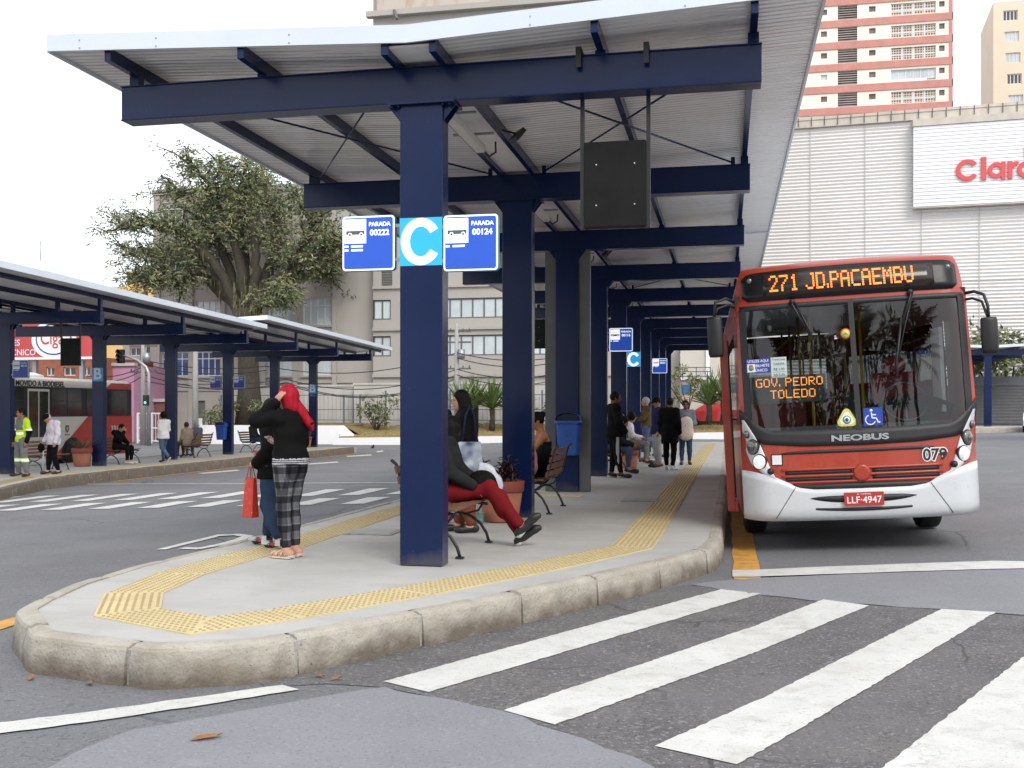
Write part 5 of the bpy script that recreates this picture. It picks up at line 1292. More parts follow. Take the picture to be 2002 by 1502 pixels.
m = MB(); m.span((W_-.35,-.1,0),(W_+.10,-.004,HT)); m.build('corner_strip', BRICKR, t)
for h, (kd, k) in zip(holes, info):
    q = MB()
    if kd == 'l':
        q.add([P(h[0],h[1],.3),P(h[2],h[1],.3),P(h[2],h[3],.3),P(h[0],h[3],.3)], [(0,1,2,3)], 1)
        for i in range(6): z = h[1]+(h[3]-h[1])*(i+.5)/6; q.add([P(h[0],z-.14,.04),P(h[2],z-.14,.04),P(h[2],z+.1,.24),P(h[0],z+.1,.24)], [(0,1,2,3)], 0)
        q.build('louvre', [TOWL, TOWW], t)
    elif kd == 'c':
        if k in (5, 7, 8):
            w_ = window(t, P, h[0], h[1]+.3, h[2], h[3], 6, None, PANE, FRAMEW, .3, .12)
        else:
            q.add([P(h[0],h[1],.2),P(h[2],h[1],.2),P(h[2],h[3],.2),P(h[0],h[3],.2)], [(0,1,2,3)], 0); q.build('block_screen', COBO, t)
            q = MB()
            for i in range(5):
                x = h[0]+(h[2]-h[0])*i/4; q.add([P(x-.12,h[1],.18),P(x+.12,h[1],.18),P(x+.12,h[3],.18),P(x-.12,h[3],.18)], [(0,1,2,3)])
            z = h[1]+(h[3]-h[1])*.42; q.add([P(h[0],z-.1,.179),P(h[2],z-.1,.179),P(h[2],z+.1,.179),P(h[0],z+.1,.179)], [(0,1,2,3)]); q.build('screen_rib', FRAMEW, t)
    else:
        q.add([P(h[0],h[1],.25),P(h[2],h[1],.25),P(h[2],h[3],.25),P(h[0],h[3],.25)], [(0,1,2,3)]); q.build('window', TOWW if random.random() < .75 else PANE, t)
# ---- beige tower at the right edge
BEIGE = mat('beige_render', (.72,.60,.47), .85, var=.04, vs=.3); layer_noise(BEIGE, .2, .5, .8, (.66,.54,.42), .6)  # beige likewise lightened, with haze put into the colour
YT2 = 172.; p0, p1 = onY(1942, 100, YT2), onY(2075, 100, YT2)
t = thing('apartment_tower', 'beige apartment tower cut off by the right edge of the photo', 'building', (p0.x, YT2, 0))
X = lambda u: onY(u, 100, YT2).x-p0.x; Z = lambda v: onY(1980, v, YT2).z
holes = [(X(1961+k*2.6), Z(40+41.5*k), X(1990+k*2.6), Z(20+41.5*k)) for k in range(6)] + [(X(2016+k*2), Z(38+41.5*k), X(2045+k*2), Z(18+41.5*k)) for k in range(6)]
mb = MB(); P = facade(mb, (0,0,0), (1,0,0), X(2075), Z(2), holes, depth=.35); H_ = Z(2)
xl = onY(1917, 100, YT2+14).x-p0.x; mb.add([(0,0,0),(xl,14,0),(xl,14,H_),(0,0,H_)], [(3,2,1,0)]); mb.add([(0,0,H_),(X(2075),0,H_),(X(2075),14,H_),(xl,14,H_)], [(0,1,2,3)]); mb.build('wall', BEIGE, t)
for i, h in enumerate(holes): window(t, P, *h, 4, None, PANED if i % 3 == 0 else PANE, FRAMEW, .25, .13)
# ---- yellow tower, white roof tank and far left buildings
YEL = mat('yellow_render', (.68,.43,.16), .85, var=.05, vs=.2); Y3 = 200.
p0, p1 = onY(203, 560, Y3), onY(262, 560, Y3)
t = thing('yellow_tower', 'yellow apartment tower peeking out behind the big tree', 'building', (p0.x, Y3, 0))
X = lambda u: onY(u, 560, Y3).x-p0.x; Z = lambda v: onY(260, v, Y3).z
holes = [(X(265+dx), Z(v+5), X(271+dx), Z(v)) for v in (554,571,588) for dx in (0,)]+[(X(278), Z(v+5), X(289), Z(v)) for v in (557,571,586)]
mb = MB(); P = facade(mb, (0,0,0), (1,0,0), X(299), Z(560), [h for h in holes if h[3] < Z(562)], depth=.3)
mb.span((X(247),.2,0),(X(299),12,Z(530))); mb.add([(X(299),0,0),(X(299),15,0),(X(299),15,Z(560)),(X(299),0,Z(560))], [(0,1,2,3)]); mb.add([(0,0,Z(560)),(X(299),0,Z(560)),(X(299),15,Z(560)),(0,15,Z(560))], [(0,1,2,3)]); mb.build('wall', YEL, t)
for h in holes:
    m = MB(); m.add([P(h[0],h[1],-.02),P(h[2],h[1],-.02),P(h[2],h[3],-.02),P(h[0],h[3],-.02)], [(0,1,2,3)]); m.build('window', PANED, t)
Y4 = 150.; p0 = onY(41, 545, Y4); X = lambda u: onY(u, 545, Y4).x-p0.x; Z = lambda v: onY(60, v, Y4).z
t = thing('roof_tank_building', 'pale white block with thin antenna far left above the shelter roof', 'building', (p0.x, Y4, 0))
m = MB(); m.span((0,0,0),(X(86),6,Z(511))); m.build('wall', mat('far_white', (.86,.88,.90), .8, var=.03), t)
m = MB(); m.tube([(X(64),2,Z(512)),(X(64),2,Z(468))], .09, 5); m.tube([(X(52),2,Z(512)),(X(52),2,Z(507))], .5, 6); m.build('antenna', STEEL, t)
# red brick house and billboard behind the parked bus
BRK = mat('brick_orange', (.33,.12,.07), .85, var=.2, vs=3); layer_noise(BRK, 9, .5, .7, (.22,.09,.06), .5)
Y5 = 62.
def block(name, label, ua, ub, vt, Y, mt, depth=8, vb=None, cat='building', wins=()):
    a, b = onY(ua, 760, Y), onY(ub, 760, Y); t = thing(name, label, cat, (a.x, Y, 0)); zt = onY((ua+ub)/2, vt, Y).z
    hs = [(onY(x0_,700,Y).x-a.x, onY(x0_,y1_,Y).z+.5, onY(x1_,700,Y).x-a.x, onY(x0_,y0_,Y).z+.5) for x0_,y0_,x1_,y1_ in wins]
    mb = MB(); P = facade(mb, (0,0,-.5), (1,0,0), b.x-a.x, zt+.5, hs); W2 = b.x-a.x
    mb.add([(W2,0,-.5),(W2,depth,-.5),(W2,depth,zt),(W2,0,zt)], [(0,1,2,3)]); mb.add([(0,0,zt),(W2,0,zt),(W2,depth,zt),(0,depth,zt)], [(0,1,2,3)]); mb.add([(0,0,-.5),(0,depth,-.5),(0,depth,zt),(0,0,zt)], [(3,2,1,0)])
    mb.build('wall', mt, t)
    for h in hs: window(t, P, *h, 2, None, PANED, FRAMEW)
    m = MB(); m.span((-.1,-.15,zt+.002),(W2+.1,.3,zt+.22)); m.build('coping', WALLL, t)
    return t
block('brick_building', 'orange brick building above the parked bus roof', -200, 186, 700, Y5, BRK, wins=((90,718,106,735),(124,718,148,735),(40,718,60,735),(160,718,176,735)))
PINK = mat('pink_render', (.50,.27,.40), .85, var=.08, vs=.6); MAG = mat('magenta', (.46,.04,.20), .8)
block('pink_building', 'pink building with cables before it, right of the parked bus roof', 196, 262, 716, 64., PINK)
block('grey_building', 'plain grey building with blue trimmed window behind the traffic light', 240, 304, 610, 72., WALLG, wins=((254,680,276,696),(274,668,294,716)))
block('corner_shop', 'small brown corner shop left of the tall slim pole', 303, 322, 786, 66.5, mat('brown_render', (.22,.09,.075), .8))
t = thing('billboard', 'red billboard with white oval reading Ciga behind the parked bus', 'billboard', (0, 55, 0))
a, b = onY(-60, 700, 55), onY(184, 700, 55); zb, z2 = onY(60, 699, 55).z, onY(60, 600, 55).z
BRED = mat('billboard_red', (.50,.06,.06), .6, var=.12, vs=.8); m = MB(); m.span((a.x,0,zb),(b.x,.3,z2)); m.build('panel', BRED, t)
m = MB(); m.span((a.x,-.12,zb-.14),(b.x-.0,.25,zb-.002)); m.build('ledge', WHITE, t)
m = MB(); c = onY(106, 664, 55); R = onY(150,662,55).x-c.x; Mx = frame((c.x, -.012, c.z), (1,0,0), (0,0,1))
def oval(mb, rx, ry, z0, z1, mi): mb.prism([(rx*math.cos(a), ry*math.sin(a)) for a in np.linspace(0, 2*math.pi, 33)[:-1]], z0, z1, mi, Mx)
oval(m, R, R*.78, 0, .03, 0); oval(m, R*.80, R*.62, .03, .05, 1); oval(m, R*.74, R*.57, .05, .06, 0); m.build('oval', [WHITE, SBLUED], t)
m = MB(); m.text('Ciga', 1.1, Mx @ Matrix.Translation((-.1,.05,.065)), .003, 0, .01, sx=.8); m.build('lettering', BRED, t)
m = MB()
for (u, v, tx) in ((27,671,'DES'),(30,690,'O TÉCNICO')):
    p = onY(u, v, 55); m.text(tx, .5, frame((p.x,-.012,p.z),(1,0,0),(0,0,1)), .003, 0, .005)
m.build('small_lettering', PALEB, t)
for u in (60, 152): m = MB(); x = onY(u,700,55).x; m.span((x-.12,.32,-.6),(x+.12,.56,z2-.3)); m.build('post', STEEL, t)
# white gate and fence by the crossing
t = thing('white_gate', 'white metal gate and railings right of the parked bus', 'gate', (0, 59, 0)); m = MB()
a, b = onY(270,850,59), onY(322,850,59); z0, z1 = -.42, onY(300,807,59).z
for x in (a.x, (a.x+b.x)/2, b.x): m.span((x-.06,-.06,z0),(x+.06,.06,z1))
for z in (z1-.05, (z0+z1)/2, z0+.15): m.span((a.x,-.03,z-.04),(b.x,.03,z+.04))
k = a.x
while k < b.x: m.span((k-.012,-.012,z0+.15),(k+.012,.012,z1)); k += .2
m.build('railing', WHITEW, t)
m = MB(); xg = (a.x+b.x)/2; M = frame((xg,-.05,.6),(1,0,0),(0,0,1))
m.build('panel', PALEB, t) if False else None
# ---- poles, signal, cables
POLE = mat('concrete_pole', (.34,.33,.31), .85, var=.1, vs=2); WIRE = mat('cable_black', (.015,.015,.017), .6)
def pole(u, vt, Y, label, r=.14, base=None, arm=True):
    p = onY(u, 850, Y); z1 = onY(u, vt, Y).z; z0 = gz(p.x); t = thing('utility_pole', label, 'utility pole', (p.x, Y, z0), 0, 'concrete utility poles')
    m = MB(); m.tube([(0,0,0),(0,0,z1-z0)], [r*1.25, r*.8], 10); m.build('pole', POLE, t)
    if arm:
        m = MB()
        for f in (.93,.84,.62): m.span((-.9,-.06,(z1-z0)*f-.05),(.9,.06,(z1-z0)*f+.05))
        for f in (.62,.93):
            for x in (-.8,-.4,.4,.8): m.tube([(x,0,(z1-z0)*f+.05),(x,0,(z1-z0)*f+.2)], .04, 6)
        m.build('crossarm', TRIM, t)
        m = MB(); m.tube([(.35,-.2,(z1-z0)*.70),(.35,-.2,(z1-z0)*.78)], .22, 10); m.build('transformer', STEEL, t)
    return (p.x, Y, z1)
pole(382, 600, 57, 'tall slim concrete pole before the blue curtained windows', .16, arm=False)
pole(280, 640, 58, 'concrete pole thick with cables beside the traffic light', .15)
pole(893, 632, 63, 'concrete pole with crossarms between the two nearest columns', .15)
def cable(a, b, sag, label, r=.028):
    P = [Vector(a).lerp(Vector(b), k/14)+Vector((0,0,-sag*4*(k/14)*(1-k/14))) for k in range(15)]; m = MB(); o = P[0].copy()
    m.tube([p-o for p in P], r, 5); m.build('power_cable', WIRE, loc=o, label=label, cat='cable', group='black overhead cables')
for i, (ua, va, ub, vb, sg) in enumerate(((170,742,282,722,.4),(170,752,282,733,.5),(170,735,282,716,.3),(282,722,560,742,.5),(282,733,560,748,.6),(282,705,520,716,.3),(282,712,520,724,.4),(282,745,560,752,.4),(560,742,893,722,.9),(560,748,893,733,1.1),(520,716,893,690,.8),(560,752,893,740,1.0),(893,722,1110,724,.5),(893,733,1110,735,.6),(893,690,1110,694,.4),(893,700,1110,702,.5))):
    cable(onY(ua, va, 58 if ub < 600 else 60.), onY(ub, vb, 58 if ub <= 282 else (60 if ub < 600 else 63)), sg, 'thin black overhead cable strung between the concrete poles before the grey building')
t = thing('traffic_light', 'black traffic light on a curved arm above the pink building', 'traffic light', (onY(291,850,57).x, 57, gz(onY(291,850,57).x)))
o = Vector(t.location); m = MB(); P0 = [onY(u, v, 57)-o for u, v in ((291,845),(291,730),(286,718),(270,705),(250,697),(237,695))]; P0[0].z = 0; m.tube(P0, [.13,.11,.10,.09,.07,.06], 8); m.build('pole', STEEL, t)
m = MB(); c = onY(236, 697, 57)-o; hh = onY(236,684,57).z-onY(236,711,57).z; m.box(c, (.42,.3,hh)); hd = m.build('head', BLACK, t, bevel=.03)
m = MB()
for k in (-1,0,1): m.lathe([(.15,0),(.16,.16),(.14,.16),(.13,.0)], 12, (0,0,0), 0, frame(c+Vector((0,-.16,k*hh*.31)), (1,0,0), (0,0,1)))
m.build('hood', BLACK, hd)
m = MB(); c2 = onY(289, 783, 57)-o; m.box(c2+Vector((0,-.2,0)), (.3,.2,.62)); m.build('pedestrian_head', BLACK, t)
m = MB(); m.lathe([(.08,0),(.02,.02)], 10, (0,0,0), 0, frame(c2+Vector((0,-.302,-.14)), (1,0,0), (0,0,1))); m.build('green_lamp', mat('signal_green', (.05,.8,.45), .4, emit=1.2), t)
# ---- shutters, hedge trees and car on the right; red car beyond the platform
SHUT = mat('roller_shutter', (.16,.16,.165), .55, metal=.2, var=.08)
t = thing('kiosk', 'grey kiosk with roller shutters under the distant right shelter', 'kiosk', (14.6, 67.5, .70)); m = MB()
for sx in (-1,): 
    N = 26; rows = []
    for k in range(N): z = .1+2.3*k/N; rows += [[Vector((-3.2,0,z)),Vector((3.2,0,z))],[Vector((-3.2,-.04,z+.045)),Vector((3.2,-.04,z+.045))],[Vector((-3.2,0,z+.085)),Vector((3.2,0,z+.085))]]
    m.grid(rows, 0, False)
m.build('shutter', SHUT, t); m = MB(); m.span((-3.3,.05,0),(3.3,3.5,2.95)); m.span((-3.3,-.05,2.4),(3.3,.048,2.6)); m.build('body', mat('kiosk_grey', (.10,.105,.115), .6), t)
m = MB(); m.span((-2.6,-.10,2.42),(-1.2,-.052,2.85)); m.build('sign_strip', WHITE, t)
FOL = [mat('foliage_%s' % n, c, .55, var=.3, vs=3, spec=.3) for n, c in (('olive', (.205,.22,.10)), ('mid', (.145,.185,.088)), ('dark', (.065,.09,.047)), ('pale', (.32,.30,.17)))]
BARK = mat('tree_bark', (.052,.042,.032), .9, var=.35, vs=5, bump=.6, bs=14); layer_noise(BARK, 1.2, .45, .7, (.060,.068,.028), .6)
MOSS = mat('hanging_moss', (.135,.135,.055), .9, var=.3, vs=3)
def leafquad(mb, p, d, L, W2, m):
    d = d.normalized(); s = d.cross(Vector((random.uniform(-1,1), random.uniform(-1,1), random.uniform(-.2,1)))); 
    if s.length < .1: s = Vector((1,0,0))
    s.normalize(); a, b = p+d*L*.45+s*W2/2, p+d*L*.45-s*W2/2; mb.add([p, a, p+d*L, b], [(0,1,2,3)], m)
def bush(name, label, loc, r, n, cat, seed, group=None, mats=FOL, stem=True, leaf=.16):
    random.seed(seed); t = thing(name, label, cat, loc, 0, group); m = MB()
    cl = [(Vector((random.gauss(0,.45)*r[0], random.gauss(0,.45)*r[1], r[2]*random.uniform(.25,1))), random.uniform(.22,.4)*min(r)) for _ in range(16)]
    for k in range(n):
        c, q = random.choice(cl); v = Vector((random.gauss(0,1), random.gauss(0,1), random.gauss(0,.8))).normalized(); p = c+v*q*random.uniform(.5,1.15)
        if p.z < .03: p.z = .05
        leafquad(m, p, v+Vector((0,0,-.2)), leaf*random.uniform(.6,1.4), leaf*.45, random.choice((0,0,1,1,2,3)))
    m.build('foliage', mats, t)
    m = MB()
    for c, q in cl[:9]: m.tube([(c.x*.1,c.y*.1,0), (c.x*.6,c.y*.6,c.z*.5), tuple(c)], [.05*min(r),.03*min(r),.015*min(r)], 5)
    m.build('stem', BARK, t)
    return t
for k, (u, v, dd, r, n, lb) in enumerate(((1918,700,72,(3.2,2.5,3.2),1600,'leafy green tree over the distant right shelter, beside the bus mirror'),(1965,700,74,(3.6,2.5,3.6),1800,'leafy green tree above the right shelter roof, nearer the photo edge'),(2040,700,76,(3.5,2.5,3.6),1200,'leafy green tree cut by the right photo edge'))):
    p = atd(u, 760, dd); bush('roadside_tree', lb, (p.x, p.y, 1.2), (r[0], r[1], r[2]+2.6), n, 'tree', 40+k, 'green trees behind the right shelter', leaf=.42)
for k, (u, v, Y, r, n, lb) in enumerate(((735,840,62.5,(1.5,.8,2.0),800,'leafy shrub with bare stems before the fence, left of the nearest column'),(520,832,62.2,(1.3,.7,1.7),600,'green shrub on the white wall right of the tree trunk'),(440,832,62.2,(1.0,.6,1.5),420,'low green shrub on the white wall left of the tree trunk'),(410,834,62.0,(.7,.5,.9),260,'small yellowish plant at the left end of the white wall'),(1075,835,62.5,(1.0,.7,1.7),500,'shrub seen just left of the third column'),(1345,800,62.5,(1.6,.8,2.4),700,'dark green bush beside the far yucca plants'))):
    p = onY(u, v, Y); bush('shrub', lb, (p.x, p.y, zt_-.05 if u < 700 else onY(u,v,Y).z), r, n, 'shrub', 60+k, 'shrubs on the planted strip', leaf=.22)
YUC = [blade_mat('yucca_leaf', (.10,.16,.045)), blade_mat('yucca_leaf_pale', (.20,.26,.09))]
def yucca(u, v, Y, h, label, seed, n=70, L=1.5):
    random.seed(seed); p = onY(u, v, Y); t = thing('yucca_plant', label, 'yucca', p, 0, 'spiky yucca plants on the bank'); m = MB(); m.tube([(0,0,-.1),(.03,0,h*.5),(0,0,h)], [.2,.15,.17], 8)
    for k in range(16): a = random.random()*6.28; z = random.uniform(.1,h); m.add([(.17*math.cos(a),.17*math.sin(a),z),(.24*math.cos(a+.3),.24*math.sin(a+.3),z-.12),(.17*math.cos(a+.6),.17*math.sin(a+.6),z)], [(0,1,2)])
    m.build('trunk', BARK, t); m = MB()
    for k in range(n):
        a = random.random()*6.28; e = random.uniform(.25,1.5); blade(m, (0,0,h-.05), (math.cos(a)*math.cos(e), math.sin(a)*math.cos(e), math.sin(e)), L*random.uniform(.7,1.1), .13, random.uniform(.05,.5), random.choice((0,0,1)))
    m.build('leaves', YUC, t)
for i, (u, v, Y, h, lb) in enumerate(((906,838,61.5,1.1,'yucca plant just left of the standing woman in black'),(962,838,61.8,1.2,'yucca plant with clear trunk touching the second column'),(930,836,63.0,1.3,'taller yucca plant behind the two front ones'),(1386,822,61.5,.9,'spiky yucca with upright leaves beyond the end of platform C'),(1414,822,61.5,1.1,'spiky yucca partly hidden by the bus side'),(1000,838,62,1.1,'yucca plant hidden mostly behind the second column'))): yucca(u, v, Y, h, lb, 90+i, L=2.1)
def car(loc, rz, label, body):
    t = thing('parked_car', label, 'car', loc, rz)
    prof = [(-2.05,.35),(-2.1,.62),(-1.95,.88),(-1.25,.97),(-.55,1.42),(.75,1.45),(1.55,1.0),(2.0,.92),(2.1,.6),(2.05,.35)]
    m = MB(); rows = [[Vector((x, y*(.84 if z > 1.05 else 1.0), z)) for x, z in prof] for y in (-.84,-.6,.6,.84)]; m.grid(rows, 0, False); m.add(rows[0], [tuple(range(10))]); m.add(rows[-1], [tuple(range(10))[::-1]]); m.build('body', body, t, bevel=.04)
    m = MB()
    for s_ in (-1,1): m.add([(-1.1,s_*.80,1.0),(1.3,s_*.80,1.0),(.7,s_*.725,1.38),(-.5,s_*.725,1.38)], [(0,1,2,3)])
    m.add([(-1.28,-.66,.99),(-1.28,.66,.99),(-.62,.62,1.39),(-.62,-.62,1.39)], [(0,1,2,3)]); m.add([(1.58,-.66,1.01),(1.58,.66,1.01),(.84,.62,1.42),(.84,-.62,1.42)], [(0,1,2,3)]); m.build('windows', PANED, t)
    for x in (-1.3,1.3):
        for s_ in (-1,1): m = MB(); m.lathe([(.2,-.09),(.31,-.09),(.33,0),(.31,.09),(.2,.09)], 18, (0,0,0), 0, frame((x,s_*.78,.33),(1,0,0),(0,0,1))); m.lathe([(.2,-.092),(.05,-.11),(.05,.11),(.2,.092)], 14, (0,0,0), 1, frame((x,s_*.78,.33),(1,0,0),(0,0,1))); m.build('wheel', [RUBBER, STEEL], t)
    return t
CARR = mat('car_red', (.45,.03,.03), .25, coat=.6); CARW = mat('car_pale_blue', (.62,.72,.74), .3, coat=.4)
p = onY(1398, 830, 63.8); car((p.x, 65.0, .62), 0, 'bright red car parked behind the far yucca plants', CARR)
p = onY(1300, 812, 64.4); car((p.x-1, 64.9, .58), 0, 'second red car farther left behind the platform columns', CARR)
p = atd(2036, 838, 56); car((p.x, p.y, .45), 1.3, 'pale car cut off by the right edge near the right shelter', CARW)
# ---- the big tree
random.seed(21)
pt = onY(488, 832, 63.5); base = Vector((pt.x, 63.5, zt_-.1))
t = thing('shade_tree', 'huge spreading mossy tree with many forked limbs above the left shelter', 'tree', base)
TP = lambda u, v, dy=0: onY(u, v, 63.5+dy)-base+Vector((0,0,0))
trunk = MB(); lf = MB(); ms = MB(); tips = []
trunk.tube([Vector((0,0,-.2)), TP(487,760), TP(485,700), TP(483,640), TP(482,605)], [1.0,.72,.66,.68,1.0], 14)
def limb(P, r0, r1, n=8):
    Q = []
    for i in range(len(P)-1):
        for q in range(4):
            Q.append(P[i].lerp(P[i+1], q/4)+Vector((random.uniform(-.1,.1), random.uniform(-.1,.1), random.uniform(-.1,.1)))*(1 if (i or q) else 0))
    Q.append(P[-1]); k = len(Q)
    trunk.tube(Q, [r0+(r1-r0)*i/(k-1) for i in range(k)], n, caps=False); return Q
mains = [([(470,615),(430,545),(398,530),(350,555),(318,555),(290,535),(255,540)], -1), ([(472,610),(425,520),(385,480),(340,450),(290,440),(225,450)], -2.5),
 ([(478,605),(452,540),(430,480),(400,440),(370,390),(330,350)], 1), ([(482,600),(470,520),(450,450),(425,400),(410,360),(372,322)], -1.5), ([(485,600),(480,520),(470,450),(455,400),(440,350),(430,305)], 2),
 ([(488,600),(500,530),(500,470),(480,420),(470,370),(480,325)], -1), ([(490,600),(520,540),(545,480),(540,420),(520,370),(510,330)], 2.2), ([(492,605),(530,560),(570,510),(600,470),(612,430),(590,390)], -2),
 ([(494,610),(540,560),(580,540),(620,500),(650,480),(672,465)], .5), ([(490,612),(505,580),(545,575),(560,590),(550,600)], -1.2), ([(476,608),(420,560),(380,500),(330,500),(280,490),(240,500)], 2), ([(494,610),(545,545),(600,525),(640,525),(670,498)], 2.5)]
ends = []
for pts, dy in mains:
    P = [TP(u, v, dy*i/(len(pts)-1)*1.6) for i, (u, v) in enumerate(pts)]; Q = limb(P, .38, .10); n = len(Q)
    for k in range(int(n*.35), n, 1): ends.append((Q[k], (Q[k]-Q[k-1]).normalized(), .12+.12*(1-k/n)))
    for k in range(3, int(n*.75), 2):
        for _ in range(9):
            p = Q[k]+Vector((random.uniform(-.3,.3), random.uniform(-.3,.3), -.1)); h = random.uniform(.3,1.1); a = random.uniform(.012,.035)
            ms.add([p+Vector((-a,0,0)), p+Vector((a,0,0)), p+Vector((random.uniform(-.06,.06),random.uniform(-.06,.06),-h))], [(0,1,2)])
for _ in range(420):
    p = Vector((random.gauss(0,.55), random.gauss(0,.5), random.uniform(5.0,9.4))); p.x *= 1+max(0,p.z-6)*.18; h = random.uniform(.3,1.1); a = .03
    p = p.normalized()*0+p; rr = .72 if p.z < 6.5 else .9
    q = Vector((p.x, p.y, 0)).normalized()*rr if (p.x or p.y) else Vector((rr,0,0)); b_ = TP(484,700); p = Vector((b_.x+q.x, b_.y+q.y, p.z))
    ms.add([p+Vector((-a,0,0)), p+Vector((a,0,0)), p+Vector((0,-.08,-h))], [(0,1,2)])
def inside(p):
    u = (p+base); # crown outline check in local metres
    cx, cz = TP(430,450).x, TP(430,450).z; return ((p.x-cx)/8.3)**2+((p.z-cz)/5.6)**2 < 1.25 and p.z > 6.2
sub = []
for (p, d, r) in ends:
    for _ in range(2):
        v = (d*.5+Vector((random.gauss(0,.7), random.gauss(0,.8), random.gauss(.25,.55)))).normalized(); L = random.uniform(.9,2.3); q1 = p+v*L*.5+Vector((0,0,random.uniform(-.1,.25))); q2 = q1+(v+Vector((random.gauss(0,.4), random.gauss(0,.4), random.gauss(.1,.4)))).normalized()*L*.5
        if not inside(q2): continue
        trunk.tube([p, q1, q2], [r*.6, r*.38, r*.15], 5, caps=False); sub += [(q1, v), (q2, v), (p.lerp(q1,.6), v)]
NL = 0
for (p, v) in sub:
    dens = random.choice((5,9,14,18)); tone = random.choice(((0,0,1,3),(0,1,1,2),(1,2,2,0),(0,3,3,1)))
    for _ in range(dens):
        c = p+Vector((random.gauss(0,.36), random.gauss(0,.36), random.gauss(-.02,.26)))
        # a pinnate spray: several leaflets on one drooping stalk
        dd = Vector((random.gauss(0,1), random.gauss(0,1), random.uniform(-.9,.25))).normalized(); L = random.uniform(.30,.62)
        for q in range(4):
            f = (q+.3)/4; leafquad(lf, c+dd*L*f, dd+Vector((random.gauss(0,.55), random.gauss(0,.55), -.25)), random.uniform(.17,.33), .09, random.choice(tone)); NL += 1
trunk.build('trunk', BARK, t); lf.build('crown', FOL, t); ms.build('hanging_moss', MOSS, t)
print('leaves', NL, 'sub', len(sub))
# ---- palms and trees across the street behind the photographer (they show only as reflections in the bus windscreen)
random.seed(5)
PALM = [blade_mat('palm_leaf', (.035,.055,.02)), blade_mat('palm_leaf_dry', (.07,.07,.03))]
for i, (x, y, h, lb) in enumerate(((4.5,-8.5,7.4,'tall palm tree behind the photographer, mirrored in the windscreen centre'),(-1.5,-11,8.0,'taller palm tree farther behind the photographer'),(9.5,-9,7.6,'palm tree behind the photographer towards the right'))):
    t = thing('palm_tree', lb, 'palm tree', (x, y, gz(x)), 0, 'palm trees across the street'); m = MB(); m.tube([(0,0,0),(.15,.1,h*.5),(.1,0,h)], [.24,.17,.15], 9); m.build('trunk', BARK, t); m = MB()
    for k in range(26):
        a = random.random()*6.28; e = random.uniform(-.1,1.3); d = Vector((math.cos(a)*math.cos(e), math.sin(a)*math.cos(e), math.sin(e))); q = Vector((.1,0,h)); L = random.uniform(2.6,3.6)
        for j in range(16):
            q2 = q+d*L/16; d = (d+Vector((0,0,-.085))).normalized(); s_ = d.cross(Vector((0,0,1))).normalized()
            for sg in (-1,1): ll = .75*math.sin(math.pi*min(1,(j+2)/17))+.1; v = (s_*sg+d*.6+Vector((0,0,-.35))).normalized(); m.add([q, q2, q2+v*ll], [(0,1,2)], 0 if k % 5 else 1)
            q = q2
    m.build('crown', PALM, t)
for i, (x, y, r, lb) in enumerate(((1.5,-19,(4,3,11),'dense street tree behind the photographer between two palms'),(8,-20,(4.5,3,12),'dense street tree behind the photographer on the right'),(-8,-18,(4,3,10),'dense street tree behind the photographer on the left'))):
    bush('street_tree', lb, (x, y, 1.2), r, 2600, 'tree', 140+i, 'street trees across the road', leaf=.55)
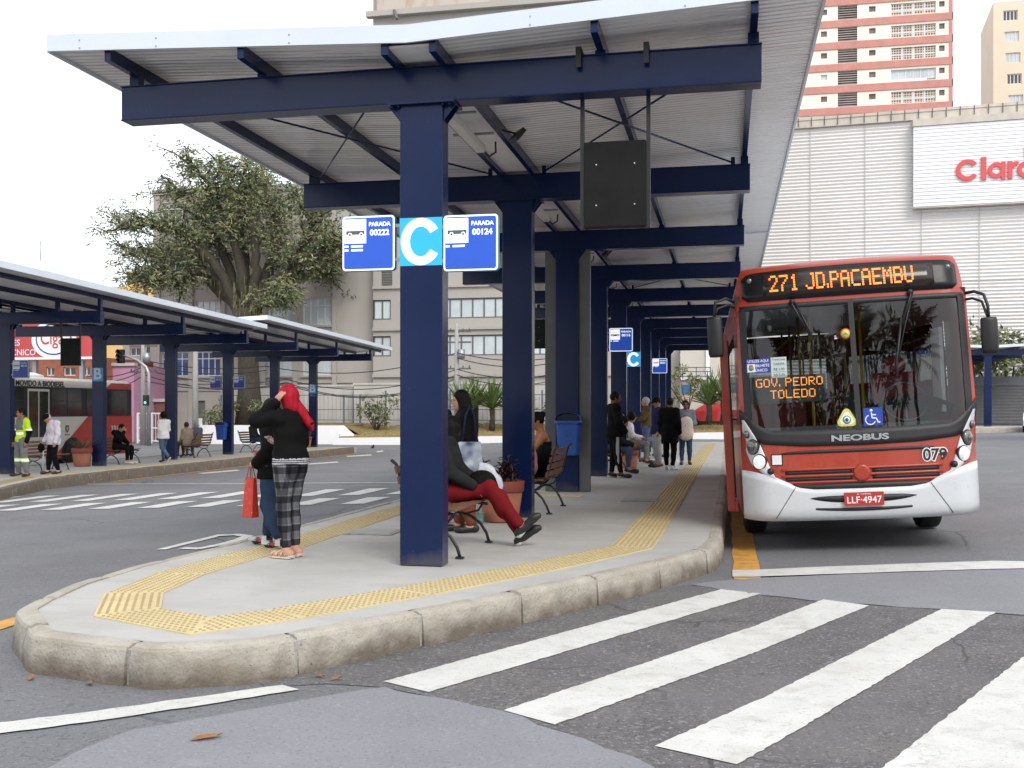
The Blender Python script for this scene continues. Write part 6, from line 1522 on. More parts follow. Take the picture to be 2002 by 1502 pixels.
# ================================================================ PEOPLE
def unit(v): v = np.asarray(v, float); return v/max(1e-9, np.linalg.norm(v))
class SDF:
    """smooth union of rounded limbs, meshed as one continuous surface (surface nets)"""
    def __init__(s): s.p = []
    def cone(s, a, b, ra, rb, k=.03, flat=None): s.p.append(('c', np.array(a, float), np.array(b, float), ra, rb, k, flat)); return s
    def ell(s, c, r, R=None, k=.03): s.p.append(('e', np.array(c, float), np.array(r, float), None if R is None else np.array(R, float), k)); return s
    def cut(s, c, r, R=None, k=.01): s.p.append(('x', np.array(c, float), np.array(r, float), None if R is None else np.array(R, float), k)); return s
    def cutbox(s, lo, hi): s.p.append(('b', np.array(lo, float), np.array(hi, float))); return s
    def mesh(s, res, noise=0, seed=0):
        lo = np.full(3, 1e9); hi = -lo
        for q in s.p:
            if q[0] == 'c': lo = np.minimum(lo, np.minimum(q[1]-q[3], q[2]-q[4])); hi = np.maximum(hi, np.maximum(q[1]+q[3], q[2]+q[4]))
            elif q[0] == 'e': m = q[2].max(); lo = np.minimum(lo, q[1]-m); hi = np.maximum(hi, q[1]+m)
        lo -= 3*res+.02; hi += 3*res+.02
        n = np.ceil((hi-lo)/res).astype(int)+1; ax = [lo[i]+np.arange(n[i])*res for i in range(3)]
        F = np.full(n, .5, np.float32)
        for q in s.p:
            if q[0] == 'c': a = np.minimum(q[1]-q[3], q[2]-q[4]); b = np.maximum(q[1]+q[3], q[2]+q[4]); k = q[5]
            elif q[0] in 'ex': m = q[2].max(); a = q[1]-m; b = q[1]+m; k = q[4]
            else: a, b = q[1], q[2]; k = 0
            mg = k+4*res
            i0 = np.maximum(0, np.floor((a-mg-lo)/res).astype(int)); i1 = np.minimum(n, np.ceil((b+mg-lo)/res).astype(int)+1)
            if (i1 <= i0).any(): continue
            sl = tuple(slice(i0[i], i1[i]) for i in range(3)); X, Y, Z = np.meshgrid(*[ax[i][sl[i]] for i in range(3)], indexing='ij')
            P = np.stack([X, Y, Z], -1)
            if q[0] == 'c':
                A, B = q[1], q[2]; ba = B-A; pa = P-A
                if q[6] is not None:
                    nrm, f = q[6]; nrm = unit(nrm); pa = pa+(pa@nrm)[..., None]*nrm*(1/f-1); ba = ba+(ba@nrm)*nrm*(1/f-1)
                tt = np.clip((pa@ba)/max(1e-9, ba@ba), 0, 1); d = np.linalg.norm(pa-tt[..., None]*ba, axis=-1)-(q[3]+(q[4]-q[3])*tt)
            elif q[0] in 'ex':
                pc = P-q[1]
                if q[3] is not None: pc = pc@q[3]
                r = q[2]; k0 = np.linalg.norm(pc/r, axis=-1); k1 = np.linalg.norm(pc/(r*r), axis=-1); d = k0*(k0-1)/np.maximum(k1, 1e-6)
            else:
                c = (q[1]+q[2])/2; h = (q[2]-q[1])/2; d = np.max(np.abs(P-c)-h, axis=-1)
            g = F[sl]
            if q[0] in 'xb': F[sl] = np.maximum(g, -d)
            else:
                h = np.maximum(k-np.abs(g-d), 0)/max(k, 1e-6); F[sl] = np.minimum(g, d)-h*h*k*.25
        if noise:
            X, Y, Z = np.meshgrid(*ax, indexing='ij'); f = 1.0
            F = F+noise*(np.sin(17*X+9*Z+seed)*np.sin(21*Z+6*Y+2*seed)+.6*np.sin(41*Z-13*X+seed)*np.sin(29*Y+11*X))
        return nets(F, lo, res)
def nets(F, lo, res):
    S = F < 0; n = np.array(F.shape)
    c = np.zeros(n-1, np.int8)
    for dx in (0,1):
        for dy in (0,1):
            for dz in (0,1): c += S[dx:n[0]-1+dx, dy:n[1]-1+dy, dz:n[2]-1+dz]
    act = (c > 0) & (c < 8); idx = -np.ones(n-1, np.int64); I = np.argwhere(act); idx[act] = np.arange(len(I))
    acc = np.zeros((len(I), 3)); cnt = np.zeros(len(I))
    C = [(a, b, d) for a in (0,1) for b in (0,1) for d in (0,1)]
    for p in C:
        for axx in range(3):
            if p[axx] == 1: continue
            q = list(p); q[axx] = 1
            f0 = F[I[:,0]+p[0], I[:,1]+p[1], I[:,2]+p[2]]; f1 = F[I[:,0]+q[0], I[:,1]+q[1], I[:,2]+q[2]]
            m = (f0 < 0) != (f1 < 0); t = np.where(m, f0/np.where(m, f0-f1, 1), 0)
            v = np.tile(np.array(p, float), (len(I), 1)); v[:, axx] += t; acc[m] += v[m]; cnt[m] += 1
    V = lo+(I+acc/np.maximum(cnt, 1)[:, None])*res; faces = []
    for axx in range(3):
        u, w_ = [(1,2),(2,0),(0,1)][axx]
        sl0 = [slice(None)]*3; sl1 = [slice(None)]*3; sl0[axx] = slice(0, n[axx]-1); sl1[axx] = slice(1, n[axx])
        A = S[tuple(sl0)]; B = S[tuple(sl1)]; E = np.argwhere(A != B); 
        ok = (E[:, u] > 0) & (E[:, w_] > 0) & (E[:, u] < n[u]-1) & (E[:, w_] < n[w_]-1); E = E[ok]
        fl = A[E[:,0], E[:,1], E[:,2]]
        e = np.eye(3, dtype=int); g = lambda d: idx[tuple((E-d).T)]
        q = np.stack([g(e[u]+e[w_]), g(e[w_]), g(0*e[u]), g(e[u])], 1); q[~fl] = q[~fl][:, ::-1]; faces.append(q)
    return V, np.concatenate(faces)
def smesh(name, sdf, res, mats, parent=None, mfun=None, noise=0, seed=0, relax=1):
    V, Fc = sdf.mesh(res, noise, seed)
    for _ in range(relax):
        acc = np.zeros_like(V); cnt = np.zeros(len(V))
        for a in range(4):
            for b in ((a+1) % 4, (a+3) % 4): np.add.at(acc, Fc[:, a], V[Fc[:, b]]); np.add.at(cnt, Fc[:, a], 1)
        V = V*.55+.45*acc/np.maximum(cnt, 1)[:, None]
    me = bpy.data.meshes.new(name); me.from_pydata(V.tolist(), [], Fc.tolist())
    if not isinstance(mats, (list, tuple)): mats = [mats]
    for m in mats: me.materials.append(m)
    me.polygons.foreach_set('use_smooth', [True]*len(Fc))
    if mfun is not None:
        cen_ = V[Fc].mean(1); me.polygons.foreach_set('material_index', [int(i) for i in mfun(cen_)])
    me.update(); o = bpy.data.objects.new(name, me); COL.objects.link(o)
    if parent is not None: o.parent = parent
    return o
def skinm(n, c): return mat('skin_'+n, c, .5, var=.08, vs=6, spec=.35)
SKA, SKB, SKC, SKD = skinm('light', (.47,.25,.165)), skinm('tan', (.36,.17,.095)), skinm('brown', (.17,.075,.042)), skinm('orange_tan', (.40,.165,.075))
EYEM = mat('eye_dark', (.02,.015,.012), .2); LIPM = mat('lips', (.30,.09,.07), .5)
def hairm(n, c): return mat('hair_'+n, c, .6, var=.35, vs=40, stretch=(1,1,.12), spec=.15)
HBLK, HRED, HGREY, HBRN = hairm('black', (.006,.005,.0045)), hairm('red', (.34,.008,.022)), hairm('grey', (.42,.41,.40)), hairm('brown', (.05,.03,.02))
def cloth(n, c, **k):
    k.setdefault('var', .14); return mat('cloth_'+n, c, k.pop('rough', .85), vs=k.pop('vs', 9), bump=.12, bs=130, spec=.1, **k)
CBLK = cloth('black', (.0065,.0065,.007)); CCHAR = cloth('charcoal', (.020,.0215,.022)); CMAR = cloth('maroon', (.16,.010,.014)); CJEAN = cloth('jeans', (.075,.115,.20), vs=5, var=.25); CJEAND = cloth('dark_jeans', (.03,.05,.095), vs=5)
CWHITE = cloth('white', (.70,.70,.70), var=.05); CLIL = cloth('pale_lilac', (.62,.58,.66), var=.05); CGREY = cloth('grey', (.17,.17,.175)); CRED = cloth('red', (.42,.015,.02)); CBRN = cloth('brown', (.10,.065,.03)); CRUST = cloth('rust', (.20,.06,.03)); CNAVY = cloth('navy', (.02,.025,.07)); CBEIGE = cloth('beige', (.38,.31,.23)); CGRYBL = cloth('grey_blue', (.13,.15,.19)); CLGREY = cloth('light_grey', (.36,.36,.37)); CRIB = cloth('ribbed_grey', (.42,.42,.44)); CYEL = cloth('hivis_yellow', (.52,.75,.02)); CREFL = mat('reflective_tape', (.80,.84,.82), .3, var=.04, emit=.25)  # CREFL emission is added to imitate flash returned by the tape
SOLEW = mat('sole_white', (.66,.65,.62), .6); SOLEK = mat('sole_black', (.015,.015,.015), .7); SHRED = mat('shoe_red', (.45,.03,.06), .5); SHBLK = mat('shoe_black', (.015,.015,.016), .5, var=.2); SHWHT = mat('shoe_white', (.62,.60,.57), .5); SHBRN = mat('shoe_brown', (.13,.06,.03), .5)
def plaid():
    m = cloth('plaid', (.12,.125,.135)); t = m.node_tree; b = t.nodes['Principled BSDF']; src = b.inputs['Base Color'].links[0].from_socket; tc = t.nodes.new('ShaderNodeTexCoord'); sep = t.nodes.new('ShaderNodeSeparateXYZ'); t.links.new(tc.outputs['Object'], sep.inputs[0]); cur = src
    for ax, per, wd, off, dark in ((2, .135, .45, .03, .38), (1, .11, .42, .02, .45), (0, .11, .42, .03, .45), (2, .135, .07, .10, 1.5), (1, .11, .08, .075, 1.4)):
        mm = t.nodes.new('ShaderNodeMath'); mm.operation = 'MULTIPLY_ADD'; mm.inputs[1].default_value = 1/per; mm.inputs[2].default_value = 20+off/per; t.links.new(sep.outputs[ax], mm.inputs[0])
        fr = t.nodes.new('ShaderNodeMath'); fr.operation = 'FRACT'; t.links.new(mm.outputs[0], fr.inputs[0]); lt = t.nodes.new('ShaderNodeMath'); lt.operation = 'LESS_THAN'; lt.inputs[1].default_value = wd; t.links.new(fr.outputs[0], lt.inputs[0])
        x = t.nodes.new('ShaderNodeMix'); x.data_type = 'RGBA'; x.blend_type = 'MULTIPLY'; t.links.new(lt.outputs[0], x.inputs[0]); t.links.new(cur, x.inputs[6]); x.inputs[7].default_value = (dark, dark, dark*1.05, 1); cur = x.outputs[2]
    t.links.new(cur, b.inputs['Base Color']); return m
CPLAID = plaid()
STAND = dict(pel=(0,0,.955), wst=(0,.0,1.10), che=(0,.0,1.29), nek=(0,-.015,1.465), hed=(0,.02,1.625),
    hipR=(.088,0,.93), kneR=(.10,.02,.51), ankR=(.105,-.03,.085), toeR=(.12,.13,.035),
    shoR=(.17,-.02,1.415), elbR=(.225,-.055,1.15), wriR=(.235,.035,.91))
SIT = dict(pel=(0,0,.56), wst=(0,-.02,.71), che=(0,-.01,.90), nek=(0,.0,1.075), hed=(0,.05,1.225),
    hipR=(.09,.02,.55), kneR=(.12,.44,.53), ankR=(.12,.42,.10), toeR=(.13,.58,.045),
    shoR=(.17,-.01,1.02), elbR=(.21,.03,.75), wriR=(.12,.25,.62))
def person(label, loc, face, pose=None, base=STAND, hemz=None, h=1.7, w=1.0, skin=SKA, top=CBLK, legs=CJEAN, shoe=SHBLK, sole=SOLEW, hair=('short', HBLK), sleeve=1.0, hem=.0, legw=1.0, topw=1.0, look=0., nod=0., res=.013, cuff=1.0, topfun=None, legfun=None, topname='shirt', hat=None, fingers=True, tuck=False, hands=None, extra=None, bare=False):
    """face: world heading in degrees of where the body looks; pose: joints in the body's frame (x right, y forward, z up) for a 1.75 m body"""
    s = h/1.75; J = dict(base)
    for k, v in list(J.items()):
        if k.endswith('R'): J[k[:-1]+'L'] = (-v[0], v[1], v[2])
    if pose: J.update(pose)
    J = {k: np.array(v, float)*s for k, v in J.items()}
    a = math.radians(face)
    # head frame
    cy, sy = math.cos(look), math.sin(look); cp, spn = math.cos(nod), math.sin(nod)
    hf = np.array((-sy*cp, cy*cp, -spn)); hr = np.array((cy, sy, 0)); hu = np.cross(hr, hf); HR = np.stack([hr, hf, hu], 1)
    H = J['hed']; hp = lambda x, y, z: H+s*(hr*x+hf*y+hu*z)
    b = SDF()
    b.ell(H+s*hu*.015, np.array((.074,.094,.108))*s, HR); b.ell(hp(0,.030,-.055), np.array((.058,.062,.066))*s, HR, .03); b.cone(hp(0,.07,-.085), hp(0,.066,-.088), .026*s, .022*s, .02)
    b.cone(hp(0,.090,.012), hp(0,.112,-.026), .009*s, .0145*s, .012); b.ell(hp(0,.084,.034), np.array((.05,.014,.014))*s, HR, .02)
    for sx in (-1, 1): b.ell(hp(sx*.076,-.004,-.006), np.array((.012,.022,.032))*s, HR, .008); b.cut(hp(sx*.030,.094,.014), np.array((.016,.010,.010))*s, HR, .01)
    b.ell(hp(0,.088,-.056), np.array((.026,.010,.010))*s, HR, .010)
    b.cone(J['nek']+np.array((0,0,-.03))*s, H-s*(hf*.02+hu*.06), .056*s, .05*s, .03)
    fwd = np.array((0,1.,0)); up = unit(J['nek']-J['pel']); 
    def torso(q, e, hm=0):
        q.cone(J['pel'], J['wst'], (.142*w)*s+e, (.128*w)*s+e, .05, (fwd, .74)); q.cone(J['wst'], J['che'], (.128*w)*s+e, (.148*w)*s+e, .05, (fwd, .70)); q.cone(J['che'], J['che']*.35+J['nek']*.65, (.150*w)*s+e, .10*s+e, .05, (fwd, .68))
        q.cone(J['shoR'], J['shoL'], .058*s+e, .058*s+e, .05)
    torso(b, 0)
    for S_ in 'RL':
        b.cone(J['sho'+S_], J['elb'+S_], .052*s*w**.5, .040*s, .03); b.cone(J['elb'+S_], J['wri'+S_], .041*s, .027*s, .02)
        b.cone(J['hip'+S_], J['kne'+S_], .086*s*w**.7, .056*s, .03); b.cone(J['kne'+S_], J['ank'+S_], .056*s, .038*s, .03); mid = J['kne'+S_]*.68+J['ank'+S_]*.32; b.ell(mid, np.array((.055,.06,.10))*s, None, .03)
        b.cone(J['ank'+S_]+np.array((0,0,-.02))*s, J['toe'+S_], .042*s, .030*s, .03)
        d = unit(J['wri'+S_]-J['elb'+S_]); sx = 1 if S_ == 'R' else -1
        hd_ = dict(dir=d, curl=.35, palm=None); 
        if hands and S_ in hands: hd_.update(hands[S_])
        d = unit(hd_['dir']); pn = hd_['palm']; pn = unit(np.array(pn) if pn is not None else np.cross(d, (0,1,0))*1.0+np.array((-sx*.8,0,0)))   # palm normal
        pn = unit(pn-d*(pn@d)); sd = np.cross(d, pn); wr = J['wri'+S_]
        b.cone(wr, wr+d*.075*s, .028*s, .036*s, .02, (pn, .5))
        if fingers:
            for i, (off, L) in enumerate(((-.030,.062),(-.010,.074),(.011,.070),(.031,.056))):
                p0 = wr+d*.085*s+sd*off*s; c = hd_['curl']; e1 = unit(d+pn*c); e2 = unit(d+pn*c*2.6); p1 = p0+e1*L*.55*s; p2 = p1+e2*L*.6*s
                b.cone(p0-d*.02*s, p1, .0098*s, .0092*s, .006); b.cone(p1, p2, .0092*s, .0078*s, .004)
            ts = -1 if (sd@np.array((0,1.,.3))) < 0 else 1
            p0 = wr+d*.03*s+sd*ts*.022*s; p1 = p0+unit(sd*ts+d*.7+pn*.5)*.045*s; b.cone(p0, p1, .013*s, .0105*s, .01); b.cone(p1, p1+unit(d+pn*.5+sd*ts*.2)*.034*s, .0105*s, .0085*s, .005)
    eyes = [hp(sx*.030,.086,.014) for sx in (-1,1)]; lip = hp(0,.096,-.056)
    def bm(c):
        m = np.zeros(len(c), int)
        for e in eyes: m[np.linalg.norm(c-e, axis=1) < .0125*s] = 1
        m[(np.abs((c-lip)@hu) < .007*s) & (np.linalg.norm(c-lip, axis=1) < .026*s)] = 2
        return m
    root = smesh('person', b, res, [skin, EYEM, LIPM], None, bm)
    root.location = loc; root.rotation_euler = (0, 0, a-math.pi/2); tag(root, label, 'person')
    # trousers
    q = SDF(); e = .012*s
    q.cone(J['pel']+up*.05*s, J['pel']-up*.03*s, .142*w*s+e, .135*w*s+e, .05, (fwd, .76))
    for S_ in 'RL':
        hp_, kn, an = J['hip'+S_], J['kne'+S_], J['ank'+S_]; an2 = an+(kn-an)*.06/np.linalg.norm(kn-an)*s*cuff
        q.cone(hp_, kn, (.092*w**.7+.008)*s*legw**.5+e*.6, (.064*s+e*.5)*legw, .04); q.cone(kn, an2, (.064*s+e*.5)*legw, (.047*s+e*.4)*legw, .03); q.ell(kn*.65+an*.35, np.array((.06,.066,.11))*s*legw, None, .04)
    smesh('trousers', q, res, legs if isinstance(legs, list) else [legs], root, legfun, .0045, len(label) % 7)
    # shirt, jacket or coat
    q = SDF(); e = .016*s*topw; torso(q, e)
    if hem: 
        low = J['pel']-up*hem*s; q.cone(J['pel'], low, .150*w*s+e*1.2, .150*w*s+e*1.6, .05, (fwd, .88))
    else: q.cone(J['pel'], J['pel']-up*.04*s, .148*w*s+e, .146*w*s+e, .04, (fwd, .78))
    for S_ in 'RL':
        sh, el, wr = J['sho'+S_], J['elb'+S_], J['wri'+S_]
        if bare: continue
        if sleeve <= .5: q.cone(sh, sh+(el-sh)*sleeve*2, .058*s+e, .052*s+e, .03)
        else:
            f = min(1, (sleeve-.5)*2); q.cone(sh, el, .060*s*w**.4+e*.8, .052*s+e*.8, .03); q.cone(el, el+(wr-el)*f, .052*s+e*.8, .036*s+e*.8, .03)
    if base is STAND: zc_ = (hemz*s if hemz else J['pel'][2]-(hem+.075)*s); q.cutbox(np.array((-.17*w*s-.09,-.6*s,-.1)), np.array((.17*w*s+.09,.6*s,zc_)))
    if bare: q.cutbox(np.array((-.5*s,-.5*s,J['che'][2]+.045*s)), np.array((.5*s,.5*s,J['che'][2]+.6*s)))
    smesh(topname, q, res, top if isinstance(top, list) else [top], root, topfun, .006, len(label) % 5)
    # shoes
    for S_ in 'RL':
        an, to = J['ank'+S_], J['toe'+S_]; f = unit((to-an)*np.array((1,1,.6))); q = SDF(); hl = an-np.array((0,0,.045*s))-f*.045*s; tt = to+f*.065*s; tt[2] = max(tt[2], to[2]-.004); 
        q.cone(hl, to, .042*s, .043*s, .02); q.cone(to, tt-f*.02*s, .042*s, .034*s, .02); q.cone(an, hl, .044*s, .042*s, .02)
        n_ = unit(np.cross(np.cross(f, (0,0,1)), f)); base_ = hl-n_*.028*s
        smesh('shoe', q, min(res, .011), [shoe, sole], root, lambda c, n_=n_, base_=base_: (((c-base_)@n_) < .012*s).astype(int))
    # hair
    st, hm = hair
    if st != 'none':
        q = SDF(); q.ell(hp(0,-.012,.03), np.array((.086,.104,.108))*s, HR, .02)
        face_ = (hp(0,.100,-.045), np.array((.068,.075,.105))*s)
        if st == 'short': q.cut(hp(0,.10,-.05), np.array((.075,.085,.105))*s, HR); q.cut(hp(0,.02,-.12), np.array((.13,.13,.085))*s, HR)
        if st == 'bob': q.cone(hp(0,-.03,0), hp(0,-.03,-.10), .09*s, .085*s, .03); q.cut(*face_, HR)
        if st == 'long': q.cone(hp(0,-.035,.0), hp(0,-.06,-.20), .088*s, .085*s, .03); q.cone(hp(.05,-.01,-.05), hp(.085,.03,-.28), .045*s, .032*s, .03); q.cone(hp(-.05,-.01,-.05), hp(-.085,.03,-.28), .045*s, .032*s, .03); q.cone(hp(0,-.06,-.1), hp(0,-.09,-.33), .085*s, .05*s, .03, (hf, .7)); q.cut(*face_, HR)
        if st == 'ponytail':
            q.cut(*face_, HR); q.cone(hp(0,-.02,-.02), hp(0,-.05,-.10), .084*s, .05*s, .03)
        if st == 'bun': q.ell(hp(0,-.10,.07), np.array((.05,.05,.05))*s, HR, .02); q.cut(hp(0,.10,-.04), np.array((.07,.085,.10))*s, HR); q.cut(hp(0,.0,-.13), np.array((.13,.13,.085))*s, HR)
        if st == 'afro': q.ell(hp(0,-.03,.05), np.array((.125,.13,.125))*s, HR, .02); q.cut(*face_, HR)
        if st == 'balding': q.cut(hp(0,.07,.06), np.array((.085,.11,.12))*s, HR); q.cut(hp(0,.02,-.12), np.array((.13,.13,.075))*s, HR)
        smesh('hair', q, min(res, .011), hm, root, None, .0025 if st != 'afro' else .005, 3)
    if hat:
        q = SDF(); q.ell(hp(0,-.005,.045), np.array((.088,.106,.092))*s, HR, .02); q.cut(hp(0,.0,-.07), np.array((.16,.17,.095))*s, HR)
        if hat[0] == 'cap': q.cone(hp(0,.08,.045), hp(0,.165,.030), .055*s, .045*s, .02, (hu, .16))
        smesh('cap' if hat[0] == 'cap' else 'beanie', q, min(res, .011), hat[1], root)
    if extra: extra(root, J, s, hp)
    return root
def rel(face, loc):                       # world direction -> body frame, and body point -> world
    a = math.radians(face)-math.pi/2
    def w2l(v): return (math.cos(-a)*v[0]-math.sin(-a)*v[1], math.sin(-a)*v[0]+math.cos(-a)*v[1], v[2])
    return w2l
def bworld(root, p):                      # body-frame point (metres) -> world
    return root.matrix_basis @ Vector(p)
AWAY = 78.45   # heading pointing straight away from the camera
LEFT, RIGHT = AWAY+90, AWAY-90
# ---- woman with red hair (plaid trousers), left hand at her forehead, right hand with a phone
s1 = 1.60/1.75
def redhair(root, J, s, hp):
    q = SDF(); H = J['hed']
    q.cone(hp(.02,-.05,-.05), hp(.06,-.10,-.17), .062*s, .048*s, .03); q.cone(hp(.06,-.10,-.17), hp(.09,-.155,-.30), .048*s, .040*s, .03); q.cone(hp(.09,-.155,-.30), hp(.10,-.175,-.37), .040*s, .012*s, .02)
    smesh('ponytail', q, .010, HRED, root, None, .003, 2)
    q = SDF(); q.ell(hp(.085,-.17,-.30), np.array((.035,.03,.03))*s); smesh('hair_tie', q, .008, CBLK, root)
def bomber(c):
    s = s1; z = c[:,2]/s; m = np.zeros(len(c), int); m[(z < 1.005) & (np.abs(c[:,0]) < .26)] = 1; m[(z > .965) & (z < .974) | (z > .984) & (z < .992)] = 0; 
    return m
p1 = person('woman with long bright red hair, black jacket and grey plaid trousers raising one hand', (-3.97, 9.13, ZP), LEFT-8,
    dict(pel=(0,-.01,.96), hipR=(.092,0,.94), hipL=(-.092,0,.94), kneR=(.075,.03,.51), kneL=(-.075,.02,.51), ankR=(.08,.0,.08), ankL=(-.085,-.035,.08), toeR=(.09,.15,.03), toeL=(-.085,.11,.03), shoL=(-.165,.0,1.41), elbL=(-.215,.255,1.385), wriL=(-.135,.075,1.56), elbR=(.22,.05,1.16), wriR=(.13,.27,1.14), hed=(0,.03,1.62)),
    h=1.60, w=1.16, skin=SKA, top=[CBLK, CRIB], topfun=bomber, topname='bomber_jacket', legs=CPLAID, legw=.95, shoe=SKA, sole=SOLEW, hair=('bob', HRED), res=.0085, topw=1.35, nod=.18, look=.15, hands={'L': dict(dir=(.22,-.45,.80), curl=.25, palm=(.8,.0,-.25)), 'R': dict(dir=(-.15,.95,.25), curl=.5, palm=(-.3,-.2,1))}, extra=redhair, hem=.05, hemz=.948)
m = MB()
for S_ in (('R', .083, .0), ('L', -.086, -.035)):
    nm, x, y = S_; x *= s1; y *= s1
    m = MB(); m.prism([(x-.045,y-.06),(x+.045,y-.06),(x+.052,y+.06),(x+.05,y+.15),(x+.02,y+.195),(x-.03,y+.19),(x-.05,y+.13)], 0.002, .017)
    for (ya, yb, sg) in ((.15,.09,1),(.15,.09,-1),(.09,.03,1),(.09,.03,-1),(.03,-.02,1),(.03,-.02,-1)):
        P = [Vector((x+sg*.048, y+ya, .02)), Vector((x+sg*.02, y+(ya+yb)/2, .058+.02*(.15-ya)/.12)), Vector((x-sg*.048, y+yb, .03))]; m.tube([P[0], P[0].lerp(P[1],.5)+Vector((sg*.01,0,.012)), P[1], P[1].lerp(P[2],.5)+Vector((-sg*.01,0,.012)), P[2]], .005, 5)
    m.build('sandal', mat('sandal_cream', (.62,.50,.42), .6), p1)
m = MB(); m.tube([(-.17*s1+.035*math.cos(a), .085*s1+.0, 1.545*s1+.035*math.sin(a)) for a in ()] or [(0,0,0),(0,0,.001)], .001, 4)
m = MB(); wl = Vector((-.135,.075,1.56))*s1; el = Vector((-.215,.255,1.385))*s1; d_ = (wl-el).normalized(); m.tube([wl-d_*.055, wl-d_*.005], [.044,.040], 12); m.build('cuff', CRIB, p1)
ph = bworld(p1, (.125*s1, .36*s1, 1.185*s1)); m = MB(); m.box((0,0,0), (.075,.155,.009), 0, Matrix.Rotation(.35, 3, 'X')); m.build('mobile_phone', mat('phone_pale', (.42,.45,.47), .25), loc=ph, rz=math.radians(LEFT-8)-math.pi/2, bevel=.002, label='pale mobile phone held by the red-haired woman', cat='phone')
# ---- short person behind her with the red bag
p2 = person('short person in black sweatshirt and blue jeans holding a red bag, behind the red-haired woman', (-4.40, 9.78, ZP), LEFT-4,
    dict(kneR=(.11,.10,.50), ankR=(.12,.25,.085), toeR=(.13,.40,.035), kneL=(-.10,.02,.50), ankL=(-.10,-.14,.085), toeL=(-.10,.01,.035), elbR=(.22,.05,1.14), wriR=(.14,.28,1.03), elbL=(-.235,-.10,1.14), wriL=(-.20,.12,.98), hed=(0,.07,1.60)),
    h=1.50, w=1.05, skin=SKA, top=CBLK, topname='sweatshirt', legs=CJEAND, legw=1.42, shoe=[SHBLK][0], sole=SOLEW, hair=('long', HBLK), res=.010, topw=2.7, nod=.5, cuff=1.4, hem=.14, hemz=.80, hands={'R': dict(dir=(-.1,.9,.1), curl=.6, palm=(-.6,0,.6)), 'L': dict(dir=(0,.9,-.2), curl=.75, palm=(.8,0,-.2))})
s2 = 1.5/1.75
for x, y in ((.125,.33), (-.10,-.06)):
    m = MB(); x *= s2; y *= s2
    for sg in (-1,1):
        m.add([(x+sg*.050,y-.08,.05),(x+sg*.050,y+.00,.062),(x+sg*.049,y+.06,.05),(x+sg*.049,y-.02,.028)], [(0,1,2,3)], 0); m.add([(x+sg*.050,y-.11,.03),(x+sg*.050,y-.04,.03),(x+sg*.050,y-.05,.085),(x+sg*.050,y-.105,.10)], [(0,1,2,3)], 1)
    m.prism([(x-.04,y+.04),(x+.04,y+.04),(x+.035,y+.14),(x-.035,y+.14)], .035, .066, 1)
    m.build('sneaker_trim', [SHRED, SHWHT], p2)
hb = bworld(p2, (-.20*s2, .205*s2, .96*s2)); RBAG = mat('red_bag', (.50,.035,.02), .45, var=.12, vs=6); layer_noise(RBAG, 28, .62, .68, (.62,.30,.06), .7, 2)
t = thing('shopping_bag', 'red patterned shopping bag hanging from the short person\'s hand', 'bag', (hb.x, hb.y, hb.z), math.radians(LEFT-8)-math.pi/2)
m = MB(); m.add([(-.05,-.10,-.52),(.05,-.10,-.52),(.05,.12,-.52),(-.05,.12,-.52),(-.02,-.09,-.13),(.025,-.09,-.13),(.025,.10,-.13),(-.02,.10,-.13)], [(0,3,2,1),(0,1,5,4),(1,2,6,5),(2,3,7,6),(3,0,4,7)]); m.build('bag', RBAG, t, bevel=.006)
m = MB()
t.scale = (1,.62,1)
for x in (-.02,.025): m.tube([(x,-.06,-.13),(x*.5,-.03,-.04),(0,0,-.0),(x*.5,.03,-.04),(x,.06,-.13)], .005, 6)
m.build('handles', SHRED, t)
pr = bworld(p2, (.14*s2, .37*s2, 1.06*s2)); m = MB(); m.box((0,0,0), (.07,.14,.010), 0, Matrix.Rotation(.6, 3, 'X')); m.build('mobile_phone', SHRED, loc=pr, rz=math.radians(LEFT-4)-math.pi/2, bevel=.002, label='red cased phone in the hand of the short person with the bag', cat='phone')
# ---- hooded sitter with maroon trousers, legs stretched out
px3 = 0.
p3 = person('person in charcoal hoodie and maroon trousers sitting with legs stretched out', (-2.78, 10.28, ZP), 3,
    dict(pel=(0,0,.55), wst=(0,-.01,.70), che=(0,.02,.89), nek=(0,.03,1.06), hed=(0,.06,1.20), hipR=(.09,.03,.54), hipL=(-.09,.03,.54), kneR=(.07,.46,.60), kneL=(-.09,.45,.56), ankR=(.05,.80,.20), ankL=(-.06,.78,.10), toeR=(.05,.92,.30), toeL=(-.06,.91,.17), elbR=(.22,.08,.76), wriR=(.15,.30,.62), elbL=(-.21,.10,.76), wriL=(-.13,.32,.63)),
    base=SIT, h=1.72, w=1.12, skin=SKB, top=CCHAR, topname='hoodie', legs=CMAR, shoe=SHBLK, sole=SOLEW, hair=('bob', HBLK), hat=('beanie', CBLK), res=.010, topw=1.7, legw=1.12, look=1.25,
    extra=lambda r, J, s, hp: smesh('hood', SDF().cone(hp(0,-.06,-.13), hp(0,-.09,-.19), .085*s, .07*s, .04), .011, CCHAR, r))
m = MB(); M = frame(bworld(p3, (-.285,.14,.82)), Vector((math.cos(math.radians(-50)),0,math.sin(math.radians(-50)))), (0.6,0,.8)); m.text('NO', .07, frame((-.268,.07,.80),(0,.62,-.78),(-.1,.78,.62)), .002, 0, .002); 
m.build('sleeve_lettering', CWHITE, p3)
kb = bworld(p3, (-.03,.36,.63)); q = SDF().ell((0,0,0), (.15,.17,.13)).ell((.03,.02,-.06), (.14,.16,.09)); o = smesh('shoulder_bag', q, .012, CBLK); o.location = kb; tag(o, 'black bag on the lap of the hooded sitter', 'bag')
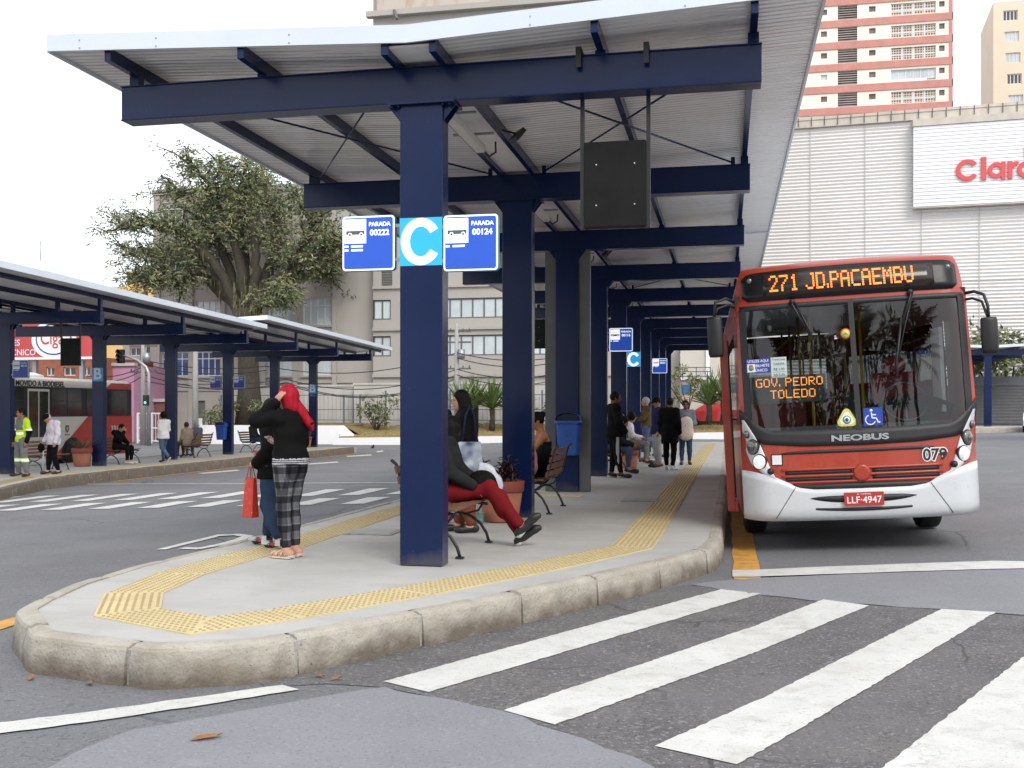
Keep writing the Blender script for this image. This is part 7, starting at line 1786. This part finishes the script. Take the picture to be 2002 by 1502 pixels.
# ---- woman in black coat
def coatx(root, J, s, hp):
    m = MB()
    for z in (1.34,1.19): m.lathe([(.022,0),(.020,.008),(.002,.010)], 12, (0,0,0), 0, frame((-.075*s,.125*s,z*s),(1,.25,0),(0,0,1)))
    m.build('button', mat('coat_button', (.20,.17,.14), .4), root)
    m = MB(); m.box((-.165*s,.08*s,1.31*s), (.012,.09,.045), 0, rotz(-.5)); m.build('name_badge', WHITE, root)
p4 = person('woman with long black hair in a black coat with round buttons, standing behind the bench', (-2.88, 11.45, ZP), LEFT+30,
    dict(elbL=(-.235,.0,1.13), wriL=(-.21,.12,.90), elbR=(.22,.03,1.13), wriR=(.20,.12,.90), hed=(0,.05,1.61), kneR=(.09,.02,.5), ankR=(.10,.06,.085), toeR=(.10,.2,.035), ankL=(-.11,-.08,.085), toeL=(-.12,.07,.035)), h=1.60, w=1.3, skin=SKA, top=CBLK, topname='coat', legs=CRUST, legw=1.45, shoe=SHBLK, sole=SOLEK, hair=('long', HBLK), res=.010, topw=2.2, hem=.30, nod=.12, look=.05, extra=coatx)
pb_ = bworld(p4, (-.24,.08,.80)); t = thing('tote_bag', 'patterned blue and white tote bag at the side of the woman in black', 'bag', (pb_.x+.12, pb_.y-.02, pb_.z), .5)
TOTE = mat('tote_pattern', (.50,.56,.60), .7, vs=7, col2=(.03,.05,.14), detail=1); m = MB(); m.add([(-.16,-.05,-.30),(.16,-.05,-.30),(.16,.05,-.30),(-.16,.05,-.30),(-.13,-.02,.22),(.13,-.02,.22),(.13,.02,.22),(-.13,.02,.22)], [(0,3,2,1),(0,1,5,4),(1,2,6,5),(2,3,7,6),(3,0,4,7),(4,5,6,7)]); m.build('bag', TOTE, t, bevel=.02)
m = MB(); m.tube([(-.08,0,.22),(-.05,-.02,.5),(.0,-.02,.62),(.05,-.02,.5),(.08,0,.22)], .012, 6); m.build('strap', CNAVY, t)
PLB = mat('pale_plastic_bag', (.60,.60,.66), .35, vs=6, var=.2); layer_noise(PLB, 9, .6, .66, (.15,.40,.38), .6, 2); q = SDF().cone((0,0,0), (0,0,-.14), .03, .12, .04, ((0,1,0), .5)).cone((0,0,-.14), (.03,0,-.33), .13, .12, .04, ((0,1,0), .5))
o = smesh('plastic_bag', q, .012, PLB, None, None, .006); o.location = (pb_.x+.27, pb_.y-.10, pb_.z-.02); o.rotation_euler = (0,-.55,.2); o.scale = (.72,.72,.8); tag(o, 'crumpled pale plastic bag in front of the maroon plant pot', 'bag')
p5 = person('dark haired person mostly hidden behind the nearest column, beside the woman in black', (-3.42, 12.3, ZP), LEFT, h=1.62, skin=SKB, top=CCHAR, legs=CBLK, shoe=SHRED, sole=SHRED, hair=('long', HBLK), res=.013)
# ---- seated woman with bare shoulders on second bench
p6 = person('woman with bare shoulders and dark bun sitting on the bench beside the recycling bin', (-2.52, 14.35, ZP), LEFT+30,
    dict(elbR=(.23,.20,.86), wriR=(.06,.20,1.08), elbL=(-.20,.16,.80), wriL=(-.02,.26,.98), hed=(0,.06,1.235)), base=SIT, h=1.72, w=1.1, skin=SKD, top=CBLK, topname='strapless_top', legs=CBLK, hair=('bun', HBLK), bare=True, res=.011, nod=.25, topw=1.5)
PBAG = mat('pink_bag', (.52,.22,.28), .7, vs=5, var=.1); layer_noise(PBAG, 7, .55, .62, (.25,.52,.50), .8, 2)
q = SDF().ell((0,0,.20), (.13,.10,.22)).cone((0,0,.36), (.02,-.02,.56), .09, .035, .05); o = smesh('pink_bag', q, .012, PBAG, None, None, .006); o.location = (-2.60, 13.82, ZP+.44); tag(o, 'pink and turquoise bag on the bench by the bare-shouldered woman', 'bag')
q = SDF().ell((0,0,.22), (.14,.12,.25)); o = smesh('black_bag', q, .013, CBLK, None, None, .006); o.location = (-2.42, 14.05, ZP+.44); tag(o, 'black backpack leaning on the bench between pink bag and bin', 'bag')
MP = mat('green_box', (.12,.22,.19), .6, var=.4, vs=8); m = MB(); m.box((0,0,.06), (.15,.1,.12)); m.box((0,0,.122), (.16,.11,.015)); m.build('carton', MP, loc=(-2.95, 12.35, ZP), bevel=.01, label='small dull green carton on the platform beside the big pot', cat='box')
# ---- people farther along platform C
def redstrip(c): m = np.zeros(len(c), int); m[(c[:,1] > .06) & (np.abs(c[:,0]) < .085)] = 1; return m
def trk(c): m = np.zeros(len(c), int); m[(c[:,0] > .16) & (np.abs(c[:,1]) < .03)] = 1; return m
person('man in black jacket over red shirt with track trousers, standing by a column', (-2.22, 21.25, ZP), RIGHT+38, dict(elbL=(-.23,.03,1.14), wriL=(-.17,.14,.93), elbR=(.23,.0,1.14), wriR=(.20,.15,.95), ankR=(.12,.10,.085), toeR=(.13,.25,.035)), h=1.74, w=1.05, skin=SKC, top=[CBLK, CRED], topfun=redstrip, topname='jacket', legs=[CBLK, CLGREY], legfun=trk, hair=('short', HBLK), topw=2.0, hem=.05, res=.013, look=-.3)
person('seated man in dark jacket and blue jeans leaning forward on a bench', (-2.50, 22.75, ZP), RIGHT+15, dict(che=(0,.12,.86), nek=(0,.22,1.01), hed=(0,.32,1.12), shoR=(.17,.2,.97), shoL=(-.17,.2,.97), elbR=(.22,.25,.70), wriR=(.08,.50,.62), elbL=(-.22,.25,.70), wriL=(-.05,.52,.62)), base=SIT, h=1.74, skin=SKB, top=CCHAR, topname='jacket', legs=CJEAN, hair=('short', HBLK), res=.014, nod=.5, topw=1.6)
person('older man in brown jacket and jeans standing with folded arms in the distance', (-2.12, 28.5, ZP), LEFT+15, dict(elbR=(.24,.10,1.15), wriR=(.02,.22,1.18), elbL=(-.24,.10,1.15), wriL=(-.02,.20,1.14)), h=1.72, w=1.1, skin=SKA, top=CBRN, topname='jacket', legs=CJEAN, shoe=SHBRN, hair=('short', HGREY), res=.015, topw=1.6)
person('seated woman with dark curly hair in a white top, beyond the man in jeans', (-2.42, 27.0, ZP), RIGHT+10, dict(elbR=(.22,.1,.75), wriR=(.05,.3,.72)), base=SIT, h=1.68, skin=SKB, top=CWHITE, topname='blouse', legs=CGREY, hair=('afro', HBLK), res=.015, look=.8)
person('person in long black coat seen from behind among the distant group', (-1.27, 24.3, ZP), AWAY-6, dict(ankR=(.09,-.05,.085), ankL=(-.09,.02,.085)), h=1.66, w=1.12, skin=SKC, top=CBLK, topname='coat', legs=CBLK, shoe=SHWHT, hair=('short', HBLK), hem=.22, topw=2.1, res=.014)
person('person in dark cap and navy jacket with grey trousers beside the long black coat', (-1.62, 25.4, ZP), LEFT+35, None, h=1.68, skin=SKB, top=CNAVY, topname='jacket', legs=CLGREY, hair=('short', HBLK), hat=('cap', CBLK), res=.015, topw=1.6, hem=.05, nod=.35)
def sung(root, J, s, hp):
    m = MB()
    for sx in (-1,1): m.ell(hp(sx*.033,.09,.012), (.028*s,.012*s,.02*s), 0, 8)
    m.build('sunglasses', BGLOSS, root)
person('woman in sunglasses and grey hoodie with jeans facing the camera in the distance', (-1.0, 26.7, ZP), AWAY+180+15, dict(elbR=(.22,.0,1.15), wriR=(.10,.20,1.28), elbL=(-.23,.02,1.14), wriL=(-.12,.2,1.1)), h=1.62, w=1.1, skin=SKC, top=CGRYBL, topname='hoodie', legs=CJEAND, hair=('bun', HBLK), res=.015, topw=1.7, extra=sung)
q = SDF().cone((0,0,0), (0,0,.26), .19, .16, .04, ((0,1,0), .45)); TOT2 = mat('canvas_bag', (.50,.44,.38), .85, vs=8, var=.1); layer_noise(TOT2, 16, .6, .66, (.30,.12,.12), .7, 2); o = smesh('canvas_bag', q, .015, TOT2); o.location = (-.98, 26.45, ZP+.80); tag(o, 'cream canvas bag carried by the woman in sunglasses', 'bag')
q = SDF().cone((0,0,.12), (0,0,.30), .15, .08, .04, ((0,1,0), .6)); o = smesh('white_bag', q, .015, CWHITE, None, None, .006); o.location = (-1.28, 25.9, ZP-.02); tag(o, 'white plastic bag standing between the legs of the distant group', 'bag')
person('far seated person in grey trousers and dark shoes beyond the man in brown', (-2.45, 30.6, ZP), RIGHT+10, dict(ankR=(.12,.60,.10), toeR=(.13,.74,.06)), base=SIT, h=1.7, skin=SKB, top=CNAVY, topname='jacket', legs=CGREY, hair=('short', HBLK), res=.017)
# ---- left platform
def hiv(c):
    z = c[:,2]/(1.76/1.75); m = np.zeros(len(c), int); ar = np.abs(c[:,0]) > .19; m[(z < 1.20)] = 1; m[(z > 1.085) & (z < 1.145)] = 2; m[(np.abs(c[:,0]) > .165)] = 1; m[ar & (z > 1.19) & (z < 1.235)] = 2; m[ar & (z < 1.19)] = 3; return m
def hil(c): z = c[:,2]; m = np.zeros(len(c), int); m[(z > .40) & (z < .46)] = 2; m[(z > .375) & (z < .40) | (z > .46) & (z < .485)] = 1; return m
w1 = person('worker in yellow and grey high visibility vest standing by the first left column', (-18.05, 24.3, ZB), AWAY+180-12, dict(ankR=(.20,-.03,.085), kneR=(.15,.02,.51), toeR=(.26,.10,.035), ankL=(-.20,-.03,.085), kneL=(-.15,.02,.51), toeL=(-.26,.10,.035), elbR=(.27,-.05,1.15), wriR=(.27,.03,.90), elbL=(-.27,-.05,1.15), wriL=(-.27,.03,.90)), h=1.78, w=1.1, skin=SKB, top=[CGREY, CYEL, CREFL, CBLK], topfun=hiv, topname='vest', legs=[CGREY, CYEL, CREFL], legfun=hil, legw=1.25, hair=('short', HBLK), res=.012, topw=1.3, look=-.3)
w2 = person('old man in loose white shirt and black trousers looking down, walking with a stick', (-17.9, 25.4, ZB), AWAY+180-20, dict(che=(0,.04,1.28), nek=(0,.09,1.44), hed=(0,.17,1.56), kneR=(.10,.07,.50), ankR=(.11,.10,.085), toeR=(.12,.24,.035), kneL=(-.10,.03,.50), ankL=(-.11,-.10,.085), toeL=(-.13,.04,.035), elbR=(.25,.02,1.14), wriR=(.26,.14,.92), elbL=(-.25,-.02,1.14), wriL=(-.25,.05,.90)), h=1.70, w=1.1, skin=SKA, top=CLIL, topname='shirt', legs=CBLK, legw=1.1, hair=('balding', HGREY), hat=('cap', CBLK), res=.012, topw=2.0, hem=.06, nod=.6)
hb = bworld(w2, (.26,.16,.84)); m = MB(); m.tube([(0,0,0),(.02,-.03,-.30),(.03,-.06,-(hb.z-ZB)+.01)], .014, 8); m.tube([(0,0,0),(-.03,0,.03),(-.09,0,.02)], .015, 6); m.build('walking_stick', PALEB, loc=hb, label='pale walking stick of the old man in the white shirt', cat='walking stick')
q = SDF().ell((0,0,-.13), (.10,.06,.13)); o = smesh('hand_bag', q, .013, CBLK); o.location = (hb.x-.05, hb.y-.02, hb.z-.0); tag(o, 'black pouch in the hand of the old man in the white shirt', 'bag')
person('man in black sitting with hand at his mouth beside the letter B column', (-19.25, 30.6, ZB), RIGHT+12, dict(che=(0,.05,.88), nek=(0,.10,1.04), hed=(0,.15,1.17), elbR=(.2,.22,.80), wriR=(.05,.26,1.04), elbL=(-.2,.15,.75), wriL=(-.05,.38,.66)), base=SIT, h=1.74, w=1.05, skin=SKA, top=CBLK, topname='jacket', legs=CBLK, shoe=SHWHT, hair=('short', HBLK), res=.013, nod=.3, topw=1.7)
person('woman in white top and jeans walking left on the left platform', (-18.25, 31.7, ZB), LEFT-10, dict(kneR=(.09,.12,.52), ankR=(.09,.14,.09), toeR=(.10,.28,.035), kneL=(-.09,-.02,.52), ankL=(-.09,-.40,.20), toeL=(-.09,-.30,.06), elbR=(.22,.03,1.14), wriR=(.2,.2,.97), elbL=(-.22,-.08,1.14), wriL=(-.21,.02,.90)), h=1.66, w=1.08, skin=SKC, top=CWHITE, topname='jumper', legs=CJEAN, hair=('afro', HBLK), res=.013, topw=1.7, hem=.05)
person('person in beige jacket sitting on the left bench seen from behind', (-19.38, 35.3, ZB), LEFT-15, None, base=SIT, h=1.68, w=1.1, skin=SKB, top=CBEIGE, topname='jacket', legs=CBRN, hair=('short', HBRN), res=.015, topw=1.7)
person('grey haired person in grey sitting at the right of the same left bench', (-19.38, 36.0, ZB), LEFT-15, None, base=SIT, h=1.72, w=1.1, skin=SKA, top=CGRYBL, topname='jacket', legs=CGREY, hair=('short', HGREY), res=.015, topw=1.7)
person('seated person in dark clothes with legs forward, behind the blue bin column on the left', (-19.2, 40.4, ZB), RIGHT+5, dict(ankR=(.12,.62,.10), toeR=(.13,.76,.05), hed=(0,.0,1.22)), base=SIT, h=1.72, skin=SKB, top=CCHAR, topname='jacket', legs=CJEAND, shoe=SHRED, hair=('short', HGREY), res=.015, topw=1.6)
m = MB(); B_ = Vector((-.0,0,0)); q = SDF().ell((0,0,.03), (.02,.075,.045)).ell((0,.06,.075), (.02,.025,.025)).cone((0,-.05,.03), (0,-.14,.02), .015, .008, .02); pp = onY(729, 872, 54); o = smesh('pigeon', q, .008, CCHAR); o.location = (pp.x, 54, gz(pp.x)); o.scale = (2,2,2); tag(o, 'tiny dark pigeon on the road at the end of the left platform', 'pigeon')
